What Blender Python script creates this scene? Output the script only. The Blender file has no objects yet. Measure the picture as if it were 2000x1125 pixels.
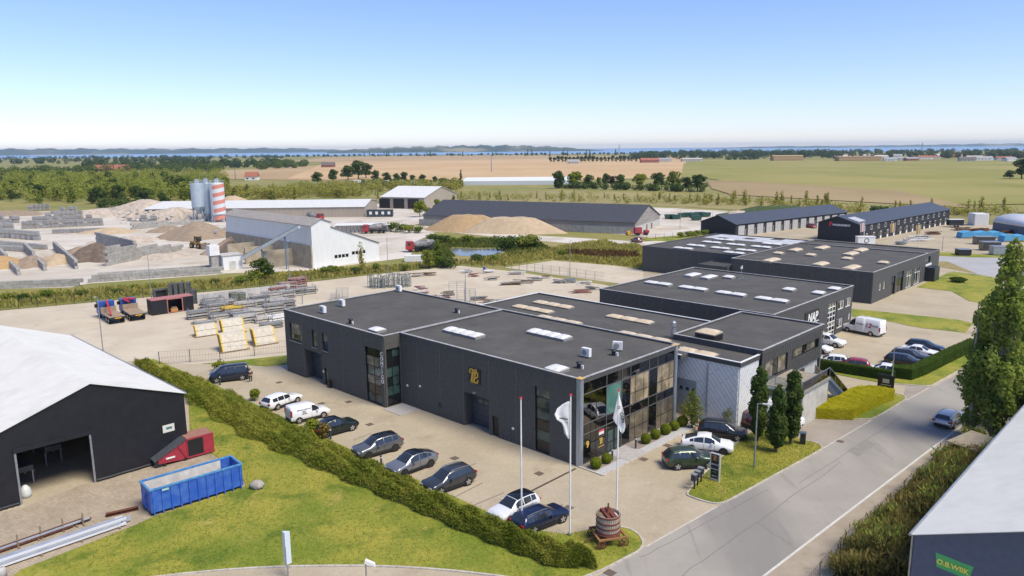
import bpy, math, random
import numpy as np
from mathutils import Vector, Matrix
random.seed(7); RNG = np.random.default_rng(7)
scene = bpy.context.scene; col = scene.collection
R = math.radians
# ---------------------------------------------------------------- camera
H, FPX, PITCH, ROLL, YAW = 28.0, 1462.4, 0.18367, -0.00873, 0.76615
_cp, _sp = math.cos(PITCH), math.sin(PITCH)
_F = Vector((0, _cp, -_sp)); _U0 = Vector((0, _sp, _cp)); _R0 = Vector((1, 0, 0))
_r = _R0*math.cos(ROLL) + _U0*math.sin(ROLL); _u = -_R0*math.sin(ROLL) + _U0*math.cos(ROLL)
cam_d = bpy.data.cameras.new('camera'); cam = bpy.data.objects.new('camera', cam_d); col.objects.link(cam)
cam_d.sensor_width = 36; cam_d.lens = FPX/2000*36; cam_d.clip_start = 0.5; cam_d.clip_end = 90000
M3 = Matrix((_r, _u, -_F)).transposed()
cam.matrix_world = Matrix.Translation((0, 0, H)) @ M3.to_4x4()
scene.camera = cam
# ---------------------------------------------------------------- sky, sun, exposure
SUN_AZ = Vector((0.80, -0.60, 0)).normalized(); SUN_EL = R(56)
w = bpy.data.worlds.new('World'); scene.world = w; w.use_nodes = True
nt = w.node_tree; nt.nodes.clear()
sky = nt.nodes.new('ShaderNodeTexSky'); sky.sky_type = 'NISHITA'; sky.sun_disc = False
sky.sun_elevation = SUN_EL; sky.sun_rotation = math.atan2(SUN_AZ.x, SUN_AZ.y)
sky.altitude = 0; sky.air_density = 1.0; sky.dust_density = 0.0; sky.ozone_density = 3.0
bg = nt.nodes.new('ShaderNodeBackground'); bg.inputs[1].default_value = 0.089
ow = nt.nodes.new('ShaderNodeOutputWorld')
tint = nt.nodes.new('ShaderNodeMix'); tint.data_type = 'RGBA'; tint.blend_type = 'MULTIPLY'; tint.inputs[0].default_value = 1.0; tint.inputs[7].default_value = (.95,.965,1.24,1)
nt.links.new(sky.outputs[0], tint.inputs[6]); nt.links.new(tint.outputs[2], bg.inputs[0]); nt.links.new(bg.outputs[0], ow.inputs[0])
sd = bpy.data.lights.new('sun', 'SUN'); sd.energy = 3.15; sd.angle = R(28); sd.color = (1.0, 0.91, 0.74)
sun = bpy.data.objects.new('sun', sd); col.objects.link(sun)
sdir = Vector((SUN_AZ.x*math.cos(SUN_EL), SUN_AZ.y*math.cos(SUN_EL), math.sin(SUN_EL)))
sun.rotation_euler = sdir.to_track_quat('Z', 'Y').to_euler(); sun.location = (40, -30, 80)
scene.view_settings.view_transform = 'Standard'; scene.view_settings.look = 'None'
scene.view_settings.exposure = 0.70; scene.view_settings.gamma = 1.0
scene.view_settings.use_curve_mapping = False

# ---------------------------------------------------------------- pixel and frame helpers
def G(x, y, z=0.0):
    d = _F + _r*((x-1000)/FPX) + _u*((562.5-y)/FPX)
    k = (z-H)/d.z
    return Vector((d.x*k, d.y*k, z))
eA = Vector((math.cos(YAW), -math.sin(YAW), 0)); eB = Vector((math.sin(YAW), math.cos(YAW), 0))
def T(s, t, z=0.0): return eA*s + eB*t + Vector((0, 0, z))
def ST(x, y, z=0.0):
    p = G(x, y, z); return p.x*eA.x + p.y*eA.y, p.x*eB.x + p.y*eB.y
# ---------------------------------------------------------------- mesh builder
class MB:
    def __init__(self): self.v = []; self.f = []; self.m = []; self.mi = 0
    def add(self, vs, fs):
        o = len(self.v); self.v += [tuple(p) for p in vs]
        for f in fs: self.f.append(tuple(i+o for i in f)); self.m.append(self.mi)
        return self
    def box(self, x0, x1, y0, y1, z0, z1):
        return self.add([(x0,y0,z0),(x1,y0,z0),(x1,y1,z0),(x0,y1,z0),(x0,y0,z1),(x1,y0,z1),(x1,y1,z1),(x0,y1,z1)],
                 [(3,2,1,0),(4,5,6,7),(0,1,5,4),(1,2,6,5),(2,3,7,6),(3,0,4,7)])
    def obox(self, c, sx, sy, sz, rz=0.0, z0=None):
        ca, sa = math.cos(rz), math.sin(rz); o = []
        zb = c[2] if z0 is None else z0
        for zz in (zb, zb+sz):
            for a, b in ((-1,-1),(1,-1),(1,1),(-1,1)):
                x, y = a*sx/2, b*sy/2
                o.append((c[0]+x*ca-y*sa, c[1]+x*sa+y*ca, zz))
        return self.add(o, [(3,2,1,0),(4,5,6,7),(0,1,5,4),(1,2,6,5),(2,3,7,6),(3,0,4,7)])
    def beam(self, p0, p1, w, h):
        p0, p1 = Vector(p0), Vector(p1); d = (p1-p0).normalized()
        a = d.cross(Vector((0,0,1)))
        a = a.normalized() if a.length > 1e-4 else Vector((1,0,0))
        b = a.cross(d).normalized(); o = []
        for p in (p0, p1):
            for i, j in ((-1,-1),(1,-1),(1,1),(-1,1)): o.append(p + a*(i*w/2) + b*(j*h/2))
        return self.add(o, [(0,1,2,3),(7,6,5,4),(0,4,5,1),(1,5,6,2),(2,6,7,3),(3,7,4,0)])
    def tube(self, p0, p1, r0, r1=None, n=8, caps=True):
        r1 = r0 if r1 is None else r1
        p0, p1 = Vector(p0), Vector(p1); d = (p1-p0).normalized()
        a = d.cross(Vector((0,0,1)))
        a = a.normalized() if a.length > 1e-4 else Vector((1,0,0))
        b = d.cross(a).normalized(); o = []
        for p, r in ((p0, r0), (p1, r1)):
            for i in range(n):
                t = 2*math.pi*i/n; o.append(p + a*(r*math.cos(t)) + b*(r*math.sin(t)))
        fs = [(i, (i+1) % n, n+(i+1) % n, n+i) for i in range(n)]
        if caps: fs += [tuple(range(n-1,-1,-1)), tuple(range(n, 2*n))]
        return self.add(o, fs)
    def lathe(self, prof, n=16, c=(0,0)):
        o = []; k = len(prof)
        for i in range(n):
            t = 2*math.pi*i/n
            for r, z in prof: o.append((c[0]+r*math.cos(t), c[1]+r*math.sin(t), z))
        return self.add(o, [(i*k+j, ((i+1) % n)*k+j, ((i+1) % n)*k+j+1, i*k+j+1) for i in range(n) for j in range(k-1)])
    def prism(self, poly, z0, z1):
        n = len(poly)
        a = sum(poly[i][0]*poly[(i+1) % n][1]-poly[(i+1) % n][0]*poly[i][1] for i in range(n))
        if a < 0: poly = poly[::-1]
        return self.add([(p[0],p[1],z0) for p in poly]+[(p[0],p[1],z1) for p in poly],
            [tuple(range(n-1,-1,-1)), tuple(range(n,2*n))]+[(i,(i+1) % n,n+(i+1) % n,n+i) for i in range(n)])
    def vprism(self, poly, axis, c0, c1):
        """poly in (a, z), swept along the other horizontal axis from c0 to c1"""
        n = len(poly)
        g = (lambda a, z, c: (a, c, z)) if axis == 'x' else (lambda a, z, c: (c, a, z))
        fs = [tuple(range(n)), tuple(range(2*n-1, n-1, -1))]+[((i+1) % n, i, n+i, n+(i+1) % n) for i in range(n)]
        return self.add([g(a,z,c0) for a,z in poly]+[g(a,z,c1) for a,z in poly], fs)
    def build(self, name, mat, parent=None, smooth=False, fix=True):
        me = bpy.data.meshes.new(name); me.from_pydata(self.v, [], self.f)
        mats = mat if isinstance(mat, (list, tuple)) else [mat]
        for m in mats: me.materials.append(m)
        if len(mats) > 1: me.polygons.foreach_set('material_index', self.m)
        if smooth: me.polygons.foreach_set('use_smooth', [True]*len(me.polygons))
        if fix:
            import bmesh
            b = bmesh.new(); b.from_mesh(me); bmesh.ops.recalc_face_normals(b, faces=b.faces); b.to_mesh(me); b.free()
        me.update()
        o = bpy.data.objects.new(name, me); col.objects.link(o)
        if parent: o.parent = parent
        return o
def mesh_np(name, V, Fq, mat, parent=None, smooth=False):
    me = bpy.data.meshes.new(name); k = Fq.shape[1]
    me.vertices.add(len(V)); me.vertices.foreach_set('co', np.ascontiguousarray(V, dtype=np.float32).ravel())
    me.loops.add(Fq.size); me.loops.foreach_set('vertex_index', Fq.astype(np.int32).ravel())
    me.polygons.add(len(Fq)); me.polygons.foreach_set('loop_start', np.arange(0, Fq.size, k, dtype=np.int32))
    me.update(calc_edges=True)
    if smooth: me.polygons.foreach_set('use_smooth', [True]*len(me.polygons))
    me.materials.append(mat)
    o = bpy.data.objects.new(name, me); col.objects.link(o)
    if parent: o.parent = parent
    return o
def tag(o, label, cat, group=None, kind=None):
    if label: o['label'] = label
    if cat: o['category'] = cat
    if group: o['group'] = group
    if kind: o['kind'] = kind
    return o
def thing(name, label, cat, loc=(0,0,0), rz=0.0, group=None):
    o = bpy.data.objects.new(name, None); col.objects.link(o); o.empty_display_size = .3
    o.location = loc; o.rotation_euler = (0,0,rz)
    return tag(o, label, cat, group)
def struct(o): o['kind'] = 'structure'; return o
def stuff(o, label=None): o['kind'] = 'stuff'; return tag(o, label, None)
CH = {}
def dup(root, loc=None, rz=None, label=None, sc=None):
    c = root.copy(); col.objects.link(c)
    if loc is not None: c.location = loc
    if rz is not None: c.rotation_euler = (0,0,rz)
    if label: c['label'] = label
    if sc: c.scale = (sc,)*3 if not isinstance(sc, tuple) else sc
    for ch in list(root.children):
        d = ch.copy(); col.objects.link(d); d.parent = c
        for g in list(ch.children):
            e = g.copy(); col.objects.link(e); e.parent = d
    return c
# ---------------------------------------------------------------- materials
MATS = {}
def mat(name, c1, c2=None, rough=.7, scale=4.0, detail=4, bump=0.0, bscale=None, metal=0.0, spec=.5, coord='pos', stretch=None, lo=.35, hi=.65, coat=0, rnd=0):
    if name in MATS: return MATS[name]
    m = bpy.data.materials.new(name); m.use_nodes = True; n = m.node_tree.nodes; l = m.node_tree.links
    b = n['Principled BSDF']; b.inputs['Roughness'].default_value = rough; b.inputs['Metallic'].default_value = metal
    b.inputs['Specular IOR Level'].default_value = spec; b.inputs['Coat Weight'].default_value = coat
    c1 = tuple(c1)+(1,)
    if c2 is None and bump == 0: b.inputs['Base Color'].default_value = c1
    else:
        c2 = c1 if c2 is None else tuple(c2)+(1,)
        if coord == 'pos': src = n.new('ShaderNodeNewGeometry').outputs['Position']
        else: src = n.new('ShaderNodeTexCoord').outputs['Object']
        if stretch:
            mp = n.new('ShaderNodeMapping'); mp.inputs['Scale'].default_value = stretch; l.new(src, mp.inputs[0]); src = mp.outputs[0]
        t = n.new('ShaderNodeTexNoise'); t.inputs['Scale'].default_value = scale; t.inputs['Detail'].default_value = detail
        l.new(src, t.inputs['Vector'])
        mr = n.new('ShaderNodeMapRange'); mr.inputs[1].default_value = lo; mr.inputs[2].default_value = hi; l.new(t.outputs[0], mr.inputs[0])
        fac = mr.outputs[0]
        if rnd:
            oi = n.new('ShaderNodeObjectInfo'); ma = n.new('ShaderNodeMath'); ma.operation = 'MULTIPLY_ADD'
            l.new(oi.outputs['Random'], ma.inputs[0]); ma.inputs[1].default_value = rnd; l.new(fac, ma.inputs[2])
            m2 = n.new('ShaderNodeMath'); m2.operation = 'SUBTRACT'; m2.use_clamp = True; l.new(ma.outputs[0], m2.inputs[0]); m2.inputs[1].default_value = rnd/2; fac = m2.outputs[0]
        mx = n.new('ShaderNodeMix'); mx.data_type = 'RGBA'; mx.inputs[6].default_value = c1; mx.inputs[7].default_value = c2
        l.new(fac, mx.inputs[0]); l.new(mx.outputs[2], b.inputs['Base Color'])
        if bump:
            t2 = n.new('ShaderNodeTexNoise'); t2.inputs['Scale'].default_value = bscale or scale*6; t2.inputs['Detail'].default_value = 3
            l.new(src, t2.inputs['Vector'])
            bp = n.new('ShaderNodeBump'); bp.inputs['Strength'].default_value = bump; bp.inputs['Distance'].default_value = .05
            l.new(t2.outputs[0], bp.inputs['Height']); l.new(bp.outputs[0], b.inputs['Normal'])
    MATS[name] = m; return m
def layered(name, base, layers, rough=.85, bump=0, bscale=8, brick=None):
    """base colour, then layers [(colour, noise scale, lo, hi, amount, stretch)] mixed over it; world position"""
    m = bpy.data.materials.new(name); m.use_nodes = True; n = m.node_tree.nodes; l = m.node_tree.links
    b = n['Principled BSDF']; b.inputs['Roughness'].default_value = rough; b.inputs['Specular IOR Level'].default_value = .25
    geo = n.new('ShaderNodeNewGeometry'); cur = None
    for i, (c, sc, lo, hi, amt, st) in enumerate(layers):
        src = geo.outputs['Position']
        if st:
            mp = n.new('ShaderNodeMapping'); mp.inputs['Rotation'].default_value = (0,0,st[3] if len(st) > 3 else 0)
            mp.vector_type = 'TEXTURE' if False else 'POINT'
            mp.inputs['Scale'].default_value = st[:3]; l.new(src, mp.inputs[0]); src = mp.outputs[0]
        t = n.new('ShaderNodeTexNoise'); t.inputs['Scale'].default_value = sc; t.inputs['Detail'].default_value = 5; l.new(src, t.inputs['Vector'])
        t.inputs['Roughness'].default_value = .6
        mr = n.new('ShaderNodeMapRange'); mr.inputs[1].default_value = lo; mr.inputs[2].default_value = hi; mr.inputs[4].default_value = amt; l.new(t.outputs[0], mr.inputs[0])
        mx = n.new('ShaderNodeMix'); mx.data_type = 'RGBA'; l.new(mr.outputs[0], mx.inputs[0])
        if cur is None: mx.inputs[6].default_value = tuple(base)+(1,)
        else: l.new(cur, mx.inputs[6])
        mx.inputs[7].default_value = tuple(c)+(1,); cur = mx.outputs[2]
    if brick:
        bw, bh, ang, amt = brick
        mp = n.new('ShaderNodeMapping'); mp.inputs['Rotation'].default_value = (0,0,ang); l.new(geo.outputs['Position'], mp.inputs[0])
        bt = n.new('ShaderNodeTexBrick'); bt.inputs['Scale'].default_value = 1; bt.inputs['Brick Width'].default_value = bw; bt.inputs['Row Height'].default_value = bh
        bt.inputs['Mortar Size'].default_value = .012; bt.inputs['Color1'].default_value = (.88,.88,.88,1); bt.inputs['Color2'].default_value = (1.1,1.1,1.1,1); bt.inputs['Mortar'].default_value = (.6,.6,.6,1)
        l.new(mp.outputs[0], bt.inputs['Vector'])
        mx = n.new('ShaderNodeMix'); mx.data_type = 'RGBA'; mx.blend_type = 'MULTIPLY'; mx.inputs[0].default_value = amt
        l.new(cur, mx.inputs[6]); l.new(bt.outputs[0], mx.inputs[7]); cur = mx.outputs[2]
    l.new(cur, b.inputs['Base Color'])
    if bump:
        t2 = n.new('ShaderNodeTexNoise'); t2.inputs['Scale'].default_value = bscale; t2.inputs['Detail'].default_value = 4; l.new(geo.outputs['Position'], t2.inputs['Vector'])
        bp = n.new('ShaderNodeBump'); bp.inputs['Strength'].default_value = bump; bp.inputs['Distance'].default_value = .08
        l.new(t2.outputs[0], bp.inputs['Height']); l.new(bp.outputs[0], b.inputs['Normal'])
    MATS[name] = m; return m
def leafmat(name, c1, c2, scale=.5, trans=.45, rnd=.6):
    m = bpy.data.materials.new(name); m.use_nodes = True; n = m.node_tree.nodes; l = m.node_tree.links
    n.remove(n['Principled BSDF']); out = n['Material Output']
    geo = n.new('ShaderNodeNewGeometry'); t = n.new('ShaderNodeTexNoise'); t.inputs['Scale'].default_value = scale; t.inputs['Detail'].default_value = 5
    t.inputs['Roughness'].default_value = .7
    l.new(geo.outputs['Position'], t.inputs['Vector'])
    oi = n.new('ShaderNodeObjectInfo'); ri = n.new('ShaderNodeMath'); ri.operation = 'MULTIPLY_ADD'; ri.inputs[1].default_value = rnd; ri.inputs[2].default_value = -rnd/2
    l.new(oi.outputs['Random'], ri.inputs[0])
    mr = n.new('ShaderNodeMapRange'); mr.inputs[1].default_value = .32; mr.inputs[2].default_value = .68; l.new(t.outputs[0], mr.inputs[0])
    ad = n.new('ShaderNodeMath'); ad.use_clamp = True; l.new(mr.outputs[0], ad.inputs[0]); l.new(ri.outputs[0], ad.inputs[1])
    mx = n.new('ShaderNodeMix'); mx.data_type = 'RGBA'; mx.inputs[6].default_value = tuple(c1)+(1,); mx.inputs[7].default_value = tuple(c2)+(1,); l.new(ad.outputs[0], mx.inputs[0])
    d = n.new('ShaderNodeBsdfDiffuse'); tr = n.new('ShaderNodeBsdfTranslucent'); ms = n.new('ShaderNodeMixShader'); ms.inputs[0].default_value = trans
    l.new(mx.outputs[2], d.inputs[0]); l.new(mx.outputs[2], tr.inputs[0]); l.new(d.outputs[0], ms.inputs[1]); l.new(tr.outputs[0], ms.inputs[2]); l.new(ms.outputs[0], out.inputs[0])
    MATS[name] = m; return m
def glassmat(name, tint, gloss=.12, ior=1.5):
    m = bpy.data.materials.new(name); m.use_nodes = True; n = m.node_tree.nodes; l = m.node_tree.links
    n.remove(n['Principled BSDF']); out = n['Material Output']
    tr = n.new('ShaderNodeBsdfTransparent'); tr.inputs[0].default_value = tuple(tint)+(1,)
    gl = n.new('ShaderNodeBsdfGlossy'); gl.inputs['Roughness'].default_value = .02
    fr = n.new('ShaderNodeFresnel'); fr.inputs[0].default_value = ior
    ad = n.new('ShaderNodeMath'); ad.inputs[1].default_value = gloss; ad.use_clamp = True; l.new(fr.outputs[0], ad.inputs[0])
    ms = n.new('ShaderNodeMixShader'); l.new(ad.outputs[0], ms.inputs[0]); l.new(tr.outputs[0], ms.inputs[1]); l.new(gl.outputs[0], ms.inputs[2]); l.new(ms.outputs[0], out.inputs[0])
    MATS[name] = m; return m

wall_dark = mat('dark render', (.062,.060,.056), (.092,.090,.084), rough=.85, scale=6, detail=8, bump=.25, bscale=30)
wall_dark2 = mat('dark cladding', (.054,.054,.054), (.072,.073,.073), rough=.7, scale=3, bump=.1, bscale=20)
felt = layered('roofing felt', (.078,.075,.069), [((.105,.101,.093), .3, .4, .66, .9, None), ((.052,.050,.045), .8, .56, .72, .6, None), ((.12,.115,.105), 2.2, .62, .76, .5, None), ((.088,.084,.077), 9, .4, .7, .5, None)], rough=.9, bump=.15, bscale=25, brick=(9.0,1.0,YAW,.30))
coping = mat('light coping', (.45,.44,.43), (.30,.29,.28), rough=.5, scale=2)
copdark = mat('dark coping', (.10,.10,.105), (.06,.06,.062), rough=.6, scale=2)
dome_w = mat('acrylic dome', (.72,.72,.70), (.60,.59,.56), rough=.35, scale=3)
dome_c = mat('aged acrylic dome', (.62,.52,.36), (.52,.42,.28), rough=.45, scale=2)
curb = mat('skylight curb', (.22,.22,.22), rough=.6)
glass_d = mat('dark window glass', (.012,.014,.016), rough=.04, spec=.6)
glass_c = mat('window glass with lit blind and reflection', (.30,.27,.20), (.12,.11,.09), rough=.08, scale=.9, spec=.6, lo=.4, hi=.6)  # cream tone paints lit blinds and reflections into the opaque pane
glass_g = mat('greenish window glass', (.05,.10,.09), (.02,.03,.03), rough=.05, scale=.8, spec=.6)
glass_show = glassmat('showroom glass', (.42,.43,.43), .16)
glass_rail = glassmat('railing glass', (.75,.80,.82), .06)
frame_k = mat('black frame', (.010,.011,.012), rough=.4)
frame_w = mat('white frame', (.75,.75,.73), rough=.4)
alu = mat('brushed steel', (.45,.50,.56), (.34,.39,.46), rough=.32, metal=.6, scale=2, stretch=(4,4,.4))
white_p = mat('white paint', (.76,.76,.75), (.68,.68,.67), rough=.45, scale=2)
steel_g = mat('galvanised steel', (.42,.44,.46), (.30,.32,.34), rough=.45, metal=.7, scale=5)
black_p = mat('black paint', (.012,.012,.014), rough=.45)
gold_p = mat('gold letters', (.62,.40,.06), rough=.4)
rubber = mat('rubber', (.012,.012,.012), rough=.8)
concrete = mat('concrete', (.36,.35,.32), (.26,.25,.23), rough=.9, scale=1.5, detail=6, bump=.2, bscale=12, rnd=.7)
concrete_l = mat('pale concrete', (.50,.49,.46), (.38,.37,.35), rough=.9, scale=1.2, detail=6, bump=.2, bscale=12, rnd=.8)
wood_p = mat('weathered timber', (.26,.19,.12), (.16,.12,.08), rough=.85, scale=4)
rust = mat('rusty iron', (.16,.055,.025), (.08,.03,.018), rough=.9, scale=6, bump=.2)
def fac(a): return a
# ================================================================ ground
def px(pts, z=0): return [tuple(G(x, y, z)[:2]) for x, y in pts]
def sheet(name, poly, z, m, th=None):
    b = MB()
    if th: b.prism(poly, z-th, z)
    else: b.add([(p[0],p[1],z) for p in poly], [tuple(range(len(poly)))])
    o = b.build(name, m, fix=False)
    me = o.data
    if not th and me.polygons[0].normal.z < 0: me.flip_normals()
    return struct(o)
meadow = layered('meadow ground', (.25,.225,.065), [((.15,.175,.04), .02, .42, .62, .8, None), ((.34,.265,.11), .035, .5, .7, .8, None), ((.12,.145,.03), .3, .5, .75, .6, None), ((.22,.19,.07), 2.2, .45, .7, .4, None)], bump=.4, bscale=3)
grass_m = layered('lawn grass', (.155,.20,.018), [((.30,.275,.04), .11, .42, .58, .95, None), ((.085,.14,.010), .3, .52, .66, .95, None), ((.38,.31,.08), .5, .57, .72, .8, (1,.45,1,.6)), ((.07,.12,.008), 3.0, .50, .70, .7, None), ((.30,.28,.07), 7, .5, .72, .6, None)], bump=.6, bscale=9)
paver = layered('beige paving', (.395,.335,.235), [((.465,.40,.29), .12, .4, .62, .85, None), ((.29,.225,.155), .22, .56, .74, .7, None), ((.50,.43,.34), 1.1, .55, .75, .5, None), ((.22,.17,.12), .9, .66, .80, .6, None), ((.32,.255,.18), 6, .5, .8, .45, None)], rough=.9, brick=(.22,.11,.75,.55))
paver2 = layered('hall paving', (.34,.28,.20), [((.40,.33,.24), .4, .4, .65, .8, None), ((.24,.20,.14), .9, .55, .75, .6, None)], rough=.9, brick=(.42,.21,.58,.9))
asphalt = layered('asphalt', (.30,.28,.245), [((.345,.32,.28), .25, .4, .65, .8, None), ((.205,.196,.18), .07, .5, .66, .8, (1,.25,1,-.75)), ((.175,.168,.155), .9, .62, .8, .6, None), ((.19,.18,.165), .5, .60, .64, .35, (3,.2,1,-.75)), ((.32,.305,.28), 14, .5, .8, .5, None)], rough=.9, bump=.1, bscale=40)
yard_m = layered('yard concrete', (.46,.395,.30), [((.54,.475,.37), .10, .4, .65, .9, None), ((.33,.265,.19), .3, .56, .78, .6, None), ((.50,.43,.34), 1.1, .55, .75, .5, None)], rough=.9)
works_m = layered('works gravel ground', (.47,.42,.35), [((.58,.54,.48), .05, .42, .6, .9, None), ((.34,.28,.21), .12, .52, .7, .8, None), ((.24,.19,.13), .4, .62, .8, .5, None)], rough=.95, bump=.3, bscale=2)
stubble = layered('stubble field', (.46,.31,.16), [((.52,.37,.21), .004, .4, .6, .9, None), ((.38,.25,.12), .02, .5, .75, .5, (1,.2,1,.4)), ((.50,.36,.20), .15, .5, .7, .4, (1,.1,1,.3))], rough=1)
stubble2 = layered('mown field', (.36,.25,.13), [((.42,.31,.17), .006, .4, .6, .9, None), ((.30,.21,.11), .03, .5, .75, .5, (1,.2,1,.4))], rough=1)
greenf = layered('green field', (.23,.22,.055), [((.30,.26,.09), .005, .4, .62, .9, None), ((.17,.18,.035), .012, .5, .72, .8, (1,.4,1,.2)), ((.27,.24,.075), .2, .5, .7, .5, (1,.15,1,1.2))], rough=1)
brownf = layered('brown field', (.28,.20,.10), [((.33,.25,.13), .008, .4, .62, .9, None), ((.21,.17,.06), .02, .5, .75, .6, (1,.3,1,.3))], rough=1)
sea_m = mat('sea water', (.10,.22,.40), (.14,.28,.46), rough=.25, scale=.002, spec=.4)
kerb_m = mat('kerb stone', (.50,.46,.40), (.40,.36,.31), rough=.85, scale=2, rnd=.6)

terrain = sheet('terrain', [(-30000,-300),(30000,-300),(30000,40000),(-30000,40000)], -0.03, meadow)
sheet('sea', [(-40000,4200),(-2600,4150),(-600,3900),(900,3700),(4000,3300),(40000,3200),(40000,60000),(-40000,60000)], 1.2, sea_m)
# far fields, laid well above the base sheet because they are far away
def far_sheet(n, pts, z, m): return sheet(n, px(pts, z), z, m)
far_sheet('stubble_field', [(560,349),(700,349),(905,352),(1110,352),(1330,346),(1345,319),(1330,309),(1000,303),(700,306),(640,316)], .25, stubble)
far_sheet('mown_field', [(395,349),(700,353),(700,328),(640,322),(420,334)], .22, stubble2)
far_sheet('upper_field', [(560,316),(640,316),(1000,311),(1330,309.5),(1330,305.5),(1000,303),(640,307)], .33, stubble2)
far_sheet('green_field', [(1335,320),(1350,312),(1600,313),(2100,317),(2150,395),(1900,400),(1430,372),(1400,350),(1330,346)], .30, greenf)
far_sheet('brown_field', [(1380,352),(1520,357),(1750,372),(1850,392),(1900,406),(1430,380),(1390,368)], .38, brownf)
far_sheet('pasture', [(700,383),(1100,372),(1400,380),(1900,403),(2300,425),(2300,460),(1700,425),(1300,402),(900,405)], .06, brownf if False else layered('pasture grass', (.24,.21,.08), [((.30,.25,.11), .012, .4, .6, .9, None), ((.16,.16,.045), .05, .5, .7, .7, (1,.3,1,.3))], rough=1))

# paved ground
sheet('paved_yard', px([(-500,690),(0,607),(560,556),(760,533),(900,519),(1000,530),(1180,556),(1250,575),(1255,532),(1290,505),(1400,470),(1440,457),(1660,428),(1760,418),(1990,436),(2400,480),(2400,1500),(-500,1500)]), .004, paver)
sheet('storage_yard', px([(-500,690),(0,607),(560,556),(760,533),(900,519),(1000,530),(1180,556),(1245,580),(1180,650),(700,700),(560,697),(380,712),(255,705),(-100,790)]), .008, yard_m)
sheet('concrete_lot', px([(985,523),(1081,509),(1200,519),(1256,527),(1256,560),(1180,550)]), .012, yard_m)
sheet('works_ground', px([(-400,575),(0,565),(140,561),(172,554),(418,537),(440,534),(611,528),(742,510),(800,503),(815,470),(850,455),(800,440),(900,425),(890,396),(740,398),(540,395),(440,395),(230,403),(150,412),(-400,420)]), .002, works_m)
sheet('gravel_track', px([(800,440),(880,445),(1000,457),(1150,466),(1260,472),(1330,466),(1330,476),(1240,480),(1120,476),(1000,466),(880,454),(800,451)]), .010, works_m)
sheet('barn_yard', px([(1060,445),(1240,460),(1300,470),(1370,462),(1440,455),(1440,440),(1420,412),(1275,405),(1200,420)]), .012, works_m)
# pond
pond_m = mat('pond water', (.16,.16,.13), rough=.12, spec=.6)
sheet('pond', px([(876,487),(890,484),(930,486),(975,485),(985,490),(975,497),(940,500),(900,500),(882,494)]), .014, pond_m)
# road
road = sheet('road', px([(1020,1220),(1180,1117),(1262,1068),(1400,990),(1605,877),(1765,785),(1865,735),(1990,668),(2240,540),(2240,575),(1990,748),(1863,843),(1640,1012),(1492,1125),(1380,1220)]), .012, asphalt)
sheet('side_road', px([(1825,500),(1910,503),(2050,505),(2050,560),(1905,537),(1860,520),(1822,508)]), .016, layered('pale asphalt', (.33,.33,.33), [((.38,.38,.38), .2, .4, .6, .8, None)]))
def strip(name, pts, wd, z, m, th=.0):
    P = [G(x, y) for x, y in pts]; b = MB(); V = []
    for i, p in enumerate(P):
        d = (P[min(i+1,len(P)-1)]-P[max(i-1,0)]).normalized(); nrm = Vector((-d.y, d.x, 0))*wd/2
        V += [(p.x+nrm.x,p.y+nrm.y,z),(p.x-nrm.x,p.y-nrm.y,z)]
    b.add(V, [(2*i,2*i+1,2*i+3,2*i+2) for i in range(len(P)-1)])
    o = b.build(name, m, fix=False)
    if o.data.polygons[0].normal.z < 0: o.data.flip_normals()
    return struct(o)
line_m = mat('road paint', (.62,.61,.58), (.45,.44,.41), rough=.8, scale=2.5, lo=.3, hi=.75)
strip('edge_line', [(1380,1210),(1492,1125),(1640,1012),(1863,843),(1990,748)], .16, .018, line_m)
strip('flush_kerb', [(1262,1068),(1400,990)], .16, .018, kerb_m)
strip('flush_kerb', [(1605,877),(1700,822)], .16, .018, kerb_m)
strip('flush_kerb', [(1770,782),(1815,757)], .16, .018, kerb_m)
apron = layered('apron paving', (.30,.26,.215), [((.35,.31,.26), .3, .4, .6, .8, None)], brick=(.22,.11,.75,.5))
sheet('driveway_apron', px([(1510,862),(1605,875),(1705,822),(1590,818)]), .015, apron)
sheet('driveway_apron', px([(1765,772),(1770,781),(1822,755),(1770,752)]), .015, apron)
seam = mat('tar seam', (.12,.115,.105), (.17,.16,.15), rough=.7, scale=3)
rs = random.Random(2)
for (x0,y0,x1,y1) in ((1330,1125,1640,905),(1250,1090,1500,955),(1560,945,1760,815),(1480,1020,1545,1065),(1690,860,1745,900)):
    strip('road_seam', [(x0+(x1-x0)*i/14+rs.uniform(-2,2), y0+(y1-y0)*i/14+rs.uniform(-1.5,1.5)) for i in range(15)], .05, .0145, seam)
sheet('road_patch', px([(1655,880),(1690,858),(1712,868),(1676,892)]), .0155, layered('patch asphalt', (.225,.21,.185), [((.26,.243,.215), 1.5, .4, .6, .8, None)]))
verge = layered('gravel verge', (.30,.25,.19), [((.36,.31,.24), .5, .4, .6, .8, None), ((.20,.19,.10), 1.2, .55, .75, .5, None)], rough=.95)
sheet('roadside_verge', px([(1390,1220),(1496,1126),(1643,1014),(1866,845),(1992,750),(2200,760),(1900,870),(1780,960),(1700,1030),(1600,1125),(1520,1220)]), .009, verge)
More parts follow.
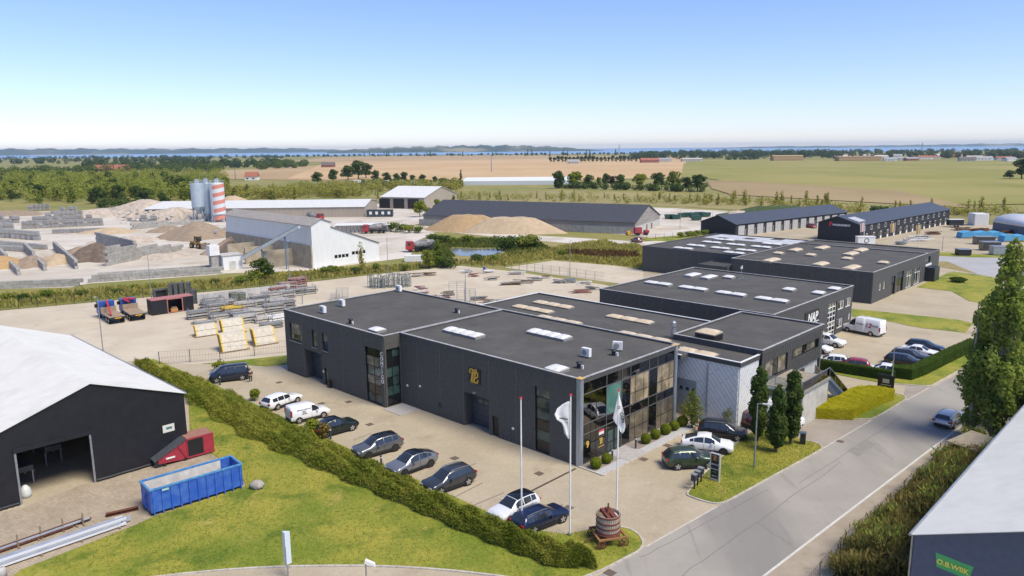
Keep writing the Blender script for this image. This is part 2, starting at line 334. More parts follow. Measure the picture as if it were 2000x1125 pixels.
# parking bay lines, drains, manholes: flush pieces of the paving
bay = mat('bay line', (.16,.13,.10), (.22,.18,.14), rough=.9, scale=4)
for a, b_ in (((735,886),(790,866)),((830,945),(930,905)),((880,975),(943,943)),((918,990),(985,962)),((690,860),(725,846)),((1040,1010),(1100,985)),((560,838),(605,822))):
    strip('bay_line', [a, b_], .12, .009, bay)
strip('drain_channel', [(1036,960),(1125,915)], .22, .0095, mat('drain grate', (.05,.035,.025), (.09,.06,.04), rough=.8, scale=8))
mh = mat('cast iron cover', (.10,.075,.055), (.15,.11,.08), rough=.8, scale=9)
for x, y in ((681,785),(628,788),(722,829),(545,747),(1053,925),(817,783),(1303,870),(1257,897),(1393,853),(888,895),(1650,708),(1191,1119),(1640,862),(1110,992)):
    p = G(x, y); b = MB()
    b.box(-.36,.36,-.36,.36,0,.004); b.box(-.27,.27,-.27,.27,.004,.010)
    o = struct(b.build('drain_cover', mh)); o.location = (p.x,p.y,.006 if x < 1190 else .010); o.rotation_euler = (0,0,-YAW)
# lawns with kerbs of single stones
ks = MB().box(-.485,.485,-.075,.075,0,.11).build('kerbstone', kerb_m); ks_me = ks.data; bpy.data.objects.remove(ks)
def kerb(name, P, z0=0.0, n_max=290):
    e = thing(name, None, None); e['kind'] = 'structure'; k = 0
    for a, b_ in zip(P[:-1], P[1:]):
        a, b_ = Vector((a[0],a[1],0)), Vector((b_[0],b_[1],0)); d = b_-a; L = d.length; n = max(1, round(L/1.0))
        for i in range(n):
            c = a + d*((i+.5)/n); o = bpy.data.objects.new('kerbstone', ks_me); col.objects.link(o); o.parent = e
            o.location = (c.x, c.y, z0+random.uniform(-.006,.006)); o.rotation_euler = (0,0,math.atan2(d.y,d.x)+random.uniform(-.01,.01)); o.scale = (L/n/1.0,1,1); k += 1
    return e
def smooth_px(pts, it=2):
    P = px(pts)
    for _ in range(it):
        Q = [P[0]]
        for a, b_ in zip(P[:-1], P[1:]):
            Q += [(a[0]*.75+b_[0]*.25, a[1]*.75+b_[1]*.25), (a[0]*.25+b_[0]*.75, a[1]*.25+b_[1]*.75)]
        P = Q+[P[-1]]
    return P
hall_lawn_edge = smooth_px([(280,1131),(400,1117),(520,1109),(640,1106),(760,1107),(880,1115),(980,1127),(1040,1136),(1100,1140),(1165,1121),(1225,1089),(1250,1077),(1259,1060),(1240,1036),(1195,1027)])
struct(sheet('front_lawn', px([(1195,1027),(1150,1036),(1105,1045),(1040,1036),(950,1000),(600,840),(420,752),(300,702),(262,703),(330,745),(368,775),(372,860),(420,890),(470,925),(480,950),(300,1010),(262,1028),(40,1115),(10,1140),(100,1180),(280,1131)])[:-1]+hall_lawn_edge[:-1], .07, grass_m, .2))
kerb('lawn_kerb', hall_lawn_edge)
isl = smooth_px([(1455,850),(1440,866),(1395,906),(1338,964),(1350,972),(1392,985),(1412,984),(1440,970),(1520,925),(1600,882),(1608,875),(1596,866),(1575,862)])
sheet('tree_island_lawn', isl+px([(1500,840)]), .07, grass_m, .2); kerb('island_kerb', isl)
l3 = smooth_px([(1588,812),(1640,818),(1697,820),(1712,816),(1765,784),(1770,779),(1766,773),(1735,766)])
sheet('hedge_lawn', l3+px([(1680,752),(1600,790)]), .07, grass_m, .2); kerb('hedge_lawn_kerb', l3)
l4 = smooth_px([(1740,750),(1780,753),(1815,755),(1824,752),(1865,729),(1930,692)])
sheet('hedge_lawn', l4+px([(1900,672),(1800,725),(1742,743)]), .07, grass_m, .2); kerb('hedge_lawn_kerb', l4)
sheet('grass_strip', px([(1592,718),(1680,730),(1745,742),(1742,751),(1680,741),(1600,725)]), .07, grass_m, .2)
sheet('grass_strip', px([(1664,604),(1730,610),(1872,625),(1900,632),(1885,650),(1800,641),(1764,634),(1750,630),(1664,618)]), .06, grass_m, .2)
sheet('corner_lawn', px([(1790,561),(1850,534),(1862,531),(1905,536),(1960,545),(1960,600),(1893,588),(1858,569)]), .06, grass_m, .2)
sheet('corner_verge', px([(1824,517),(1830,511),(1850,511),(1908,535),(1865,527),(1824,519)]), .05, layered('dry grass', (.24,.20,.07), [((.33,.25,.12), .5, .4, .6, .9, None), ((.12,.14,.03), .9, .5, .7, .7, None)], bump=.4), .2)
sheet('grass_strip', px([(1824,492),(1870,494),(1950,499),(2000,498),(2000,503),(1900,503),(1824,499)]), .05, grass_m, .2)
sheet('grass_strip', px([(395,711),(475,703),(565,694),(567,711),(520,716),(470,712)]), .05, grass_m, .2)
sheet('fence_verge', px([(-200,640),(0,607),(560,556),(760,533),(900,519),(900,512),(760,521),(560,538),(0,580),(-200,600)]), .02, layered('rough grass', (.20,.18,.045), [((.11,.14,.03), .15, .4, .6, .9, None), ((.27,.22,.08), .5, .5, .75, .7, None)], bump=.5, bscale=4), .1)
sheet('barn_lawn', px([(1246,466),(1330,460),(1400,452),(1432,453),(1330,473),(1270,470)]), .03, grass_m, .06)
sheet('hall_yard', px([(-200,1150),(-100,1020),(45,992),(362,869),(372,868),(420,892),(470,928),(475,945),(300,1010),(262,1026),(40,1113),(-50,1200)]), .014, paver2)
sheet('walkway', px([(270,1135),(400,1121),(520,1113),(640,1110),(760,1111),(880,1119),(980,1131),(1000,1220),(200,1220)]), .016, paver)
# planting strip in front of the glass front
pl = thing('entrance_strip', None, None); pl['kind'] = 'structure'
def stpoly(pts): return [tuple(T(s,t)[:2]) for s,t in pts]
gravel = layered('pale gravel', (.36,.36,.36), [((.50,.50,.50), 9, .4, .6, .9, None), ((.24,.24,.25), 20, .5, .7, .8, None)])
sheet('entrance_paving', stpoly([(-39.3,49.4),(-37.7,49.4),(-37.7,65.5),(-39.3,65.5)]), .03, layered('slate paving', (.24,.20,.17), [((.30,.26,.22), .8, .4, .6, .8, None)], brick=(.6,.3,.75,.6)), .06)
sheet('gravel_bed', stpoly([(-37.7,49.4),(-36.75,49.4),(-36.75,67.5),(-37.7,67.5)]), .025, gravel, .05)
sheet('entrance_slab', stpoly([(-39.3,53.4),(-36.75,53.4),(-36.75,56.2),(-39.3,56.2)]), .045, mat('granite slab', (.40,.38,.36), (.33,.31,.29), rough=.8, scale=3), .06)
kerb('bed_kerb', [T(-39.4,49.3)[:2], T(-36.65,49.3)[:2], T(-36.65,67.8)[:2]])
sheet('entrance_slab', stpoly([(-64.6,46.6),(-61.6,46.6),(-61.6,49.3),(-64.6,49.3)]), .06, MATS['granite slab'], .08)
# ================================================================ building helpers
joint_m = mat('panel joint', (.17,.17,.165), (.09,.09,.09), rough=.7, scale=1.5, lo=.3, hi=.7)
class Bld:
    """a building in the street frame: local x runs along s, local y along t"""
    def __init__(self, name, label, s0, t0, cat='building'):
        self.s0, self.t0 = s0, t0
        self.o = thing(name, label, cat, T(s0, t0), -YAW)
    def a(self, s): return s-self.s0
    def b(self, t): return t-self.t0
    def box(self, name, m, s0, s1, t0, t1, z0, z1, parent=None):
        return MB().box(self.a(s0), self.a(s1), self.b(t0), self.b(t1), z0, z1).build(name, m, parent or self.o)
    def facade(self, axis, c, out, a0, a1, z0, z1, seams, openings, m, th=.12, gap=.035, name='wall_panel'):
        """axis 's': wall along s at t=c; axis 't': wall along t at s=c. out = +1/-1 outward side"""
        ca = (lambda v: self.a(v)) if axis == 's' else (lambda v: self.b(v))
        cc = self.b(c) if axis == 's' else self.a(c)
        ed = [a0]+sorted(x for x in seams if a0 < x < a1)+[a1]
        if gap == .035:
            for x in ed[1:-1]:
                if any(o_[0]-.03 < x < o_[1]+.03 for o_ in openings): continue
                l_, h_ = sorted((cc+out*.02, cc+out*(th+.004)))
                (MB().box(ca(x)-.017, ca(x)+.017, l_, h_, z0+.02, z1-.02) if axis == 's' else MB().box(l_, h_, ca(x)-.017, ca(x)+.017, z0+.02, z1-.02)).build('joint_strip', joint_m, self.o)
        lo, hi = (cc, cc+out*th) if out > 0 else (cc+out*th, cc)
        for i, (p, q) in enumerate(zip(ed[:-1], ed[1:])):
            p2 = p+(gap/2 if i > 0 else 0); q2 = q-(gap/2 if i < len(ed)-2 else 0)
            xs = sorted({p2, q2, *[v for o_ in openings for v in o_[:2] if p2 < v < q2]}); mb = MB()
            for u, v in zip(xs[:-1], xs[1:]):
                mid = (u+v)/2; cuts = sorted((max(z0,o_[2]), min(z1,o_[3])) for o_ in openings if o_[0] < mid < o_[1])
                z = z0
                for (cz0, cz1) in cuts+[(z1, z1)]:
                    if cz0 > z+1e-4:
                        if axis == 's': mb.box(ca(u), ca(v), lo, hi, z, cz0)
                        else: mb.box(lo, hi, ca(u), ca(v), z, cz0)
                    z = max(z, cz1)
            if mb.v and len(xs) == 2:
                for q_ in range(0, len(mb.v), 8): MB().add(mb.v[q_:q_+8], mb.f[:6]).build(name, m, self.o)
            elif mb.v: mb.build(name, m, self.o)
    def window(self, axis, c, out, a0, a1, z0, z1, xs=(), zs=(), fm=None, gm=None, bar=.07, rec=.10, name='window', parent=None):
        """frame with bars at fractions xs, zs; every pane a child. rec = how far behind the plane c"""
        fm = fm or frame_k; gm = gm or glass_d
        ca = (lambda v: self.a(v)) if axis == 's' else (lambda v: self.b(v))
        cc = (self.b(c) if axis == 's' else self.a(c)) - out*rec
        A0, A1 = ca(a0), ca(a1)
        fx = [A0]+[A0+(A1-A0)*f for f in xs]+[A1]; fz = [z0]+[z0+(z1-z0)*f for f in zs]+[z1]
        mb = MB(); d = .04
        def bx(m_, u, v, za, zb, dd):
            if axis == 's': m_.box(u, v, cc-dd, cc+dd, za, zb)
            else: m_.box(cc-dd, cc+dd, u, v, za, zb)
        for i, x in enumerate(fx):
            o0, o1 = (0, bar) if i == 0 else ((-bar, 0) if i == len(fx)-1 else (-bar/2, bar/2)); bx(mb, x+o0, x+o1, z0, z1, d)
        for i, z in enumerate(fz):
            o0, o1 = (0, bar) if i == 0 else ((-bar, 0) if i == len(fz)-1 else (-bar/2, bar/2)); bx(mb, A0+bar, A1-bar, z+o0, z+o1, d-.006)
        w = mb.build(name, fm, parent or self.o)
        k = 0
        for i in range(len(fx)-1):
            for j in range(len(fz)-1):
                g_ = gm[k % len(gm)] if isinstance(gm, (list, tuple)) else gm; k += 1
                pb = MB(); bx(pb, fx[i]+.02, fx[i+1]-.02, fz[j]+.02, fz[j+1]-.02, .012); pb.build('pane', g_, w)
        return w
    def garage(self, c, a0, a1, z1, rec=.9, axis='s', out=-1, m=None, wins=True, depth_m=None):
        m = m or mat('door steel blue', (.035,.045,.058), (.045,.055,.07), rough=.5, scale=3)
        ca = (lambda v: self.a(v)) if axis == 's' else (lambda v: self.b(v))
        cc = (self.b(c) if axis == 's' else self.a(c))-out*rec
        def bx(mb, u, v, za, zb, d0, d1):
            lo, hi = sorted((cc+out*d0, cc+out*d1))
            if axis == 's': mb.box(ca(u), ca(v), lo, hi, za, zb)
            else: mb.box(lo, hi, ca(u), ca(v), za, zb)
        fr = MB(); bx(fr, a0-.02, a1+.02, .0, z1+.02, -.12, -.06); door = fr.build('garage_door', m, self.o)
        n = 6; hgt = z1/n
        for i in range(n):
            p = MB(); bx(p, a0, a1, i*hgt+.012, (i+1)*hgt-.012, -.06, 0); p.build('door_section', m, door)
        if wins:
            for k in range(4):
                wd = (a1-a0)/4.6; u = a0+(a1-a0)*(k+.5)/4-wd*.3
                p = MB(); bx(p, u, u+wd*.6, z1*.70, z1*.79, 0, .012); p.build('door_window', glass_g, door)
        if rec > .3:   # jambs and soffit of the recess
            j = MB()
            for (u, v, za, zb) in ((a0-.12,a0,0,z1+.12),(a1,a1+.12,0,z1+.12),(a0,a1,z1,z1+.12)):
                lo, hi = sorted((cc-out*.1, cc+out*(rec-.004)))
                if axis == 's': j.box(ca(u), ca(v), lo, hi, za, zb)
                else: j.box(lo, hi, ca(u), ca(v), za, zb)
            j.build('door_recess', depth_m or wall_dark, self.o)
        return door
    def roof(self, s0, s1, t0, t1, z, cop=None, par=.22, wdt=.28, m=None, skip=''):
        r_ = self.box('roof', m or felt, s0+.05, s1-.05, t0+.05, t1-.05, z-par-.25, z-par)
        A0, A1, B0, B1 = self.a(s0), self.a(s1), self.b(t0), self.b(t1)
        e = .05; w2 = wdt*.55+e; xa, xb = (A0 if '0' in skip else A0-e), (A1 if '1' in skip else A1+e)
        p = MB().box(A0,A1,B0,B0+wdt,z-par-.3,z-.05).box(A0,A1,B1-wdt,B1,z-par-.3,z-.05); c = MB().box(xa,xb,B0-e,B0+w2,z-.05,z).box(xa,xb,B1-w2,B1+e,z-.05,z)
        if '0' not in skip: p.box(A0,A0+wdt,B0+wdt,B1-wdt,z-par-.3,z-.05); c.box(A0-e,A0+w2,B0+w2,B1-w2,z-.05,z)
        if '1' not in skip: p.box(A1-wdt,A1,B0+wdt,B1-wdt,z-par-.3,z-.05); c.box(A1-w2,A1+e,B0+w2,B1-w2,z-.05,z)
        p.build('parapet', wall_dark2, r_); c.build('coping', cop or coping, r_)
        return r_
    def skylight(self, p1, p2, zr, n, wdt, m, alongt=False, hc=.28, roof=None):
        """p1, p2: photo points of the two ends of the dome's axis"""
        s1, t1 = ST(*p1, zr+.45); s2, t2 = ST(*p2, zr+.45)
        c = ((s1+s2)/2, (t1+t2)/2); L = max(math.hypot(s2-s1, t2-t1), 1.0)
        return self.skylight_at(c[0], c[1], zr, L, n, wdt, m, alongt, hc)
    def skylight_at(self, s, t, zr, L, n, wdt, m, alongt=False, hc=.28):
        cx, cy = self.a(s), self.b(t)
        if alongt: f = lambda u, v, z: (cx+v, cy+u, z)
        else: f = lambda u, v, z: (cx+u, cy+v, z)
        cb = MB()
        x0, x1 = (-L/2, L/2)
        vs = [f(x0,-wdt/2,zr-.02),f(x1,-wdt/2,zr-.02),f(x1,wdt/2,zr-.02),f(x0,wdt/2,zr-.02),f(x0,-wdt/2,zr+hc),f(x1,-wdt/2,zr+hc),f(x1,wdt/2,zr+hc),f(x0,wdt/2,zr+hc)]
        cb.add(vs, [(3,2,1,0),(4,5,6,7),(0,1,5,4),(1,2,6,5),(2,3,7,6),(3,0,4,7)])
        o = cb.build('skylight', curb, self.o)
        for k in range(n):
            d = MB(); u0 = x0+L*k/n+.03; u1 = x0+L*(k+1)/n-.03; gu, gv = 5, 6; V = []
            for i in range(gu+1):
                for j in range(gv+1):
                    fu, fv = i/gu, j/gv
                    hh = .20*wdt/1.3*max(0.0, (1-(2*fv-1)**2))**.5*(min(1, 9*min(fu,1-fu))**.5*.7+.3)
                    V.append(f(u0+(u1-u0)*fu, -wdt/2-.03+(wdt+.06)*fv, zr+hc+.02+hh))
            d.add(V, [(i*(gv+1)+j,(i+1)*(gv+1)+j,(i+1)*(gv+1)+j+1,i*(gv+1)+j+1) for i in range(gu) for j in range(gv)])
            # rim skirt
            rim = MB(); a_, b_ = f(u0,-wdt/2-.04,0), f(u1,wdt/2+.04,0)
            d.box(min(a_[0],b_[0]),max(a_[0],b_[0]),min(a_[1],b_[1]),max(a_[1],b_[1]),zr+hc-.03,zr+hc+.025)
            d.build('dome', m, o, smooth=True)
        return o
def text_mesh(name, txt, size, m, parent, mat4, ext=.015, align='CENTER', shear=0, bold=0):
    cu = bpy.data.curves.new(name, 'FONT'); cu.body = txt; cu.size = size; cu.extrude = ext; cu.align_x = align; cu.align_y = 'CENTER'; cu.shear = shear; cu.offset = bold
    t = bpy.data.objects.new('tmp', cu); col.objects.link(t); bpy.context.view_layer.update()
    me = bpy.data.meshes.new_from_object(t.evaluated_get(bpy.context.evaluated_depsgraph_get()))
    bpy.data.objects.remove(t); me.name = name; me.materials.clear(); me.materials.append(m)
    o = bpy.data.objects.new(name, me); col.objects.link(o); o.parent = parent; o.matrix_local = mat4
    return o
def wall_mat4(pos, facing):
    """text frame: facing = outward normal (unit, horizontal) in the parent's frame"""
    n = Vector(facing).normalized(); up = Vector((0,0,1)); x = up.cross(n)
    m = Matrix((x, up, n)).transposed().to_4x4(); m.translation = Vector(pos); return m
def monogram(parent, m, pos, facing, h, ext=.04):
    """interlaced T, H and L: swash top bar, two slanted stems, cross bar, hooked bowl and foot"""
    mb = MB()
    def stroke(pts, w):
        for (x0,y0),(x1,y1) in zip(pts[:-1], pts[1:]):
            d = Vector((x1-x0,y1-y0)); L = d.length; d /= L; n_ = Vector((-d.y,d.x))*w/2; e = d*w*.28
            q = [(x0-e.x+n_.x,y0-e.y+n_.y),(x0-e.x-n_.x,y0-e.y-n_.y),(x1+e.x-n_.x,y1+e.y-n_.y),(x1+e.x+n_.x,y1+e.y+n_.y)]
            mb.add([(a*h,b*h,0) for a,b in q]+[(a*h,b*h,ext) for a,b in q], [(3,2,1,0),(4,5,6,7),(0,1,5,4),(1,2,6,5),(2,3,7,6),(3,0,4,7)])
    stroke([(-.36,.18),(-.42,.22),(-.44,.32),(-.36,.42),(-.22,.44),(-.05,.40),(.12,.38),(.22,.47)], .11)
    stroke([(-.10,.36),(-.26,-.46)], .17)
    stroke([(.14,.44),(-.02,-.42)], .17)
    stroke([(-.16,-.05),(.06,-.02)], .10)
    stroke([(-.34,-.46),(-.16,-.46)], .09)
    stroke([(.20,.36),(.36,.22),(.36,.02),(.24,-.10),(.08,-.08)], .10)
    stroke([(-.06,-.44),(.14,-.46),(.32,-.42),(.38,-.26)], .11)
    o = mb.build('monogram', m, parent); o.matrix_local = wall_mat4(pos, facing); return o

# ================================================================ main dark building: two blocks and rear block
B1 = Bld('office_building', 'large dark grey flat-roofed building with black glass front and gold wall emblem', -85.7, 47.2)
ZB = 8.2
# left wing, street side (t = 47.2, faces -t)
opA = [(-84.58,-81.75,4.44,6.63),(-79.38,-78.21,4.34,6.54),(-77.08,-75.85,4.36,6.54),(-81.26,-77.3,0,3.79),(-76.94,-76.15,0,2.24),(-68.31,-65.45,.05,6.47)]
B1.facade('s', 47.2, -1, -85.7, -64.9, 0, ZB-.05, [-81.5,-77.75,-75.4,-72.85,-69.05], opA, wall_dark)
B1.facade('t', -64.9, 1, 47.2, 49.4, 0, ZB-.05, [], [(47.42,49.3,.05,6.57)], wall_dark)
B1.facade('t', -85.7, -1, 47.2, 65.5, 0, ZB-.05, [51,54.6,58.2,61.8], [], wall_dark)
B1.facade('s', 65.5, 1, -85.7, -64.5, 0, ZB-.05, [-81.5,-77.5,-73.5,-69.5], [], wall_dark)
# second block
opB = [(-54.49,-50.83,0,3.65),(-50.42,-49.5,0,2.1),(-44.73,-42.88,.05,6.39)]
B1.facade('s', 49.5, -1, -64.78, -39.75, 0, ZB-.05, [-61.9,-58.2,-54.53,-50.8,-47.13,-43.4], opB, wall_dark)
B1.facade('s', 65.5, 1, -64.4, -39.6, 0, ZB-.05, [-61,-57,-53,-49,-45], [], wall_dark)
B1.roof(-85.8, -64.8, 47.1, 65.6, ZB); B1.roof(-64.75, -39.3, 49.35, 65.6, ZB)
B1.window('s', 47.2, -1, -84.58, -81.75, 4.44, 6.63, (.28,.76), (.36,), gm=[glass_c,glass_c,glass_d,glass_c])
B1.window('s', 47.2, -1, -79.38, -78.21, 4.34, 6.54, (), (.48,), gm=[glass_c,glass_c])
B1.window('s', 47.2, -1, -77.08, -75.85, 4.36, 6.54, (), (.48,), gm=[glass_g,glass_c])
for (a0,a1) in ((-84.58,-81.75),(-79.38,-78.21),(-77.08,-75.85)): B1.box('window_sill', alu, a0-.03, a1+.03, 47.2-.19, 47.2+.05, 4.28, 4.335)
B1.garage(47.2, -81.2, -77.6, 3.7)
B1.window('s', 47.2, -1, -76.92, -76.17, .05, 2.22, (), (), gm=glass_g, name='door', rec=.05)
B1.window('s', 47.2, -1, -68.31, -65.45, .05, 6.47, (.5,), (.17,.34,.5,.67,.84), gm=[glass_g,glass_d,glass_c,glass_g,glass_c,glass_d], bar=.09, name='tall_window')
cw = B1.window('t', -64.9, 1, 47.42, 49.3, .05, 6.57, (.48,), (.17,.34,.5,.67,.84), gm=[glass_d,glass_g,glass_d,glass_g,glass_d,glass_d,glass_d,glass_g,glass_g,glass_g,glass_d,glass_g], bar=.09, name='tall_window')
for i, ch in enumerate('CONTIGO'):
    text_mesh('letter', ch, .62, white_p, B1.o, wall_mat4((B1.a(-65.18), B1.b(47.06), 6.05-i*.52), (0,-1,0)), bold=.012)
B1.box('door_post_box', black_p, -75.95, -75.35, 46.75, 47.07, 0, .85)
B1.box('wall_plate', white_p, -77.22, -76.98, 47.04, 47.075, 1.55, 1.85)
B1.garage(49.5, -54.43, -50.89, 3.58)
B1.window('s', 49.5, -1, -50.4, -49.52, .03, 2.08, (), (), gm=black_p, name='door', rec=.04)
B1.window('s', 49.5, -1, -44.73, -42.88, .05, 6.39, (), (.17,.34,.5,.67,.84), gm=[glass_d,glass_g,glass_d,glass_g,glass_g,glass_c], bar=.10, name='tall_window')
lp = B1.box('emblem_plaque', black_p, -53.62, -51.92, 49.30, 49.375, 4.92, 6.42)
monogram(B1.o, gold_p, (B1.a(-52.8), B1.b(49.29), 5.67), (0,-1,0), 1.45)
B1.box('wall_lamp', steel_g, -52.9, -52.6, 49.12, 49.37, 3.88, 4.02)
for s_, z_ in ((-58.3,1.1),(-61.5,2.6),(-63.7,2.2),(-47.5,1.4)): B1.box('wall_fitting', black_p if z_ < 1.3 else white_p, s_-.10, s_+.10, 49.27, 49.375, z_, z_+(.45 if z_ < 1.3 else .2))
# glass front
mul = [49.80,53.3,55.68,57.07,60.19,61.68,64.75]; zr = [0.06,2.85,3.8,6.6,7.95]
spand = mat('black glass', (.006,.006,.007), rough=.03, spec=1.0)
gf = MB()
for t_ in mul: gf.box(B1.a(-39.42), B1.a(-39.34), B1.b(t_)-.04, B1.b(t_)+.04, .06, 7.95)
for z_ in zr: gf.box(B1.a(-39.43), B1.a(-39.35), B1.b(mul[0])+.04, B1.b(mul[-1])-.04, z_-.04, z_+.04)
curtain = gf.build('glass_front', mat('mullion grey', (.11,.11,.11), rough=.4), B1.o)
tan_g = mat('glass over tan blind', (.42,.34,.22), (.20,.16,.10), rough=.04, scale=.7, spec=.9, lo=.42, hi=.58); tan_d = mat('glass over dim room', (.17,.14,.10), (.08,.07,.055), rough=.04, scale=.6, spec=.9); teal_g = mat('glass over teal wall', (.10,.24,.20), (.06,.15,.13), rough=.04, scale=.6, spec=.9)
clear_up = {0, 1, 3, 5}; clear_dn = {3, 5}
for i in range(6):
    for j in range(4):
        m_ = spand
        if j == 2 and i in clear_up: m_ = {0:glass_show,1:teal_g}.get(i, tan_g)
        if j == 0 and i in clear_dn: m_ = tan_d
        if j == 0 and i == 1: m_ = glass_show
        MB().box(B1.a(-39.405), B1.a(-39.385), B1.b(mul[i])+.04, B1.b(mul[i+1])-.04, zr[j]+.04, zr[j+1]-.04).build('pane', m_, curtain)
    if i in (3,5):
        for z_ in (1.35, 4.9): MB().box(B1.a(-39.43), B1.a(-39.37), B1.b(mul[i])+.05, B1.b(mul[i+1])-.05, z_-.03, z_+.03).build('transom', frame_k, curtain)
        for f_ in (.28, .72):
            t_ = mul[i]+(mul[i+1]-mul[i])*f_
            MB().box(B1.a(-39.435), B1.a(-39.375), B1.b(t_)-.03, B1.b(t_)+.03, .1, 2.8).box(B1.a(-39.435), B1.a(-39.375), B1.b(t_)-.03, B1.b(t_)+.03, 3.85, 6.55).build('mullion', frame_k, curtain)
MB().box(B1.a(-39.43), B1.a(-39.37), B1.b(51.0)-.03, B1.b(51.0)+.03, .1, 6.55).box(B1.a(-39.43), B1.a(-39.37), B1.b(51.8)-.03, B1.b(51.8)+.03, .1, 6.55).build('mullion', frame_k, curtain)
# entrance door leaves in the second bay
for k in range(2):
    t0_ = 53.4+k*1.12
    d_ = MB(); A = B1.a(-39.33); a1_, b1_ = B1.b(t0_), B1.b(t0_+1.08)
    d_.box(A-.04,A+.02,a1_,a1_+.09,.06,2.3).box(A-.04,A+.02,b1_-.09,b1_,.06,2.3).box(A-.04,A+.02,a1_+.09,b1_-.09,.06,.2).box(A-.04,A+.02,a1_+.09,b1_-.09,2.2,2.3).box(A-.04,A+.02,a1_+.09,b1_-.09,1.0,1.1)
    dd = d_.build('entrance_door', frame_k, B1.o); MB().box(A-.02,A,a1_+.09,b1_-.09,.2,2.2).build('pane', glass_g, dd)
# steel corner columns
for t_ in (49.38, 64.86):
    c_ = MB(); A, Bq = B1.a(-39.5), B1.b(t_)
    c_.box(A-.22,A+.22,Bq-.04,Bq+.42,0,ZB-.05).box(A+.22,A+.26,Bq+.05,Bq+.33,0,ZB-.08).box(A-.1,A+.1,Bq-.08,Bq-.04,0,ZB-.08).build('corner_column', alu, B1.o)
    B1.box('corner_cap', mat('ochre cap', (.55,.36,.12), rough=.6), -39.78, -39.16, t_-.14, t_+.5, ZB-.04, ZB+.015)
# lettering on the glass
A39 = B1.a(-39.36)
text_mesh('house_number', '9', .85, gold_p, B1.o, wall_mat4((A39, B1.b(50.55), 1.75), (1,0,0)), bold=.02)
monogram(B1.o, gold_p, (A39, B1.b(52.55), 1.55), (1,0,0), .6, .012)
B1.box('notice', mat('red notice', (.55,.06,.09), rough=.5), -39.37, -39.355, 52.2, 52.95, 2.42, 2.62); B1.box('notice', white_p, -39.37, -39.355, 52.2, 52.95, 2.15, 2.42)
MB().box(A39, A39+.01, B1.b(52.1), B1.b(53.0), .98, 1.04).build('notice', gold_p, B1.o)
# showroom inside the glass: floors, back wall
inn = mat('showroom interior', (.22,.21,.19), (.16,.15,.14), rough=.8, scale=1.5)
B1.box('inner_floor', inn, -47.5, -39.55, 49.7, 64.7, 3.0, 3.75); B1.box('inner_floor', mat('showroom tiles', (.30,.27,.23), rough=.3), -47.5, -39.55, 49.7, 64.7, .01, .05)
B1.box('inner_wall', inn, -47.7, -47.5, 49.7, 65.4, .05, 7.6); B1.box('inner_wall', mat('green inner wall', (.10,.26,.22), rough=.7), -41.6, -41.5, 53.4, 55.6, 3.75, 6.6); B1.box('inner_wall', mat('tan blind', (.36,.29,.19), (.26,.20,.13), rough=.8, scale=1), -40.8, -40.7, 57.2, 60.1, 4.9, 6.6); B1.box('inner_wall', MATS['tan blind'], -40.8, -40.7, 61.8, 64.6, 4.9, 6.6)
B1.box('inner_wall', MATS['tan blind'], -41.0, -40.9, 57.2, 60.1, .06, 2.7)
# skylights of the two front blocks
zr0 = ZB-.22
B1.skylight((868,640),(944,652), zr0, 4, 1.5, dome_w); B1.skylight((1032,643),(1114,656), zr0, 4, 1.5, dome_w)
B1.skylight((1071,713),(1105,718), zr0, 1, 1.5, dome_w); B1.skylight((723,639),(750,641), zr0, 1, 1.3, dome_w)
# rear block with the pale long skylights, and pale panelled end
B2 = Bld('workshop_building', 'low dark flat-roofed workshop with cream skylights and pale diagonal-shingled end wall', -73, 65.75)
ZC = 7.0
B2.facade('t', -73, -1, 65.75, 81.5, 0, ZC-.05, [69.5,73.5,77.5], [], wall_dark)
B2.facade('s', 81.5, 1, -73, -43.6, 0, ZC-.05, [-69,-65,-61,-57,-53,-49], [], wall_dark)
B2.facade('s', 65.75, -1, -73, -64.5, 0, ZC-.05, [], [], wall_dark)
B2.roof(-73.1, -39.2, 65.72, 81.6, ZC, cop=white_p, skip='1'); B2.roof(-39.22, -33.3, 67.2, 81.62, ZC-.003, cop=white_p, skip='0')
def shingle(name, axis, ang):
    m = bpy.data.materials.new(name); m.use_nodes = True; n = m.node_tree.nodes; l = m.node_tree.links; b = n['Principled BSDF']
    b.inputs['Roughness'].default_value = .5; b.inputs['Metallic'].default_value = .1
    tc = n.new('ShaderNodeTexCoord'); sx = n.new('ShaderNodeSeparateXYZ'); cx_ = n.new('ShaderNodeCombineXYZ'); l.new(tc.outputs['Object'], sx.inputs[0])
    l.new(sx.outputs[axis], cx_.inputs[0]); l.new(sx.outputs[2], cx_.inputs[1])
    mp = n.new('ShaderNodeMapping'); mp.inputs['Rotation'].default_value = (0,0,ang); l.new(cx_.outputs[0], mp.inputs[0])
    bt = n.new('ShaderNodeTexBrick'); bt.inputs['Scale'].default_value = 1; bt.inputs['Brick Width'].default_value = 2.6; bt.inputs['Row Height'].default_value = .42; bt.inputs['Mortar Size'].default_value = .035; bt.inputs['Mortar Smooth'].default_value = .5
    bt.inputs['Color1'].default_value = (.74,.76,.78,1); bt.inputs['Color2'].default_value = (.69,.71,.73,1); bt.inputs['Mortar'].default_value = (.40,.42,.45,1)
    l.new(mp.outputs[0], bt.inputs['Vector']); l.new(bt.outputs[0], b.inputs['Base Color'])
    bp = n.new('ShaderNodeBump'); bp.inputs['Strength'].default_value = .5; bp.inputs['Distance'].default_value = .03; bp.invert = True; l.new(bt.outputs['Fac'], bp.inputs['Height']); l.new(bp.outputs[0], b.inputs['Normal'])
    return m
sh_s = shingle('metal shingles', 0, R(50)); sh_t = shingle('metal shingles side', 1, R(-52))
B2.facade('s', 67.4, -1, -42.5, -33.55, 0, ZC-.06, [], [(-41.2,-38.15,0,4.0)], sh_s)
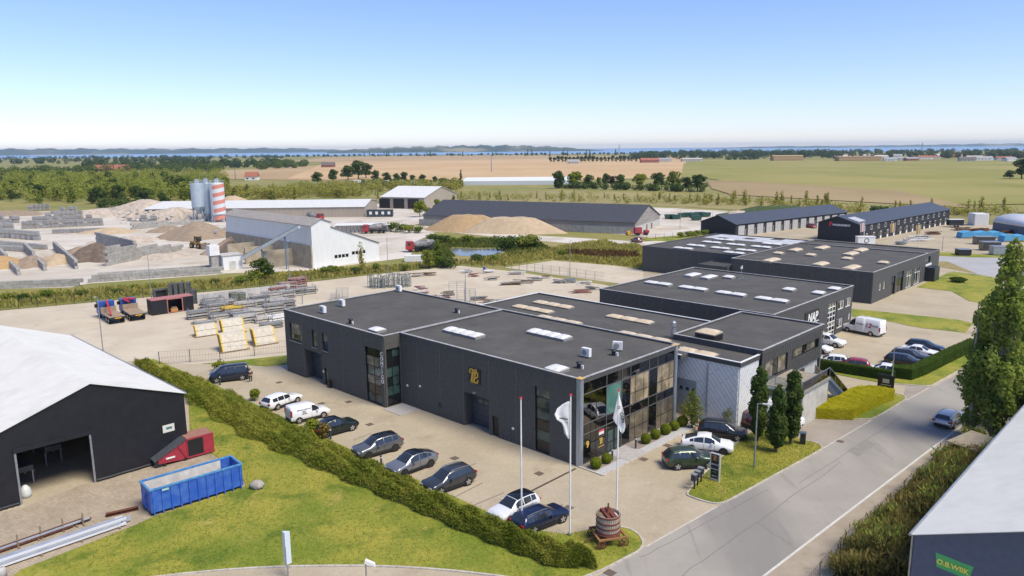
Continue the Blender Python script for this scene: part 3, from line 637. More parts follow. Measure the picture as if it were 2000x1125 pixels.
B2.facade('t', -33.55, 1, 67.4, 81.0, 0, 3.85, [], [], sh_t)
B2.facade('t', -33.55, 1, 67.4, 71.45, 3.87, ZC-.06, [], [], sh_t)
B2.garage(67.38, -41.1, -38.2, 3.95, rec=.02, m=mat('grey door', (.36,.37,.38), rough=.5))
B2.box('downpipe', alu, -36.95, -36.8, 67.15, 67.27, 0, 6.2)
for p in (((1003,593),(1080,605)),((1043,585),(1119,596)),((1049,613),(1134,628)),((1185,612),(1277,625)),((1207,644),(1308,662)),((1290,667),(1397,690))):
    B2.skylight(p[0], p[1], ZC-.22, 3, 1.35, dome_c, hc=.15)
# upper dark block with the deck
B3 = Bld('canteen_building', 'black ribbed upper storey with wide windows, timber deck and outside stair', -43.5, 71.5)
ZD = 7.45; ribm = wall_dark2
B3.facade('t', -33.2, 1, 71.5, 87.2, 3.45, ZD-.05, [71.5+.45*i for i in range(1,35)], [(72.4,77.7,3.95,5.97),(78.9,86.1,4.85,5.97)], ribm, gap=.06)
B3.facade('s', 71.5, -1, -43.5, -33.2, 6.78, ZD-.05, [], [], ribm); B3.facade('s', 87.2, 1, -43.5, -33.2, 0, ZD-.05, [-39,-36], [], ribm); B3.facade('t', -43.5, -1, 71.5, 87.2, 6.7, ZD-.05, [], [], ribm)
B3.roof(-43.6, -33.05, 71.4, 87.3, ZD)
B3.window('t', -33.2, 1, 72.4, 77.7, 3.95, 5.97, (.06,.40,.62), (), gm=[glass_d,glass_c,glass_d,glass_c], bar=.08, name='sliding_door')
B3.window('t', -33.2, 1, 78.9, 86.1, 4.85, 5.97, (.08,.42,.50,.58,.92), (), gm=[glass_d,glass_c,glass_d,glass_d,glass_c,glass_d], bar=.08)
B3.box('lower_wall', mat('pale render', (.50,.51,.51), (.42,.43,.43), rough=.8, scale=2), -43.4, -33.5, 81.1, 87.1, 0, 3.45)
B3.window('t', -33.5, 1, 80.4, 83.2, 1.6, 2.9, (.5,), (), gm=glass_d, rec=-.08)
deckm = mat('deck boards', (.36,.31,.25), (.28,.24,.19), rough=.85, scale=3)
for i in range(26):
    t_ = 71.6+i*.27
    B3.box('deck_board', deckm, -33.0, -28.75, t_, t_+.25, 3.80, 3.86)
B3.box('deck_frame', alu, -33.05, -28.7, 71.5, 78.7, 3.55, 3.79)
for s_, t_ in ((-28.9,71.7),(-28.9,78.4),(-28.9,75)): B3.box('deck_post', alu, s_-.07, s_+.07, t_-.07, t_+.07, 0, 3.55)
B3.box('deck_screen', concrete_l, -28.98, -28.82, 71.9, 78.3, 0, 3.5)
def rail(p, q, z0, z1):
    h_ = 1.05; mb = MB(); P, Q = Vector((B3.a(p[0]),B3.b(p[1]),z0)), Vector((B3.a(q[0]),B3.b(q[1]),z1))
    mb.beam(P+Vector((0,0,h_)), Q+Vector((0,0,h_)), .06, .05)
    for f_ in (0,.33,.66,1): a_ = P.lerp(Q, f_); mb.beam(a_, a_+Vector((0,0,h_)), .05, .05)
    o = mb.build('railing', steel_g, B3.o)
    n_ = (Q-P).cross(Vector((0,0,1))).normalized()*.008; z_ = Vector((0,0,.12)); y_ = Vector((0,0,.98))
    g_ = MB(); g_.add([P+z_+n_,Q+z_+n_,Q+y_+n_,P+y_+n_,P+z_-n_,Q+z_-n_,Q+y_-n_,P+y_-n_], [(0,1,2,3),(7,6,5,4),(0,4,5,1),(1,5,6,2),(2,6,7,3),(3,7,4,0)]); g_.build('rail_glass', glass_rail, o)
rail((-33,71.55),(-28.8,71.55),3.86,3.86); rail((-28.78,71.6),(-28.78,78.5),3.86,3.86)
# stair down along t
ns = 21
for i in range(ns):
    f0 = 1-(i+1)/ns*1.0
    B3.box('stair_tread', steel_g, -30.4, -28.95, 78.75+i*.27, 78.75+(i+1)*.27+.02, f0*3.8, f0*3.8+.06)
sm = mat('stair stringer', (.10,.14,.19), rough=.5)
for s_ in (-30.46,-28.9):
    st = MB(); A = B3.a(s_); y0, y1 = B3.b(78.72), B3.b(78.75+ns*.27)
    st.add([(A-.03,y0,3.5),(A-.03,y0,3.95),(A-.03,y1,.30),(A-.03,y1,0.0),(A+.03,y0,3.5),(A+.03,y0,3.95),(A+.03,y1,.30),(A+.03,y1,0.0)], [(0,1,2,3),(7,6,5,4),(0,4,5,1),(1,5,6,2),(2,6,7,3),(3,7,4,0)]).build('stringer', sm, B3.o)
    rail((s_,78.72),(s_,78.75+ns*.27),3.8,.02)
cv = MB(); cx, cy = ST(1385,644,8.3); cx, cy = B3.a(cx), B3.b(cy)
cv.box(cx-1.2,cx+1.2,cy-.9,cy+.9,ZD-.24,ZD+.5).build('skylight_curb', black_p, B3.o)
B3.skylight_at(cx+B3.s0, cy+B3.t0, ZD+.5, 2.4, 1, 1.9, dome_c, hc=.1)
# ---------------------------------------------------------------- NAP building
B4 = Bld('trade_building', 'dark grey flat-roofed trade building with NAP sign and white window frames', -69, 91.4)
ZN = 6.7
B4.facade('s', 91.4, -1, -69, -41.2, 0, ZN-.05, [-69+3.7*i for i in range(1,8)], [], wall_dark2)
opN = [(109.67,113.0,.05,5.14),(113.5,115.9,3.63,4.98),(116.45,118.7,3.57,5.0),(113.5,115.8,.75,2.26),(118.15,118.8,1.37,2.46)]
B4.facade('t', -41.2, 1, 91.4, 119.2, 0, ZN-.05, [95,98.7,102.4,106.1,109.5], opN, wall_dark2)
B4.facade('s', 119.2, 1, -69, -41.2, 0, ZN-.05, [-60,-50], [], wall_dark2); B4.facade('t', -69, -1, 91.4, 119.2, 0, ZN-.05, [100,110], [], wall_dark2)
B4.roof(-69.1, -41.05, 91.3, 119.3, ZN)
B4.window('t', -41.2, 1, 109.67, 113.0, .05, 5.14, (.33,.66), (.14,.28,.42,.58,.72,.86), fm=frame_w, gm=[glass_g,glass_d,glass_c,glass_d,glass_d,glass_g,glass_c], bar=.14, name='tall_window')
for o_ in opN[1:]: B4.window('t', -41.2, 1, o_[0], o_[1], o_[2], o_[3], (.5,), (), fm=frame_w, gm=[glass_d,glass_c], bar=.15, rec=.02)
sg = B4.box('sign_board', black_p, -41.06, -40.98, 101.3, 106.1, 2.9, 5.2)
text_mesh('sign_lettering', 'NAP', 1.75, white_p, B4.o, wall_mat4((B4.a(-40.97), B4.b(103.8), 4.2), (1,0,0)), bold=.05, shear=.2)
B4.box('sign_bar', white_p, -40.98, -40.955, 101.6, 106.0, 3.42, 3.55); B4.box('sign_bar', white_p, -40.98, -40.955, 101.8, 105.6, 3.02, 3.27)
for p in (((1260,548),(1312,553.5)),((1326.7,557),(1382,563)),((1398.7,567.5),(1458,573.5)),((1476.8,578),(1540,586))): B4.skylight(p[0], p[1], ZN-.22, 2, 1.3, dome_w)
for x, y, L in ((1353,534.7,3.4),(1385,538.7,3.4)): s_, t_ = ST(x, y, ZN+.2); B4.skylight_at(s_, t_, ZN-.22, L, 1, 1.5, dome_w, True)
for x, y in ((1424,538.7),(1542,562.7),(1599.5,569.3),(1630.7,561.3)): s_, t_ = ST(x, y, ZN+.2); B4.skylight_at(s_, t_, ZN-.22, 1.7, 1, 1.5, dome_w)
# ---------------------------------------------------------------- rear pair
B5 = Bld('warehouse_building', 'dark panelled warehouse with rows of white skylights and pale sheeting on its roof', -97, 144.5)
ZE = 5.8
B5.facade('s', 144.5, -1, -97, -72.5, 0, ZE-.05, [-97+2.9*i for i in range(1,9)], [], wall_dark2); B5.facade('t', -97, -1, 144.5, 178.6, 0, ZE-.05, [150,156,162,168,174], [], wall_dark2)
B5.facade('s', 178.6, 1, -97, -72.5, 0, ZE-.05, [-90,-84,-78], [], wall_dark2); B5.facade('t', -72.5, 1, 172.7, 178.6, 0, ZE-.05, [], [], wall_dark2)
B5.roof(-97.1, -72.4, 144.4, 178.7, ZE, cop=copdark)
B5.box('porch_block', wall_dark2, -79, -72.6, 138.5, 144.3, 0, 3.9); B5.roof(-79.1, -72.55, 138.4, 144.35, 4.1, cop=copdark)
for x1,y1,x2,y2 in ((1316,481.5,1353,484.5),(1341.5,476.5,1378,479),(1373,470,1408,473),(1388.5,481.3,1426,484),(1418.7,474.7,1456,477.3),(1438,485.3,1477,488.5),(1467.5,478.7,1506,481.9),(1414,490,1454,493.3),(1396,464.8,1433,468),(1489,473.3,1527,476)): B5.skylight((x1,y1),(x2,y2), ZE-.22, 2, 1.4, dome_w)
shm = mat('pale roof sheet', (.55,.56,.58), (.42,.43,.45), rough=.6, scale=1)
for i in range(8):
    for j in range(3):
        if (i*3+j) % 7 == 3: continue
        s_, t_ = -95.5+i*2.9, 169.3+j*3.0; B5.box('roof_sheet', shm, s_, s_+2.75, t_, t_+2.85, ZE-.21, ZE-.16)
B6 = Bld('showroom_building', 'dark flat-roofed building with cream rooflights and tall glazed shop bays beside lawn', -72.3, 139.8)
B6.facade('s', 139.8, -1, -72.3, -45, 0, ZE-.05, [-72.3+2.75*i for i in range(1,10)], [], wall_dark2)
opR = [(143.4,144.6,1.9,3.3),(145.6,146.7,1.9,3.3),(149.9,152.4,0,3.6),(153,157.2,0,4.0),(159,162.6,.1,3.5),(164.1,168.2,.1,3.6),(170.9,174.5,3.7,5.0)]
B6.facade('t', -45, 1, 139.8, 181, 0, ZE-.05, [142,147.5,152.7,157.6,163.3,169], opR, wall_dark2)
B6.facade('s', 181, 1, -72.3, -45, 0, ZE-.05, [-60], [], wall_dark2); B6.facade('t', -72.3, -1, 139.8, 181, 0, ZE-.05, [150,160,170], [], wall_dark2)
B6.roof(-72.4, -44.9, 139.7, 172.8, ZE); B6.roof(-72.4, -44.9, 172.85, 181.1, ZE-.1)
for o_ in opR[:2]: B6.window('t', -45, 1, *o_, (), (), fm=frame_w, gm=glass_c, bar=.12, rec=.03)
for o_ in opR[2:4]: B6.window('t', -45, 1, *o_, (.5,), (.65,), gm=[glass_d,MATS['door steel blue']], bar=.1)
for o_ in opR[4:6]: B6.window('t', -45, 1, *o_, (.33,.66), (.7,), fm=frame_w, gm=[glass_g,glass_c,glass_d], bar=.1, rec=.03)
B6.window('t', -45, 1, *opR[6], (.5,), (), gm=glass_g)
B6.box('entrance_box', mat('blue black panel', (.016,.022,.035), rough=.4), -44.9, -43.0, 171.3, 174.8, 0, 2.9); B6.box('entrance_sign', white_p, -44.86, -44.7, 171, 175, 3.1, 3.5)
for x, y, L in ((1507,506.5,4.6),(1553.6,486.7,3.6),(1606,482.4,4.6),(1603,514,4),(1662,494,4.5),(1681,487,4.5),(1663.6,520.8,4.8)): s_, t_ = ST(x, y, ZE+.2); B6.skylight_at(s_, t_, ZE-.22, L, 2, 2.0, dome_c, True)
for x, y in ((1521,492.7),(1584,496),(1655,503),(1725.9,510.8)): s_, t_ = ST(x, y, ZE+.2); B6.skylight_at(s_, t_, ZE-.22, 1.9, 1, 1.7, dome_c)
# ---------------------------------------------------------------- roof equipment
def ac_unit(s, t, z, label, rz=0):
    o = thing('air_conditioner', label, 'air conditioner', T(s,t,z), -YAW+rz, 'roof air conditioners')
    MB().box(-.48,.48,-.2,.2,.12,.95).build('casing', white_p, o)
    b = MB(); b.box(-.40,-.32,-.18,.18,-.02,.12).box(.32,.40,-.18,.18,-.02,.12); b.build('foot', black_p, o)
    f_ = MB().tube((-.1,-.205,.53),(-.1,-.23,.53),.30,n=14).build('fan_grille', mat('grille grey', (.25,.25,.25), rough=.6), o)
def vent(s, t, z, label, dark=True):
    o = thing('roof_vent', label, 'vent', T(s,t,z), -YAW, 'roof vents')
    MB().tube((0,0,-.02),(0,0,.5),.22,n=12).build('stack', black_p if dark else steel_g, o)
    MB().tube((0,0,.5),(0,0,.62),.34,.20,n=12).build('cowl', black_p if dark else steel_g, o)
    MB().box(.25,.5,-.06,.06,-.02,.35).build('bracket', white_p, o)
for (x,y,lab,rz) in ((631,612,'white air conditioner nearest the outer corner of the left roof',0),(668,599,'white air conditioner second from the outer corner of the left roof',0),(779,570,'white air conditioner at the far corner of the left roof',0),(1145,698,'white air conditioner behind the single skylight on the front roof',0),(1206,685,'white air conditioner near the middle of the glass-front roof edge',.5)):
    s_, t_ = ST(x, y, zr0); ac_unit(s_, t_, zr0, lab, rz)
for (x,y,lab) in ((685,632,'black roof vent near the street edge of the left roof'),(892,611,'black roof vent near the step between the two front roofs'),(1131,719,'black roof vent beside the single skylight on the front roof'),(1199,694,'black roof vent beside an air conditioner near the glass front')):
    s_, t_ = ST(x, y, zr0); vent(s_, t_, zr0, lab)
s_, t_ = ST(1315,660,ZC-.22); ch = thing('flue', 'galvanised steel flue with cowl on the workshop roof', 'chimney', T(s_,t_,ZC-.22), 0)
MB().tube((0,0,-.02),(0,0,1.1),.28,n=14).build('pipe', steel_g, ch); MB().tube((0,0,1.1),(0,0,1.35),.14,n=10).tube((0,0,1.35),(0,0,1.8),.30,.30,n=14).tube((0,0,1.8),(0,0,2.0),.30,.08,n=14).build('cowl', steel_g, ch)
s_, t_ = ST(1447,544,ZN-.22); an = thing('roof_mast', 'thin grey aerial mast with cross feet on the trade building roof', 'aerial', T(s_,t_,ZN-.22), -YAW)
MB().tube((0,0,0),(0,0,2.1),.05,n=8).build('mast', steel_g, an); b = MB(); b.beam((-1,0,.03),(1,0,.03),.08,.06).beam((0,-1,.031),(0,1,.031),.08,.06); b.build('foot', steel_g, an); MB().tube((0,0,1.7),(.18,0,2.2),.22,.05,n=10).build('dish', white_p, an)
# ================================================================ vehicles
def paintmat(name, c, metal=.0):
    return mat('car paint '+name, c, rough=.28, metal=metal, spec=.5, coat=.6)
car_glass = mat('car glass', (.022,.027,.032), rough=.05, spec=1.0)
lamp_w = mat('headlamp', (.62,.64,.66), rough=.1, spec=.8); lamp_r = mat('tail lamp', (.38,.01,.015), rough=.2)
rim_s = mat('alloy rim', (.55,.56,.58), rough=.3, metal=.7); rim_k = mat('dark rim', (.05,.05,.055), rough=.35, metal=.5)
trim_k = mat('black trim', (.015,.015,.016), rough=.55); plate_m = mat('number plate', (.7,.7,.68), rough=.5)
def interp(P, x):
    if x <= P[0][0]: return P[0][1]
    for (a, u), (b, v) in zip(P[:-1], P[1:]):
        if x <= b: return u+(v-u)*(x-a)/(b-a) if b > a else v
    return P[-1][1]
STY = {
 'suv':   dict(L=4.70, W=1.90, wb=2.80, xf=.92, top=[(0,.62),(.06,.80),(.30,.97),(1.22,1.10),(2.02,1.60),(2.5,1.67),(3.5,1.66),(4.15,1.58),(4.55,1.12),(4.66,.98),(4.70,.70)], belt=[(0,.90),(4.7,1.10)], ws=(1.26,1.98), rw=(4.14,4.56), win=[(1.75,2.58),(2.66,3.48),(3.55,4.08)], r=.36),
 'wagon': dict(L=4.75, W=1.86, wb=2.76, xf=.92, top=[(0,.56),(.06,.70),(.30,.84),(1.25,.98),(2.10,1.42),(2.6,1.48),(3.6,1.46),(4.30,1.38),(4.62,1.02),(4.72,.88),(4.75,.62)], belt=[(0,.80),(4.75,.98)], ws=(1.28,2.06), rw=(4.28,4.63), win=[(1.85,2.62),(2.70,3.48),(3.56,4.20)], r=.34),
 'coupe': dict(L=4.75, W=1.92, wb=2.89, xf=.90, top=[(0,.62),(.06,.78),(.35,.93),(1.15,1.06),(2.05,1.57),(2.55,1.63),(3.15,1.56),(3.85,1.36),(4.45,1.14),(4.68,1.08),(4.75,.70)], belt=[(0,.88),(4.75,1.08)], ws=(1.20,2.02), rw=(3.30,4.40), win=[(1.70,2.62),(2.70,3.55),(3.60,3.95)], r=.36),
 'sedan': dict(L=4.75, W=1.84, wb=2.85, xf=.88, top=[(0,.55),(.06,.68),(.35,.82),(1.30,.95),(2.15,1.38),(2.6,1.43),(3.2,1.38),(4.0,1.08),(4.6,1.00),(4.70,.95),(4.75,.60)], belt=[(0,.78),(4.75,.95)], ws=(1.34,2.10), rw=(3.30,4.0), win=[(1.90,2.65),(2.72,3.50)], r=.33),
 'hatch': dict(L=4.25, W=1.82, wb=2.62, xf=.85, top=[(0,.56),(.06,.72),(.28,.88),(1.10,1.02),(1.90,1.50),(2.4,1.56),(3.3,1.54),(3.85,1.44),(4.12,1.05),(4.22,.92),(4.25,.62)], belt=[(0,.84),(4.25,1.02)], ws=(1.14,1.86), rw=(3.83,4.13), win=[(1.65,2.40),(2.48,3.22),(3.28,3.75)], r=.33),
 'buzz':  dict(L=4.75, W=1.98, wb=2.99, xf=.85, top=[(0,.75),(.05,.95),(.20,1.12),(.55,1.22),(1.35,1.82),(1.8,1.93),(3.4,1.94),(4.45,1.90),(4.66,1.35),(4.73,1.10),(4.75,.70)], belt=[(0,1.05),(4.75,1.16)], ws=(.60,1.32), rw=(4.46,4.67), win=[(.95,1.95),(2.05,3.05),(3.12,4.32)], r=.37),
 'panelvan': dict(L=4.40, W=1.80, wb=2.70, xf=.85, top=[(0,.60),(.06,.78),(.30,.95),(1.05,1.10),(1.72,1.72),(2.1,1.82),(3.4,1.84),(4.30,1.80),(4.38,1.20),(4.40,.65)], belt=[(0,.92),(4.4,1.10)], ws=(1.09,1.68), rw=(4.34,4.345), win=[(1.32,2.10)], r=.33),
 'bigvan': dict(L=6.00, W=2.04, wb=3.64, xf=1.0, top=[(0,.75),(.06,.95),(.25,1.10),(.95,1.35),(1.75,2.25),(2.2,2.52),(3.5,2.56),(5.90,2.52),(5.98,1.50),(6.0,.70)], belt=[(0,1.10),(6,1.28)], ws=(1.0,1.74), rw=(5.94,5.945), win=[(1.30,2.15)], r=.36),
}
def make_car(label, paint, style, cat='car', name=None, roofm=None, rim=None, rails=False, dark_sill=True, tailm=None, group=None):
    S = STY[style]; L, W, wb, xf, rr = S['L'], S['W'], S['wb'], S['xf'], S['r']; hw = W/2
    o = thing(name or ('parked_van' if 'van' in style or style == 'buzz' else 'parked_car'), label, cat, group=group)
    X = lambda x: xf+wb/2-x
    def endw(x): return 1-.16*max(0, 1-x/.35)**2-.12*max(0, 1-(L-x)/.30)**2
    van = style in ('bigvan', 'panelvan')
    def sec(x):
        tp = interp(S['top'], x); be = min(interp(S['belt'], x), tp-.05); e = endw(x); g = max(0, min(1, (tp-be)/.45))
        wr = hw*e*(.93-(.10 if van else .22)*g)
        zb = .24+.10*max(0, 1-x/.3)+.14*max(0, 1-(L-x)/.35)
        return [(hw*e*.84,zb),(hw*e*.97,zb+.16),(hw*e,zb+.40 if be > zb+.45 else be-.03),(hw*e*.965,be),(wr,tp-.055),(wr*.82,tp-.008),(0,tp+.012)]
    xs = sorted({0,.03,.08,.18,.3,*[p[0] for p in S['top']],*np.linspace(.3, L-.1, 22).tolist(), L-.15, L-.05, L})
    mb = MB(); V = []
    for x in xs:
        s_ = sec(x); V += [(X(x), y, z) for y, z in s_]+[(X(x), -y, z) for y, z in s_[-2::-1]]
    n = 13; fs = [(i*n+j, i*n+j+1, (i+1)*n+j+1, (i+1)*n+j) for i in range(len(xs)-1) for j in range(n-1)]
    fs += [(i*n+n-1, i*n, (i+1)*n, (i+1)*n+n-1) for i in range(len(xs)-1)]
    fs += [tuple(range(n-1,-1,-1)), tuple((len(xs)-1)*n+j for j in range(n))]
    body = mb.add(V, fs).build('body', paint, o, smooth=True)
    def top_patch(nm, m, x0, x1, fr, off, parent=o, k=6):
        pb = MB(); V = []
        for i in range(k+1):
            x = x0+(x1-x0)*i/k; s_ = sec(x); wr, ztop = s_[4][0]*fr, s_[6][1]
            dz = (interp(S['top'], x+.02)-interp(S['top'], x-.02))/.04; nl = math.hypot(1, dz); nx, nz = dz/nl, 1/nl
            for y, z in ((-wr,s_[4][1]+.012),(-wr*.84,s_[5][1]),(0,ztop),(wr*.84,s_[5][1]),(wr,s_[4][1]+.012)): V.append((X(x)+nx*off, y, z+nz*off))
        pb.add(V, [(i*5+j,i*5+j+1,(i+1)*5+j+1,(i+1)*5+j) for i in range(k) for j in range(4)])
        return pb.build(nm, m, parent, smooth=True)
    top_patch('windscreen', car_glass, S['ws'][0], S['ws'][1], .92, .014)
    if S['rw'][1]-S['rw'][0] > .05: top_patch('rear_window', car_glass, S['rw'][0], S['rw'][1], .88, .014)
    if roofm: top_patch('roof_panel', roofm, S['ws'][1]+.04, S['rw'][0]-.04, 1.0, .010, k=10)
    for sd_ in (1,-1):
        for (xa, xb) in S['win']:
            pb = MB(); V = []; k = 6
            for i in range(k+1):
                x = xa+(xb-xa)*i/k; s_ = sec(x); (y0,z0),(y1,z1) = s_[3], s_[4]
                for f_ in (.10,.92): V.append((X(x), sd_*(y0+(y1-y0)*f_+.014), z0+(z1-z0)*f_))
            pb.add(V, [(2*i,2*i+1,2*i+3,2*i+2) for i in range(k)]); pb.build('side_window', car_glass, o)
        for xw in (xf, xf+wb):
            ar = MB().tube((X(xw), sd_*(hw-.22), rr), (X(xw), sd_*(hw+.008), rr), rr+.055, n=20).build('wheel_arch', trim_k, o)
            ty = MB(); y0, y1 = hw-.20, hw+.022
            ty.tube((X(xw), sd_*y0, rr), (X(xw), sd_*y1, rr), rr, n=22)
            wl = ty.build('wheel', rubber, o)
            rb = MB().tube((X(xw), sd_*y1, rr), (X(xw), sd_*(y1+.008), rr), rr*.70, n=18)
            rm = rim or rim_s
            rmo = rb.build('rim_disc', mat('brake shadow', (.02,.02,.02), rough=.8), wl)
            sp = MB()
            for q in range(5):
                a_ = 2*math.pi*q/5+.3; ca, sa = math.cos(a_)*rr*.68, math.sin(a_)*rr*.68
                sp.beam((X(xw), sd_*(y1+.012), rr), (X(xw)+ca, sd_*(y1+.012), rr+sa), .012, rr*.30)
            sp.build('spokes', rm, wl)
        m_ = MB().box(X(S['win'][0][0]+.22)-.09, X(S['win'][0][0]+.22)+.09, min(sd_*(hw-.03),sd_*(hw+.17)), max(sd_*(hw-.03),sd_*(hw+.17)), interp(S['belt'],1.8)-.02, interp(S['belt'],1.8)+.13).build('mirror', paint, o)
        zt = interp(S['top'], .1); e1 = sd_*hw*.82
        hl = MB(); yA, yB = sorted((sd_*hw*.48, sd_*hw*.86)); hl.box(X(.42), X(.02), yA, yB, zt-.16, zt-.05); hl.build('headlight', lamp_w, o)
        yA, yB = sorted((sd_*hw*.62, sd_*hw*.935)); zl = interp(S['belt'], L)
        if van: MB().box(X(L-.02)-.03, X(L-.14), min(sd_*hw*.86,sd_*hw*.99), max(sd_*hw*.86,sd_*hw*.99), .85, 1.5).build('tail_light', lamp_r, o)
        else: MB().box(X(L)-.012, X(L-.26), yA, yB, zl-.22, zl-.06).build('tail_light', lamp_r, o)
        if dark_sill: MB().box(X(xf+wb-.42), X(xf+.42), min(sd_*(hw-.08),sd_*(hw+.006)), max(sd_*(hw-.08),sd_*(hw+.006)), .22, .40).build('sill', trim_k, o)
        if rails:
            rl = MB(); x0, x1 = S['ws'][1]+.15, S['rw'][0]-.15; k = 5; pts = [(X(x0+(x1-x0)*i/k), sd_*(sec(x0+(x1-x0)*i/k)[4][0]*.93), interp(S['top'], x0+(x1-x0)*i/k)+.035) for i in range(k+1)]
            for a_, b_ in zip(pts[:-1], pts[1:]): rl.beam(a_, b_, .045, .05)
            rl.build('roof_rail', trim_k if rails == 'k' else steel_g, o)
        # door seams
        xm = S['win'][0][1]+.04
        for xd in ([xm] if van else [xm, S['win'][0][0]-.02, S['win'][1][1]+.05]):
            sm_ = MB(); s_ = sec(xd); sm_.box(X(xd)-.008, X(xd)+.008, min(sd_*(s_[2][0]-.05),sd_*(s_[2][0]+.004)), max(sd_*(s_[2][0]-.05),sd_*(s_[2][0]+.004)), .42, s_[3][1]-.06); sm_.build('door_seam', trim_k, o)
    MB().box(X(.05), X(.0)+.012, -hw*.52, hw*.52, .34, .52).build('grille', trim_k, o)
    MB().box(X(.02), X(.0)+.022, -.26, .26, .36, .47).build('number_plate', plate_m, o)
    MB().box(X(L)-.016, X(L-.03), -.26, .26, .62, .73).build('number_plate', plate_m, o)
    MB().box(X(L)-.012, X(L-.06), -hw*.72, hw*.72, .32, .52).build('bumper_trim', trim_k, o)
    o['_W'] = W
    return o
def put_car(o, fpx, rpx, z=0.0):
    A, B_ = G(*fpx), G(*rpx); d = (A-B_).normalized(); mid = (A+B_)/2; pr = Vector((-d.y, d.x, 0))
    if pr.dot(mid) < 0: pr = -pr
    c = mid+pr*(o['_W']/2-.1); o.location = (c.x, c.y, z+.015); o.rotation_euler = (0,0,math.atan2(d.y, d.x)); del o['_W']
    return o
pw = paintmat('white', (.74,.75,.76)); pk = paintmat('black', (.010,.011,.013)); pg = paintmat('grey', (.15,.155,.16), .5); ps = paintmat('silver grey', (.26,.27,.29), .6)
pd = paintmat('dark grey', (.055,.062,.07), .5); pdg = paintmat('dark green', (.012,.022,.018), .3); pgr = paintmat('olive green', (.045,.07,.04), .4); pbl = paintmat('navy', (.012,.020,.060), .3); pnv = paintmat('night blue', (.016,.022,.040), .3); psil = paintmat('silver', (.42,.43,.45), .7); pred = paintmat('red', (.25,.015,.02))
roofk = mat('glass roof', (.010,.012,.016), rough=.06, spec=.6)
pkg = 'cars parked along the long hedge'
c = put_car(make_car('dark blue minivan at the far end of the hedge beside a standing person', pnv, 'buzz', 'van', rails='k'), (421.8,749), (475.2,742.8))
c = put_car(make_car('white estate car parked nose towards the dark building, left of the small white van', pw, 'wagon', roofm=None, group=pkg), (586.5,784.6), (536,803))
van = make_car('small white panel van with lettering between a white estate and a dark green car', pw, 'panelvan', 'van', group=pkg)
for sd_ in (-1,):
    for k_, (z_, s0, t_) in enumerate(((1.42,.16,'SERVICE & MONTAGE'),(1.18,.30,'KC'),(.95,.15,'KC-BYG'))):
        text_mesh('lettering', t_, s0, trim_k, van, wall_mat4((-.75, sd_*.905 if k_ > 0 else sd_*.862, z_), (0,sd_,0)), ext=.01)
put_car(van, (633,815.6), (583.5,827.5))
put_car(make_car('very dark green crossover with black roof, nose towards the dark building', pdg, 'coupe', roofm=roofk, group=pkg), (687,841.7), (637.6,855.5))
put_car(make_car('mid grey tall off-roader with black roof facing the hedge', pg, 'suv', roofm=roofk, rim=rim_k, group=pkg), (719.8,896.6), (771.3,881.7))
put_car(make_car('silver grey coupe-backed crossover with dark roof facing the hedge', ps, 'coupe', roofm=roofk, rim=rim_k, group=pkg), (790,931.3), (840,912.3))
put_car(make_car('dark grey estate-backed car with silver rails facing the hedge', pd, 'suv', rails=True, group=pkg), (862.8,966.4), (911.9,948.7))
put_car(make_car('white crossover with black roof next to the leftmost flagpole', pw, 'hatch', roofm=roofk, group=pkg), (996.8,1022), (1040.5,1001))
put_car(make_car('deep blue estate car tucked behind the hedge between two flagpoles', pbl, 'wagon', rails=True, group=pkg), (1092.8,1023), (1048,1041))
pig = 'cars parked at the tree island'
put_car(make_car('black off-roader furthest from the sign at the tree island', pk, 'suv', rails=True, group=pig), (1440,862.5), (1382,856.5))
put_car(make_car('white coupe-backed car between the black and the green cars', pw, 'coupe', rim=rim_k, group=pig), (1413,889.7), (1349,883))
put_car(make_car('olive green off-roader beside the black sign totem', pgr, 'suv', rails=True, group=pig), (1383.6,915.4), (1323.7,918.5))
nv = make_car('long white high-roof van with red 12 lettering beside the trade building', pw, 'bigvan', 'van')
text_mesh('lettering', 'Contec', .42, trim_k, nv, wall_mat4((-.15, 1.005, 1.62), (0,1,0)), ext=.012); text_mesh('lettering', '12', .95, mat('crimson print', (.30,.01,.05), rough=.5), nv, wall_mat4((-1.35, 1.012, 1.55), (0,1,0)), ext=.012, shear=.2, bold=.02); text_mesh('lettering', 'Teknik', .40, trim_k, nv, wall_mat4((-2.35, 1.005, 1.60), (0,1,0)), ext=.012)
put_car(nv, (1655,648), (1700,656.8))
put_car(make_car('white crossover beyond the corner of the ribbed black storey', pw, 'suv'), (1634.4,680), (1590,672))
put_car(make_car('white hatchback nearest the corner of the ribbed black storey', pw, 'hatch', rim=rim_k), (1606,692), (1570,684))
lot = 'cars in the lot behind the dark hedge'
put_car(make_car('black estate car nearest the low clipped hedge end in the right lot', pk, 'wagon', group=lot), (1784.9,719.5), (1746.5,713.5))
put_car(make_car('charcoal estate car second from the hedge end in the right lot', pd, 'wagon', rails=True, group=lot), (1796,709.5), (1757,703.8))
put_car(make_car('white saloon in the right lot between dark cars', pw, 'sedan', group=lot), (1813,700), (1775,694))
put_car(make_car('navy estate car furthest along the right lot', pnv, 'wagon', group=lot), (1824,690.5), (1785,684.5))
A, B_ = G(1828,829.7), G(1861.7,837.7); rd = (G(1863,843)-G(1640,1012)).normalized()
c = make_car('silver estate car parked on the road beneath the tall poplar', psil, 'wagon', rails=True); del c['_W']; m_ = (A+B_)/2+rd*1.4; c.location = (m_.x,m_.y,.02); c.rotation_euler = (0,0,math.atan2(rd.y,rd.x))
put_car(make_car('dark grey car standing beside the outside stair', pd, 'suv'), (1597,768), (1622,752))
put_car(make_car('white car whose roof shows above the thin hedge strip', pw, 'hatch'), (1606,716), (1640,719))
put_car(make_car('red car whose roof shows above the thin hedge strip', pred, 'hatch'), (1648,724), (1680,727))
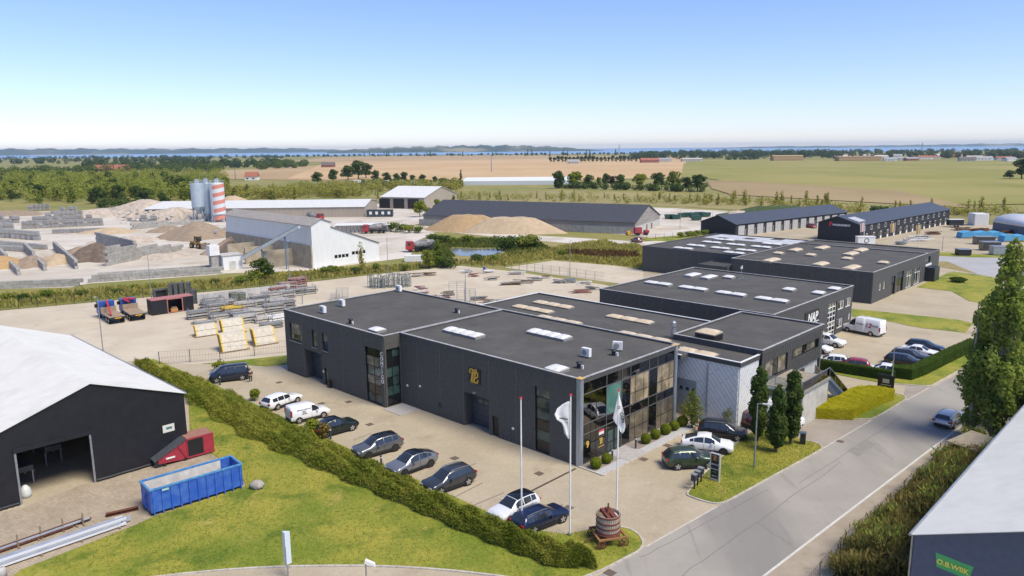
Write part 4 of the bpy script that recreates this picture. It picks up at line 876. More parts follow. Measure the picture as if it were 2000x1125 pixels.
put_car(make_car('white car half hidden behind the black square sign', pw, 'sedan'), (1704,732), (1742,737))
put_car(make_car('plum red car hidden behind the columnar trees', paintmat('plum', (.06,.012,.02)), 'hatch'), (1470,840), (1432,828))
v2 = put_car(make_car('white delivery van behind the columnar trees', pw, 'bigvan', 'van'), (1530,838), (1478,822))
put_car(make_car('red car parked in front of the row of garage doors', pred, 'hatch'), (1588,446.5), (1574,444))
put_car(make_car('dull red car on the grass by the barn road', paintmat('dull red', (.22,.07,.07)), 'hatch'), (1232,472), (1246,474.5))
put_car(make_car('plum car beside the entrance of the far dark building', MATS['car paint plum'], 'hatch'), (1828,508), (1819,514))
# display car on the upper floor behind the glass
dc = make_car('silver show car standing upstairs behind the dark glass front', psil, 'coupe', name='display_car', roofm=roofk); del dc['_W']
dc.location = T(-42.2, 51.6, 3.765); dc.rotation_euler = (0,0,-YAW)
# ================================================================ near halls and props
def hgt(x, yb, yt):
    b = G(x, yb); lo, hi = 0.0, 40.0
    for _ in range(50):
        m_ = (lo+hi)/2; d = Vector((b.x,b.y,m_-H)); y = 562.5-FPX*d.dot(_u)/d.dot(_F)
        if y > yt: lo = m_
        else: hi = m_
    return lo
pvc_w = layered('white roof membrane', (.64,.63,.58), [((.55,.54,.50), .25, .45, .7, .8, None), ((.70,.69,.64), .9, .45, .7, .7, None), ((.46,.46,.44), .5, .68, .85, .5, (1,.15,1,.78))], rough=.6, bump=.25, bscale=1.2)
pvc_k = mat('black membrane', (.006,.0065,.009), (.010,.011,.015), rough=.55, scale=1.2, bump=.3, bscale=1.5)
def hall(name, label, C0, ang, wd, L, ze, zr, wallm, roofm, door=None, sag=.0):
    """gable hall; local x along the front gable, local +y outwards; door = (x0, x1, z)"""
    o = thing(name, label, 'hall', (C0[0],C0[1],0), ang); hw = wd/2
    zt = lambda x: ze+(zr-ze)*(1-abs(x-hw)/hw)
    def gable(y, drs):
        xs = [0, *( [drs[0],drs[1]] if drs else []), hw, wd]; xs = sorted(set(xs))
        for a, b_ in zip(xs[:-1], xs[1:]):
            z0 = drs[2] if drs and a >= drs[0]-1e-6 and b_ <= drs[1]+1e-6 else 0.0
            MB().vprism([(a,z0),(b_,z0),(b_,zt(b_)),(a,zt(a))], 'x', y-.10, y).build('gable_wall', wallm, o)
    gable(0, door); gable(-L+.1, None)
    for x in (.0, wd): MB().box(x-.06,x+.06,-L,-.10,0,ze).build('side_wall', wallm, o)
    nb = 7
    for sd_ in (0, 1):
        for k in range(nb):      # one membrane bay between two frames, slightly sagging
            b = MB(); V = []; nu, nv = 8, 6; y0, y1 = .18-(L+.3)*k/nb, .18-(L+.3)*(k+1)/nb
            for i in range(nu+1):
                for j in range(nv+1):
                    u = i/nu; v = j/nv; x = -.25+(hw+.25)*u if sd_ == 0 else wd+.25-(hw+.25)*u
                    z = ze+(zr-ze)*((x/hw) if sd_ == 0 else ((wd-x)/hw)) + .10 - sag*math.sin(math.pi*v)*math.sin(math.pi*min(1,u*1.0))
                    V.append((x, y0+(y1-y0)*v, z))
            b.add(V, [(i*(nv+1)+j,(i+1)*(nv+1)+j,(i+1)*(nv+1)+j+1,i*(nv+1)+j+1) for i in range(nu) for j in range(nv)])
            ob = b.build('roof_bay', roofm, o)
            sl = ob.modifiers.new('s', 'SOLIDIFY'); sl.thickness = .04; sl.offset = -1
    for x in (-.2, wd+.2): MB().tube((x,.18,ze+.02),(x,-L-.1,ze+.02),.09,n=8).build('gutter', steel_g, o)
    return o
tang = math.atan2(-.722,-.69)
tent = hall('storage_hall', 'black-walled storage hall with white membrane roof and open doorway', (-30.5,66.4), tang, 15.4, 32.5, 6.0, 8.75, pvc_k, pvc_w, (8.2,13.55,4.4))
for x_ in (8.05,13.55): MB().box(x_,x_+.15,-.02,.08,0,4.5).build('door_jamb', steel_g, tent)
MB().box(8.0,13.75,.0,.14,4.4,4.75).build('door_head', pvc_k, tent)
for x0, x1 in ((.1,8.0),(13.75,15.3)):
    b = MB(); n = 14; V = []
    for i in range(n+1):
        x = x0+(x1-x0)*i/n
        for a_ in range(6): t_ = math.pi*a_/5; V.append((x, .02+math.sin(t_)*(.16+.04*math.sin(i*1.7)), .15+math.cos(t_)*.14))
    b.add(V, [(i*6+j,(i+1)*6+j,(i+1)*6+j+1,i*6+j+1) for i in range(n) for j in range(5)]).build('rolled_skirt', pvc_k, tent, smooth=True)
sg = MB().box(1.1,2.15,.01,.05,2.75,3.45).build('hall_sign', mat('cream board', (.62,.60,.53), rough=.6), tent)
MB().box(1.32,1.85,.05,.062,3.02,3.22).build('sign_print', mat('teal print', (.05,.16,.17), rough=.5), tent)
# load racks inside the doorway
for i, (x, y, lab) in enumerate(((12.4,-3.2,'long loaded pallet with dark sheet nearest the hall doorway'),(9.3,-6.6,'long loaded pallet deeper inside the hall doorway'))):
    o = thing('loaded_pallet', lab, 'pallet', tent.matrix_basis @ Vector((x,y,0)), tang, 'pallets in the hall')
    bb = MB()
    for xx in (-.7,0,.6): bb.box(xx,xx+.1,-5,0,1.28,1.40)
    bb.box(-.7,.7,-.25,-.12,1.40,1.45).box(-.7,.7,-5,-4.9,1.40,1.45); bb.build('pallet_frame', wood_p, o)
    for yy in (-4.7,-.6):
        for xx in (-.62,.62): MB().box(xx-.05,xx+.05,yy-.05,yy+.05,0,1.28).build('trestle_leg', steel_g, o)
    MB().box(-.62,.62,-4.9,-.15,1.45,1.85).build('load', mat('sheeted load', (.06,.07,.065), (.10,.11,.10), rough=.5, scale=3, bump=.4, bscale=3), o)
    MB().box(.6,.7,-.3,-.2,1.40,2.3).build('stake', wood_p, o)
bg_ = thing('plastic_sack', 'pale plastic sack at the left jamb of the hall doorway', 'sack', tent.matrix_basis @ Vector((13.0,-1.2,0)))
MB().lathe([(0,0),(.38,.02),(.46,.35),(.36,.8),(.15,1.05),(0,1.1)], 10).build('sack', mat('sack film', (.55,.58,.56), rough=.4), bg_, smooth=True)
rhall = hall('membrane_hall', 'blue-grey hall with white membrane roof and green sign at the lower right', (23.0,39.65), math.atan2(-.70,.714), 14, 42, 6.0, 8.9, mat('blue grey cladding', (.075,.095,.15), (.09,.11,.17), rough=.6, scale=3), pvc_w)
# that hall's gable faces -y in this frame: turn it so that the body runs up the street
rhall.rotation_euler = (0,0,math.atan2(-.70,.714)); rhall.scale = (1,-1,1)
gs = MB(); gs.add([(1.25,.02,4.55),(1.22,.02,4.95),(1.15,.02,5.38),(2.5,.02,5.28),(3.05,.02,5.25),(2.95,.02,4.8),(3.0,.02,4.35),(2.2,.02,4.47)], [tuple(range(8))])
gs_o = gs.build('wall_sign', mat('green sign', (.07,.42,.13), rough=.5), rhall); gs_o.modifiers.new('s','SOLIDIFY').thickness = .03
text_mesh('sign_lettering', 'O.B.WIIK', .40, mat('yellow letters', (.80,.72,.12), rough=.5), rhall, Matrix(((1,0,0,2.05),(0,0,1,.055),(-.06,1,0,4.87),(0,0,0,1))), bold=.012)
dp = MB().tube((-.12,-.1,0),(-.12,-.1,5.9),.07,n=8).build('downpipe', steel_g, rhall)
# ---------------------------------------------------------------- blue roll-off container
blue = mat('blue container paint', (.022,.095,.44), (.07,.17,.48), rough=.5, scale=1.6, detail=9, lo=.42, hi=.75)
p0, p1 = G(296,1011), G(477.5,954); dv = (p1-p0); Lc = dv.length; an = math.atan2(dv.y, dv.x)
bc = thing('roll_off_container', 'open blue roll-off container holding scrap metal on the hall yard', 'container', p0, an); Wc, Hc = 2.45, 2.25
MB().box(.1,Lc-.1,.06,.12,.30,Hc-.1).build('side_wall', blue, bc); MB().box(.1,Lc-.1,Wc-.12,Wc-.06,.30,Hc-.1).build('side_wall', blue, bc)
MB().box(.06,.12,.06,Wc-.06,.30,Hc-.1).build('end_wall', blue, bc); MB().box(Lc-.12,Lc-.06,.06,Wc-.06,.30,Hc-.1).build('end_wall', blue, bc)
dust = mat('dusty inner steel', (.64,.61,.55), (.48,.46,.42), rough=.9, scale=1.5)
MB().box(.13,Lc-.13,.13,Wc-.13,.28,.34).build('floor', dust, bc); MB().box(.13,Lc-1.0,Wc-.15,Wc-.125,.34,Hc-.15).build('dusty_lining', dust, bc); MB().box(.125,.15,.2,Wc-.2,.34,Hc-.2).build('dusty_lining', dust, bc)
rm = MB(); rm.box(0,Lc,0,.16,Hc-.12,Hc).box(0,Lc,Wc-.16,Wc,Hc-.12,Hc).box(0,.16,.16,Wc-.16,Hc-.12,Hc).box(Lc-.16,Lc,.16,Wc-.16,Hc-.12,Hc); rm.build('top_rim', mat('light blue rim', (.10,.30,.50), (.05,.18,.45), rough=.5, scale=3), bc)
for k in range(11):
    x = .25+(Lc-.5)*k/10
    for y0, y1 in ((-.03,.06),(Wc-.06,Wc+.03)): MB().box(x-.045,x+.045,y0,y1,.05,Hc-.12).build('rib', blue, bc)
for y in (.55, Wc-.55): MB().box(.1,Lc-.1,y-.09,y+.09,.06,.28).build('skid', blue, bc)
for x in (.2, Lc-.2):
    for y in (.4, Wc-.4): MB().tube((x,y-.15,.13),(x,y+.15,.13),.13,n=12).build('roller', trim_k, bc)
MB().beam((-.02,Wc/2,.4),(-.02,Wc/2,1.5),.10,.12).beam((-.10,Wc/2-.3,1.5),(-.10,Wc/2+.3,1.5),.08,.10).build('hook_bar', blue, bc)
MB().box(.95,1.45,-.045,-.03,Hc-.35,Hc-.18).build('id_plate', mat('mint plate', (.35,.55,.50), rough=.5), bc)
for k, (x, y, L_, a_, m_) in enumerate(((2.2,.7,3.2,.03,white_p),(4.2,.9,3.0,.10,steel_g),(5.0,1.2,2.4,-.05,steel_g),(1.4,.6,.7,.6,black_p))):
    o = thing('scrap_piece', ['white strip of scrap leaning in the blue container','grey scrap profile in the middle of the blue container','thin scrap profile towards the right end of the blue container','black scrap plate at the left end of the blue container'][k], 'scrap', bc.matrix_basis @ Vector((x,y,.36)), an+a_, 'scrap in the blue container')
    b = MB(); b.beam((-L_/2,0,.06 if k != 3 else .2),(L_/2,0,.5 if k != 3 else .3),.14,.10); b.beam((-L_/2,.2,.06),(L_/2*.8,.2,.10),.10,.08); b.build('scrap_bar', m_, o)
# ---------------------------------------------------------------- red compactor
red = mat('faded red paint', (.36,.030,.055), (.28,.025,.04), rough=.5, scale=3)
q0, q1 = G(303,917), G(412,886); an2 = math.atan2((q1-q0).y,(q1-q0).x); Lr = 5.4
rc = thing('waste_compactor', 'faded red waste compactor with sloping black hatch against the black hall', 'compactor', q0, an2)
b = MB(); b.vprism([(2.9,.15),(Lr,.15),(Lr,2.0),(2.9,2.0)], 'x', 0, 1.9).build('press_box', red, rc)
b = MB(); b.vprism([(.35,.35),(2.88,.15),(2.88,1.95),(.35,.75)], 'x', .03, 1.87).build('hopper', red, rc)
MB().add([(.0,-.05,.62),(2.86,-.05,1.98),(2.86,1.95,1.98),(.0,1.95,.62),(.0,-.05,.72),(2.86,-.05,2.08),(2.86,1.95,2.08),(.0,1.95,.72)], [(3,2,1,0),(4,5,6,7),(0,1,5,4),(1,2,6,5),(2,3,7,6),(3,0,4,7)]).build('hatch', mat('slate hatch', (.045,.05,.06), (.07,.075,.085), rough=.6, scale=4), rc)
MB().box(2.95,Lr-.05,.05,1.85,2.0,2.06).build('rusty_top', mat('rusted red top', (.25,.11,.08), (.32,.16,.12), rough=.9, scale=4), rc)
MB().box(3.0,4.4,-.03,0,.35,1.85).build('side_door', black_p, rc); MB().box(.1,.8,.1,1.8,.1,.6).build('motor_box', pnv, rc)
for x in (.9,2.7,5.1): MB().tube((x,-.02,.15),(x,1.92,.15),.15,n=12).build('roller', trim_k, rc)
MB().beam((2.85,-.02,.3),(2.2,-.02,1.5),.06,.12).build('brace', red, rc); MB().box(1.0,1.8,-.035,-.005,.62,.78).build('lettering_plate', white_p, rc)
MB().box(2.86,Lr,-.03,0,1.9,2.0).box(4.45,Lr,-.03,0,.15,.3).build('frame_edge', red, rc)
# ---------------------------------------------------------------- steel profiles on the hall yard edge
prof = mat('coated steel profile', (.38,.42,.50), (.50,.54,.60), rough=.35, metal=.3, scale=1.2); profw = mat('bright profile', (.70,.72,.76), rough=.35, metal=.2)
def bundle(name, label, a, b_, rows, w0, h0, mats, seed, group=None):
    rn = random.Random(seed); A, B_ = G(*a), G(*b_); d = B_-A; L_ = d.length
    o = thing(name, label, 'steel profiles', A, math.atan2(d.y,d.x), group)
    z = .14
    for r_, n in enumerate(rows):
        for k in range(n):
            x0 = rn.uniform(-.3,1.0); x1 = L_-rn.uniform(0,1.6); y = .1+k*w0*1.12+r_*w0*.3
            MB().box(x0,x1,y,y+w0,z,z+h0*rn.uniform(.8,1.0)).build('steel_profile', mats[rn.randrange(len(mats))], o)
        z += h0+.02
    for x in np.arange(.8, L_, 2.6): MB().box(x-.06,x+.06,-.1,rows[0]*w0*1.12+.3,.02,.12).build('bearer', wood_p, o)
    return o
bundle('profile_stack', 'large stack of bluish steel profiles along the lawn edge', (-30,1125), (272,1020), (6,5,3), .20, .15, [prof,prof,profw], 3)
bundle('profile_stack', 'thinner row of grey profiles and rusty pipes behind the large profile stack', (-30,1094), (188,1017), (4,2), .17, .12, [prof,prof,rust], 8)
for k, (x, y) in enumerate(((36,1065),(81,1048),(124,1033),(163,1022))):
    o = thing('timber_stake', ['leftmost','second','third','rightmost'][k]+' upright timber stake holding the profiles at the hall yard', 'stake', G(x,y+4), an, 'stakes of the profile stack'); MB().box(-.05,.05,-.05,.05,0,1.0).build('post', wood_p, o); MB().box(-.06,.06,-.3,.3,.0,.1).build('foot', wood_p, o)
o = thing('rusty_beam', 'short rusty steel beam lying on the hall yard paving', 'steel beam', G(207,1010), math.atan2(*(G(250,1000)-G(207,1010)).yx)); MB().box(0,2.3,-.16,.16,0,.03).box(0,2.3,-.16,.16,.25,.28).build('flange', rust, o); MB().box(0,2.3,-.02,.02,.03,.25).build('web', rust, o)
# boulder
bo = MB(); n1, n2 = 12, 8; V = []
for i in range(n1):
    for j in range(n2+1):
        t_, p_ = 2*math.pi*i/n1, math.pi*j/n2; r_ = .55*(1+.12*math.sin(3*t_+j)+.08*math.cos(5*t_-2*j))
        V.append((r_*1.15*math.sin(p_)*math.cos(t_), r_*.85*math.sin(p_)*math.sin(t_), .36+r_*.75*math.cos(p_)))
bo.add(V, [(i*(n2+1)+j,((i+1) % n1)*(n2+1)+j,((i+1) % n1)*(n2+1)+j+1,i*(n2+1)+j+1) for i in range(n1) for j in range(n2)])
o = bo.build('boulder', mat('grey stone', (.28,.26,.23), (.40,.37,.33), rough=.9, scale=4, bump=.4), smooth=True); o.location = G(503,955); tag(o, 'grey boulder lying on the lawn right of the blue container', 'boulder')
# street totem sign and low lamp at the bottom edge
o = thing('street_sign', 'pale three-sided street pillar sign on a thin post at the lawn kerb', 'sign', G(563,1128)); MB().tube((0,0,0),(0,0,1.1),.06,n=8).build('post', steel_g, o)
b = MB(); tri = [(-.26,.12),(.26,.12),(.0,-.16)]; b.prism(tri, 1.0, 3.3); b.build('panel', mat('pale blue panel', (.55,.62,.68), rough=.5), o); MB().box(-.012,.012,-.19,-.163,1.0,2.3).build('lettering_strip', trim_k, o)
o = thing('path_lamp', 'small white lamp head on a slim pole at the bottom edge', 'lamp', G(718,1180)); hh = hgt(718,1180,1096); MB().tube((0,0,0),(0,0,hh),.05,n=8).build('pole', steel_g, o); MB().vprism([(-.08,hh-.1),(.6,hh-.35),(.55,hh-.15),(0,hh+.12)], 'x', -.12, .12).build('lamp_head', white_p, o)
o = thing('pale_bollard', 'pale rounded block at the lower left corner of the lawn', 'block', G(4,1128)); MB().lathe([(0,0),(.3,0),(.32,.5),(.25,.68),(0,.72)], 12).build('block', concrete_l, o, smooth=True)
# ---------------------------------------------------------------- flagpoles and flags
def flag(pole_loc, zt, pts, label, printm, txt):
    """cloth outline given as rows of (drop, [offsets]) in the plane facing the street; ripples are real geometry"""
    o = thing('flag', label, 'flag', pole_loc)
    rows = len(pts); cols = 12; V = []
    for i, (dz, u0, u1) in enumerate(pts):
        for j in range(cols+1):
            f_ = j/cols; u = u0+(u1-u0)*f_; V.append((u, .10*math.sin(f_*7+i*.9)*f_ + .06*math.sin(i*1.3)*f_, zt-dz))
    b = MB().add(V, [(i*(cols+1)+j,(i+1)*(cols+1)+j,(i+1)*(cols+1)+j+1,i*(cols+1)+j+1) for i in range(rows-1) for j in range(cols)])
    c_ = b.build('cloth', mat('flag cloth', (.66,.67,.68), rough=.8), o, smooth=True); c_.modifiers.new('s','SOLIDIFY').thickness = .006
    for (x, y, z, s_, t_, rot) in txt:
        q = text_mesh('flag_print', t_, s_, printm, o, wall_mat4((x,y,zt-z),(0,-1,0)) @ Matrix.Rotation(rot,4,'Z'), ext=.004, bold=.01)
    return o
for k, (xb,yb,xt,yt,lab) in enumerate(((1019,1032,1013,778,'leftmost white flagpole with red cap and no flag'),(1113,1047,1108,772,'middle white flagpole with red cap'),(1204,1012,1207,763,'rightmost white flagpole with red cap behind the wine press'))):
    p = G(xb,yb); z_ = hgt(xb,yb,yt); o = thing('flagpole', lab, 'flagpole', p, 0, 'flagpoles')
    MB().tube((0,0,0),(0,0,z_),.075,.045,n=12).build('pole', white_p, o, smooth=False); MB().lathe([(0,z_+.12),(.09,z_+.08),(.11,z_),(.0,z_-.01)], 10).build('cap', mat('red cap', (.55,.02,.03), rough=.4), o); MB().tube((0,0,0),(0,0,.25),.14,n=12).build('base', steel_g, o)
    if k == 1: flag(p, z_-.45, [(0,-.05,-.15),(.25,-.05,-.55),(.55,-.05,-.95),(.95,-.05,-1.15),(1.3,-.05,-1.0),(1.6,-.05,-.62),(2.0,-.05,-.50),(2.4,-.05,-.44),(2.8,-.05,-.2)], 'white flag curling to the left on the middle flagpole', trim_k, [(-.5,-.14,1.25,.16,'HARALD',-.2),(-.25,-.14,1.6,.30,'6',0)])
    if k == 2: flag(p, z_-.35, [(0,-.04,.06),(.4,-.12,.16),(.8,-.2,.26),(1.3,-.3,.38),(1.8,-.42,.44),(2.15,-.25,.5),(2.5,.02,.55),(2.85,.15,.5),(3.0,.25,.4)], 'white flag hanging with dark letters on the rightmost flagpole', trim_k, [(.28,-.16,1.7,.36,'CON',-1.35),(-.02,-.16,.9,.3,'TI',-1.35)])
# ---------------------------------------------------------------- wine press on a cart
wp = thing('wine_press', 'old slatted wine press with red iron hoops on a rusty four-wheeled cart', 'wine press', G(1187,1058), .25); wp.scale = (.9,.9,.95)
redi = mat('red oxide iron', (.20,.045,.030), (.12,.035,.022), rough=.85, scale=5); slat = mat('grey slat', (.42,.36,.29), (.30,.25,.19), rough=.9, scale=6)
for k in range(36):
    a_ = 2*math.pi*k/36; sb = MB(); sb.obox((.92*math.cos(a_), .92*math.sin(a_), 0), .05, .125, 1.45, a_, z0=.92); sb.build('slat', slat, wp)
for z_ in (.98,1.35,1.75,2.22): MB().lathe([(.945,z_),(.985,z_),(.985,z_+.11),(.945,z_+.11),(.945,z_)], 28).build('hoop', redi, wp)
MB().tube((0,0,.86),(0,0,.92),1.05,n=24).build('press_tray', redi, wp); MB().tube((0,0,.92),(0,0,2.12),.86,n=20).build('inner_lining', white_p, wp)
b = MB(); b.box(-.35,-.05,-.85,.85,2.14,2.42).box(.05,.42,-.85,.85,2.14,2.46); b.build('press_beam', redi, wp); MB().box(-.7,-.4,-.5,.5,2.13,2.25).build('press_beam', wood_p, wp)
MB().tube((0,0,2.1),(0,0,3.15),.065,n=10).build('screw', rust, wp); MB().tube((0,0,2.4),(0,0,2.65),.16,.10,n=10).build('screw_nut', rust, wp)
b = MB(); b.box(-1.2,1.2,-1.15,-1.0,.70,.84).box(-1.2,1.2,1.0,1.15,.70,.84).box(-1.2,-1.05,-1.0,1.0,.70,.84).box(1.05,1.2,-1.0,1.0,.70,.84); b.build('cart_frame', mat('rusty wood', (.22,.10,.045), (.30,.16,.06), rough=.9, scale=5), wp)
for x in (-.95,.95):
    MB().tube((x,-1.05,.35),(x,1.05,.35),.05,n=8).build('axle', rust, wp)
    for y in (-1.12,1.12):
        rg = MB(); 
        nseg = 20
        for q in range(nseg):
            a_, b2 = 2*math.pi*q/nseg, 2*math.pi*(q+1)/nseg
            rg.beam((x+.36*math.cos(a_),y,.37+.33*math.sin(a_)),(x+.36*math.cos(b2),y,.37+.33*math.sin(b2)),.08,.05)
        wl = rg.build('wheel', rust, wp); s2 = MB()
        for q in range(6): a_ = math.pi*q/6; s2.beam((x-.34*math.cos(a_),y,.37-.31*math.sin(a_)),(x+.34*math.cos(a_),y,.37+.31*math.sin(a_)),.03,.035)
        s2.build('spokes', rust, wl)
MB().box(-.6,.6,-.6,.6,.55,.70).build('undercarriage', rust, wp); MB().beam((-1.2,0,.6),(-2.0,0,.25),.07,.07).build('drawbar', rust, wp)
# ---------------------------------------------------------------- totem, mailboxes, bin, bollards
pL, pR = G(1386.5,936.4), G(1405.2,942.4); d = pR-pL; an3 = math.atan2(d.y,d.x); Wt = d.length; zt_ = hgt(1388,936.6,883)
tm = thing('sign_totem', 'tall black sign totem with four panels and gold emblem on the island lawn', 'sign', pL, an3)
MB().box(0,.09,-.12,.12,0,zt_).box(Wt-.09,Wt,-.12,.12,0,zt_).box(.09,Wt-.09,-.12,.12,zt_-.05,zt_).box(.09,Wt-.09,-.12,.12,.1,.25).build('frame', mat('white aluminium', (.55,.56,.57), rough=.35, metal=.4), tm)
zc = [.25,.95,1.75,2.5,zt_-.05] if zt_ > 2.8 else [.25,.25+(zt_-.3)*.2,.25+(zt_-.3)*.45,.25+(zt_-.3)*.70,zt_-.05]
for k in range(4): MB().box(.09,Wt-.09,-.09,.09,zc[k]+.02,zc[k+1]-.02).build('panel', black_p, tm)
monogram(tm, mat('bronze emblem', (.42,.24,.08), rough=.5), (Wt/2,-.10,(zc[3]+zc[4])/2), (0,-1,0), .5, .012)
for (k, t_, s_, m_, dz) in ((2,'CONTIGO',.22,white_p,0),(1,'MEDITERRAN',.15,white_p,.14),(1,'eco',.24,mat('green print', (.10,.40,.12), rough=.5),-.10),(0,'NETTO',.15,white_p,0)): text_mesh('panel_print', t_, s_, m_, tm, wall_mat4((Wt/2,-.095,(zc[k]+zc[k+1])/2+dz),(0,-1,0)), ext=.006)
for k, (x, y) in enumerate(((1356,956),(1362.5,949.5),(1369,943))):
    o = thing('mailbox', ['dark mailbox on a post nearest the road corner','dark mailbox on a post in the middle of three','dark mailbox on a post closest to the sign totem'][k], 'mailbox', G(x,y), an3, 'mailboxes')
    MB().box(-.05,.05,-.05,.05,0,1.0).build('post', trim_k, o); MB().box(-.2,.2,-.28,.12,.85,1.35).build('box', mat('anthracite box', (.03,.035,.045), rough=.5), o); b = MB(); b.vprism([(-.3,1.35),(.14,1.35),(.14,1.42),(-.08,1.5),(-.3,1.42)], 'y', -.22, .22).build('lid', mat('lid grey', (.22,.23,.25), rough=.4), o)
o = thing('litter_bin', 'dark blue litter bin at the tip of the tree island', 'bin', G(1567,868), -.3); MB().box(-.25,.25,-.25,.25,0,1.15).build('bin_body', pnv, o); MB().box(-.29,.29,-.29,.29,1.15,1.22).build('bin_lid', mat('lid blue', (.06,.09,.14), rough=.4), o); MB().box(-.18,.18,-.262,-.25,.8,.95).build('slot', black_p, o)
for k, (x, y, lab) in enumerate(((1195.7,899,'dark bollard light left of the entrance slab'),(1241.5,876.5,'dark bollard light right of the entrance slab'),(646,858,'bollard light in the hedge behind the very dark green car'),(745,914,'bollard light in the hedge beside the silver grey crossover'),(430,752,'bollard light beside the dark blue minivan'))):
    o = thing('bollard_light', lab, 'bollard light', G(x,y), 0, 'bollard lights'); MB().tube((0,0,0),(0,0,.95),.09,n=12).build('post', mat('anthracite post', (.04,.05,.07), rough=.5), o); MB().tube((0,0,.95),(0,0,1.08),.085,n=12).build('lens', white_p, o); MB().tube((0,0,1.08),(0,0,1.16),.095,n=12).build('cap', MATS['anthracite post'], o)
# sign board on the yellow hedge lawn
o = thing('square_sign', 'black square sign with small pale emblem behind the yellow hedge', 'sign', G(1712,772), an3+.1)
for x in (.2,1.5): MB().box(x-.05,x+.05,-.05,.05,0,1.0).build('post', trim_k, o)
MB().box(0,1.7,-.06,.06,.95,2.55).build('board', black_p, o); MB().box(.5,1.2,-.075,-.062,1.65,2.1).build('emblem', mat('pale emblem', (.5,.48,.36), rough=.5), o); MB().box(.35,1.4,-.075,-.062,1.38,1.45).build('caption', MATS['pale emblem'], o)
# lamp posts
def lamp_post(label, base, ytop, arm=(.9,.2), r_=.07):
    p = G(*base); z_ = hgt(base[0],base[1],ytop); o = thing('lamp_post', label, 'street lamp', p, 0, 'lamp posts')
    MB().tube((0,0,0),(0,0,min(1.4,z_*.3)),r_*1.35,n=10).build('base_sleeve', steel_g, o); MB().tube((0,0,min(1.4,z_*.3)),(0,0,z_),r_,r_*.7,n=10).build('pole', steel_g, o)
    if arm:
        a_ = Vector((arm[0],arm[1],0)); MB().beam((0,0,z_-.02),tuple(a_*.4+Vector((0,0,z_+.02))),.05,.05).build('arm', steel_g, o); MB().beam(tuple(a_*.35+Vector((0,0,z_+.02))),tuple(a_+Vector((0,0,z_-.02))),.22,.09).build('lamp_head', mat('lamp grey', (.5,.5,.48), rough=.5), o)
    return o
lamp_post('tall lamp post with short arm on the tree island lawn', (1473,914), 788, (1.1,-.4))
lamp_post('slim lamp post beside the clipped dark hedge in the right lot', (1741,752), 679, (.9,0))
lamp_post('lamp post behind the white hall roof at left', (203,700), 580, (-.4,0))
lamp_post('lamp post behind the black container in the yard', (297,590), 498, None)
lamp_post('lamp post in front of the grey concrete wall and scaffold rows', (591,594), 545, (-.5,0))
lamp_post('lamp post near the round tree at the fence', (566,556), 470, (.4,0))
lamp_post('lamp post beside the leaning birch by the fence', (758,533), 464, (.4,0))
lamp_post('lamp post in the storage yard behind the left roof', (910,598), 528, (.4,0))
lamp_post('tall lamp post at the fence corner of the concrete lot', (1113,541), 470, (.4,0))
lamp_post('lamp post on the barn yard', (1328,449), 410, None); lamp_post('lamp post by the black long garage building', (1391,446), 412, None)
lamp_post('slim lamp post at the edge of the far right yard', (1840,490), 462, (.2,0)); lamp_post('lamp post standing against the ribbed black storey', (1597,760), 648, (.3,0))
# person
def skin_body(name, joints, edges, m, parent, sub=1):
    me = bpy.data.meshes.new(name); me.from_pydata([j[:3] for j in joints], edges, []); me.materials.append(m)
    o = bpy.data.objects.new(name, me); col.objects.link(o); o.parent = parent
    sk = o.modifiers.new('skin', 'SKIN'); 
    for i, j in enumerate(joints):
        v = me.skin_vertices[0].data[i]; v.radius = (j[3], j[4] if len(j) > 4 else j[3]); v.use_root = (i == 0)
    sk.use_smooth_shade = True
    s_ = o.modifiers.new('sub', 'SUBSURF'); s_.levels = sub; s_.render_levels = sub
    return o
pe = thing('person', 'person in dark jacket and dark trousers standing beside the dark blue minivan', 'person', G(490,747), .3)
skn = mat('skin', (.45,.27,.19), rough=.6)
J = [(0,0,.95,.14,.10),(0,0,1.2,.14,.10),(0,0,1.42,.17,.10),(0,0,1.53,.055),(0,-.01,1.62,.085,.10),(0,0,1.73,.075,.09),
     (.20,0,1.42,.06),(.25,.02,1.16,.048),(.20,-.16,1.0,.038),(.13,-.26,1.06,.035),(-.20,0,1.42,.06),(-.25,.02,1.16,.048),(-.20,-.16,1.0,.038),(-.13,-.26,1.06,.035),
     (.10,0,.88,.095),(.11,-.01,.48,.065),(.11,.02,.09,.045),(.12,-.14,.04,.04),(-.10,0,.88,.095),(-.11,-.01,.48,.065),(-.11,.02,.09,.045),(-.12,-.14,.04,.04)]
Eg = [(0,1),(1,2),(2,3),(3,4),(4,5),(2,6),(6,7),(7,8),(8,9),(2,10),(10,11),(11,12),(12,13),(0,14),(14,15),(15,16),(16,17),(0,18),(18,19),(19,20),(20,21)]
skin_body('body', J, Eg, skn, pe)
skin_body('jacket', [(0,0,.93,.17,.13),(0,0,1.2,.165,.125),(0,0,1.43,.19,.12),(.21,0,1.43,.075),(.26,.02,1.16,.062),(.205,-.15,1.01,.052),(-.21,0,1.43,.075),(-.26,.02,1.16,.062),(-.205,-.15,1.01,.052)], [(0,1),(1,2),(2,3),(3,4),(4,5),(2,6),(6,7),(7,8)], mat('dark jacket', (.015,.016,.02), rough=.8), pe)
skin_body('trousers', [(0,0,.93,.155,.12),(.105,0,.84,.11),(.112,-.01,.48,.08),(.112,.02,.10,.065),(-.105,0,.84,.11),(-.112,-.01,.48,.08),(-.112,.02,.10,.065)], [(0,1),(1,2),(2,3),(0,4),(4,5),(5,6)], mat('dark trousers', (.03,.032,.04), rough=.85), pe)
for x in (.12,-.12): MB().box(x-.05,x+.05,-.2,.07,0,.09).build('shoe', white_p, pe)
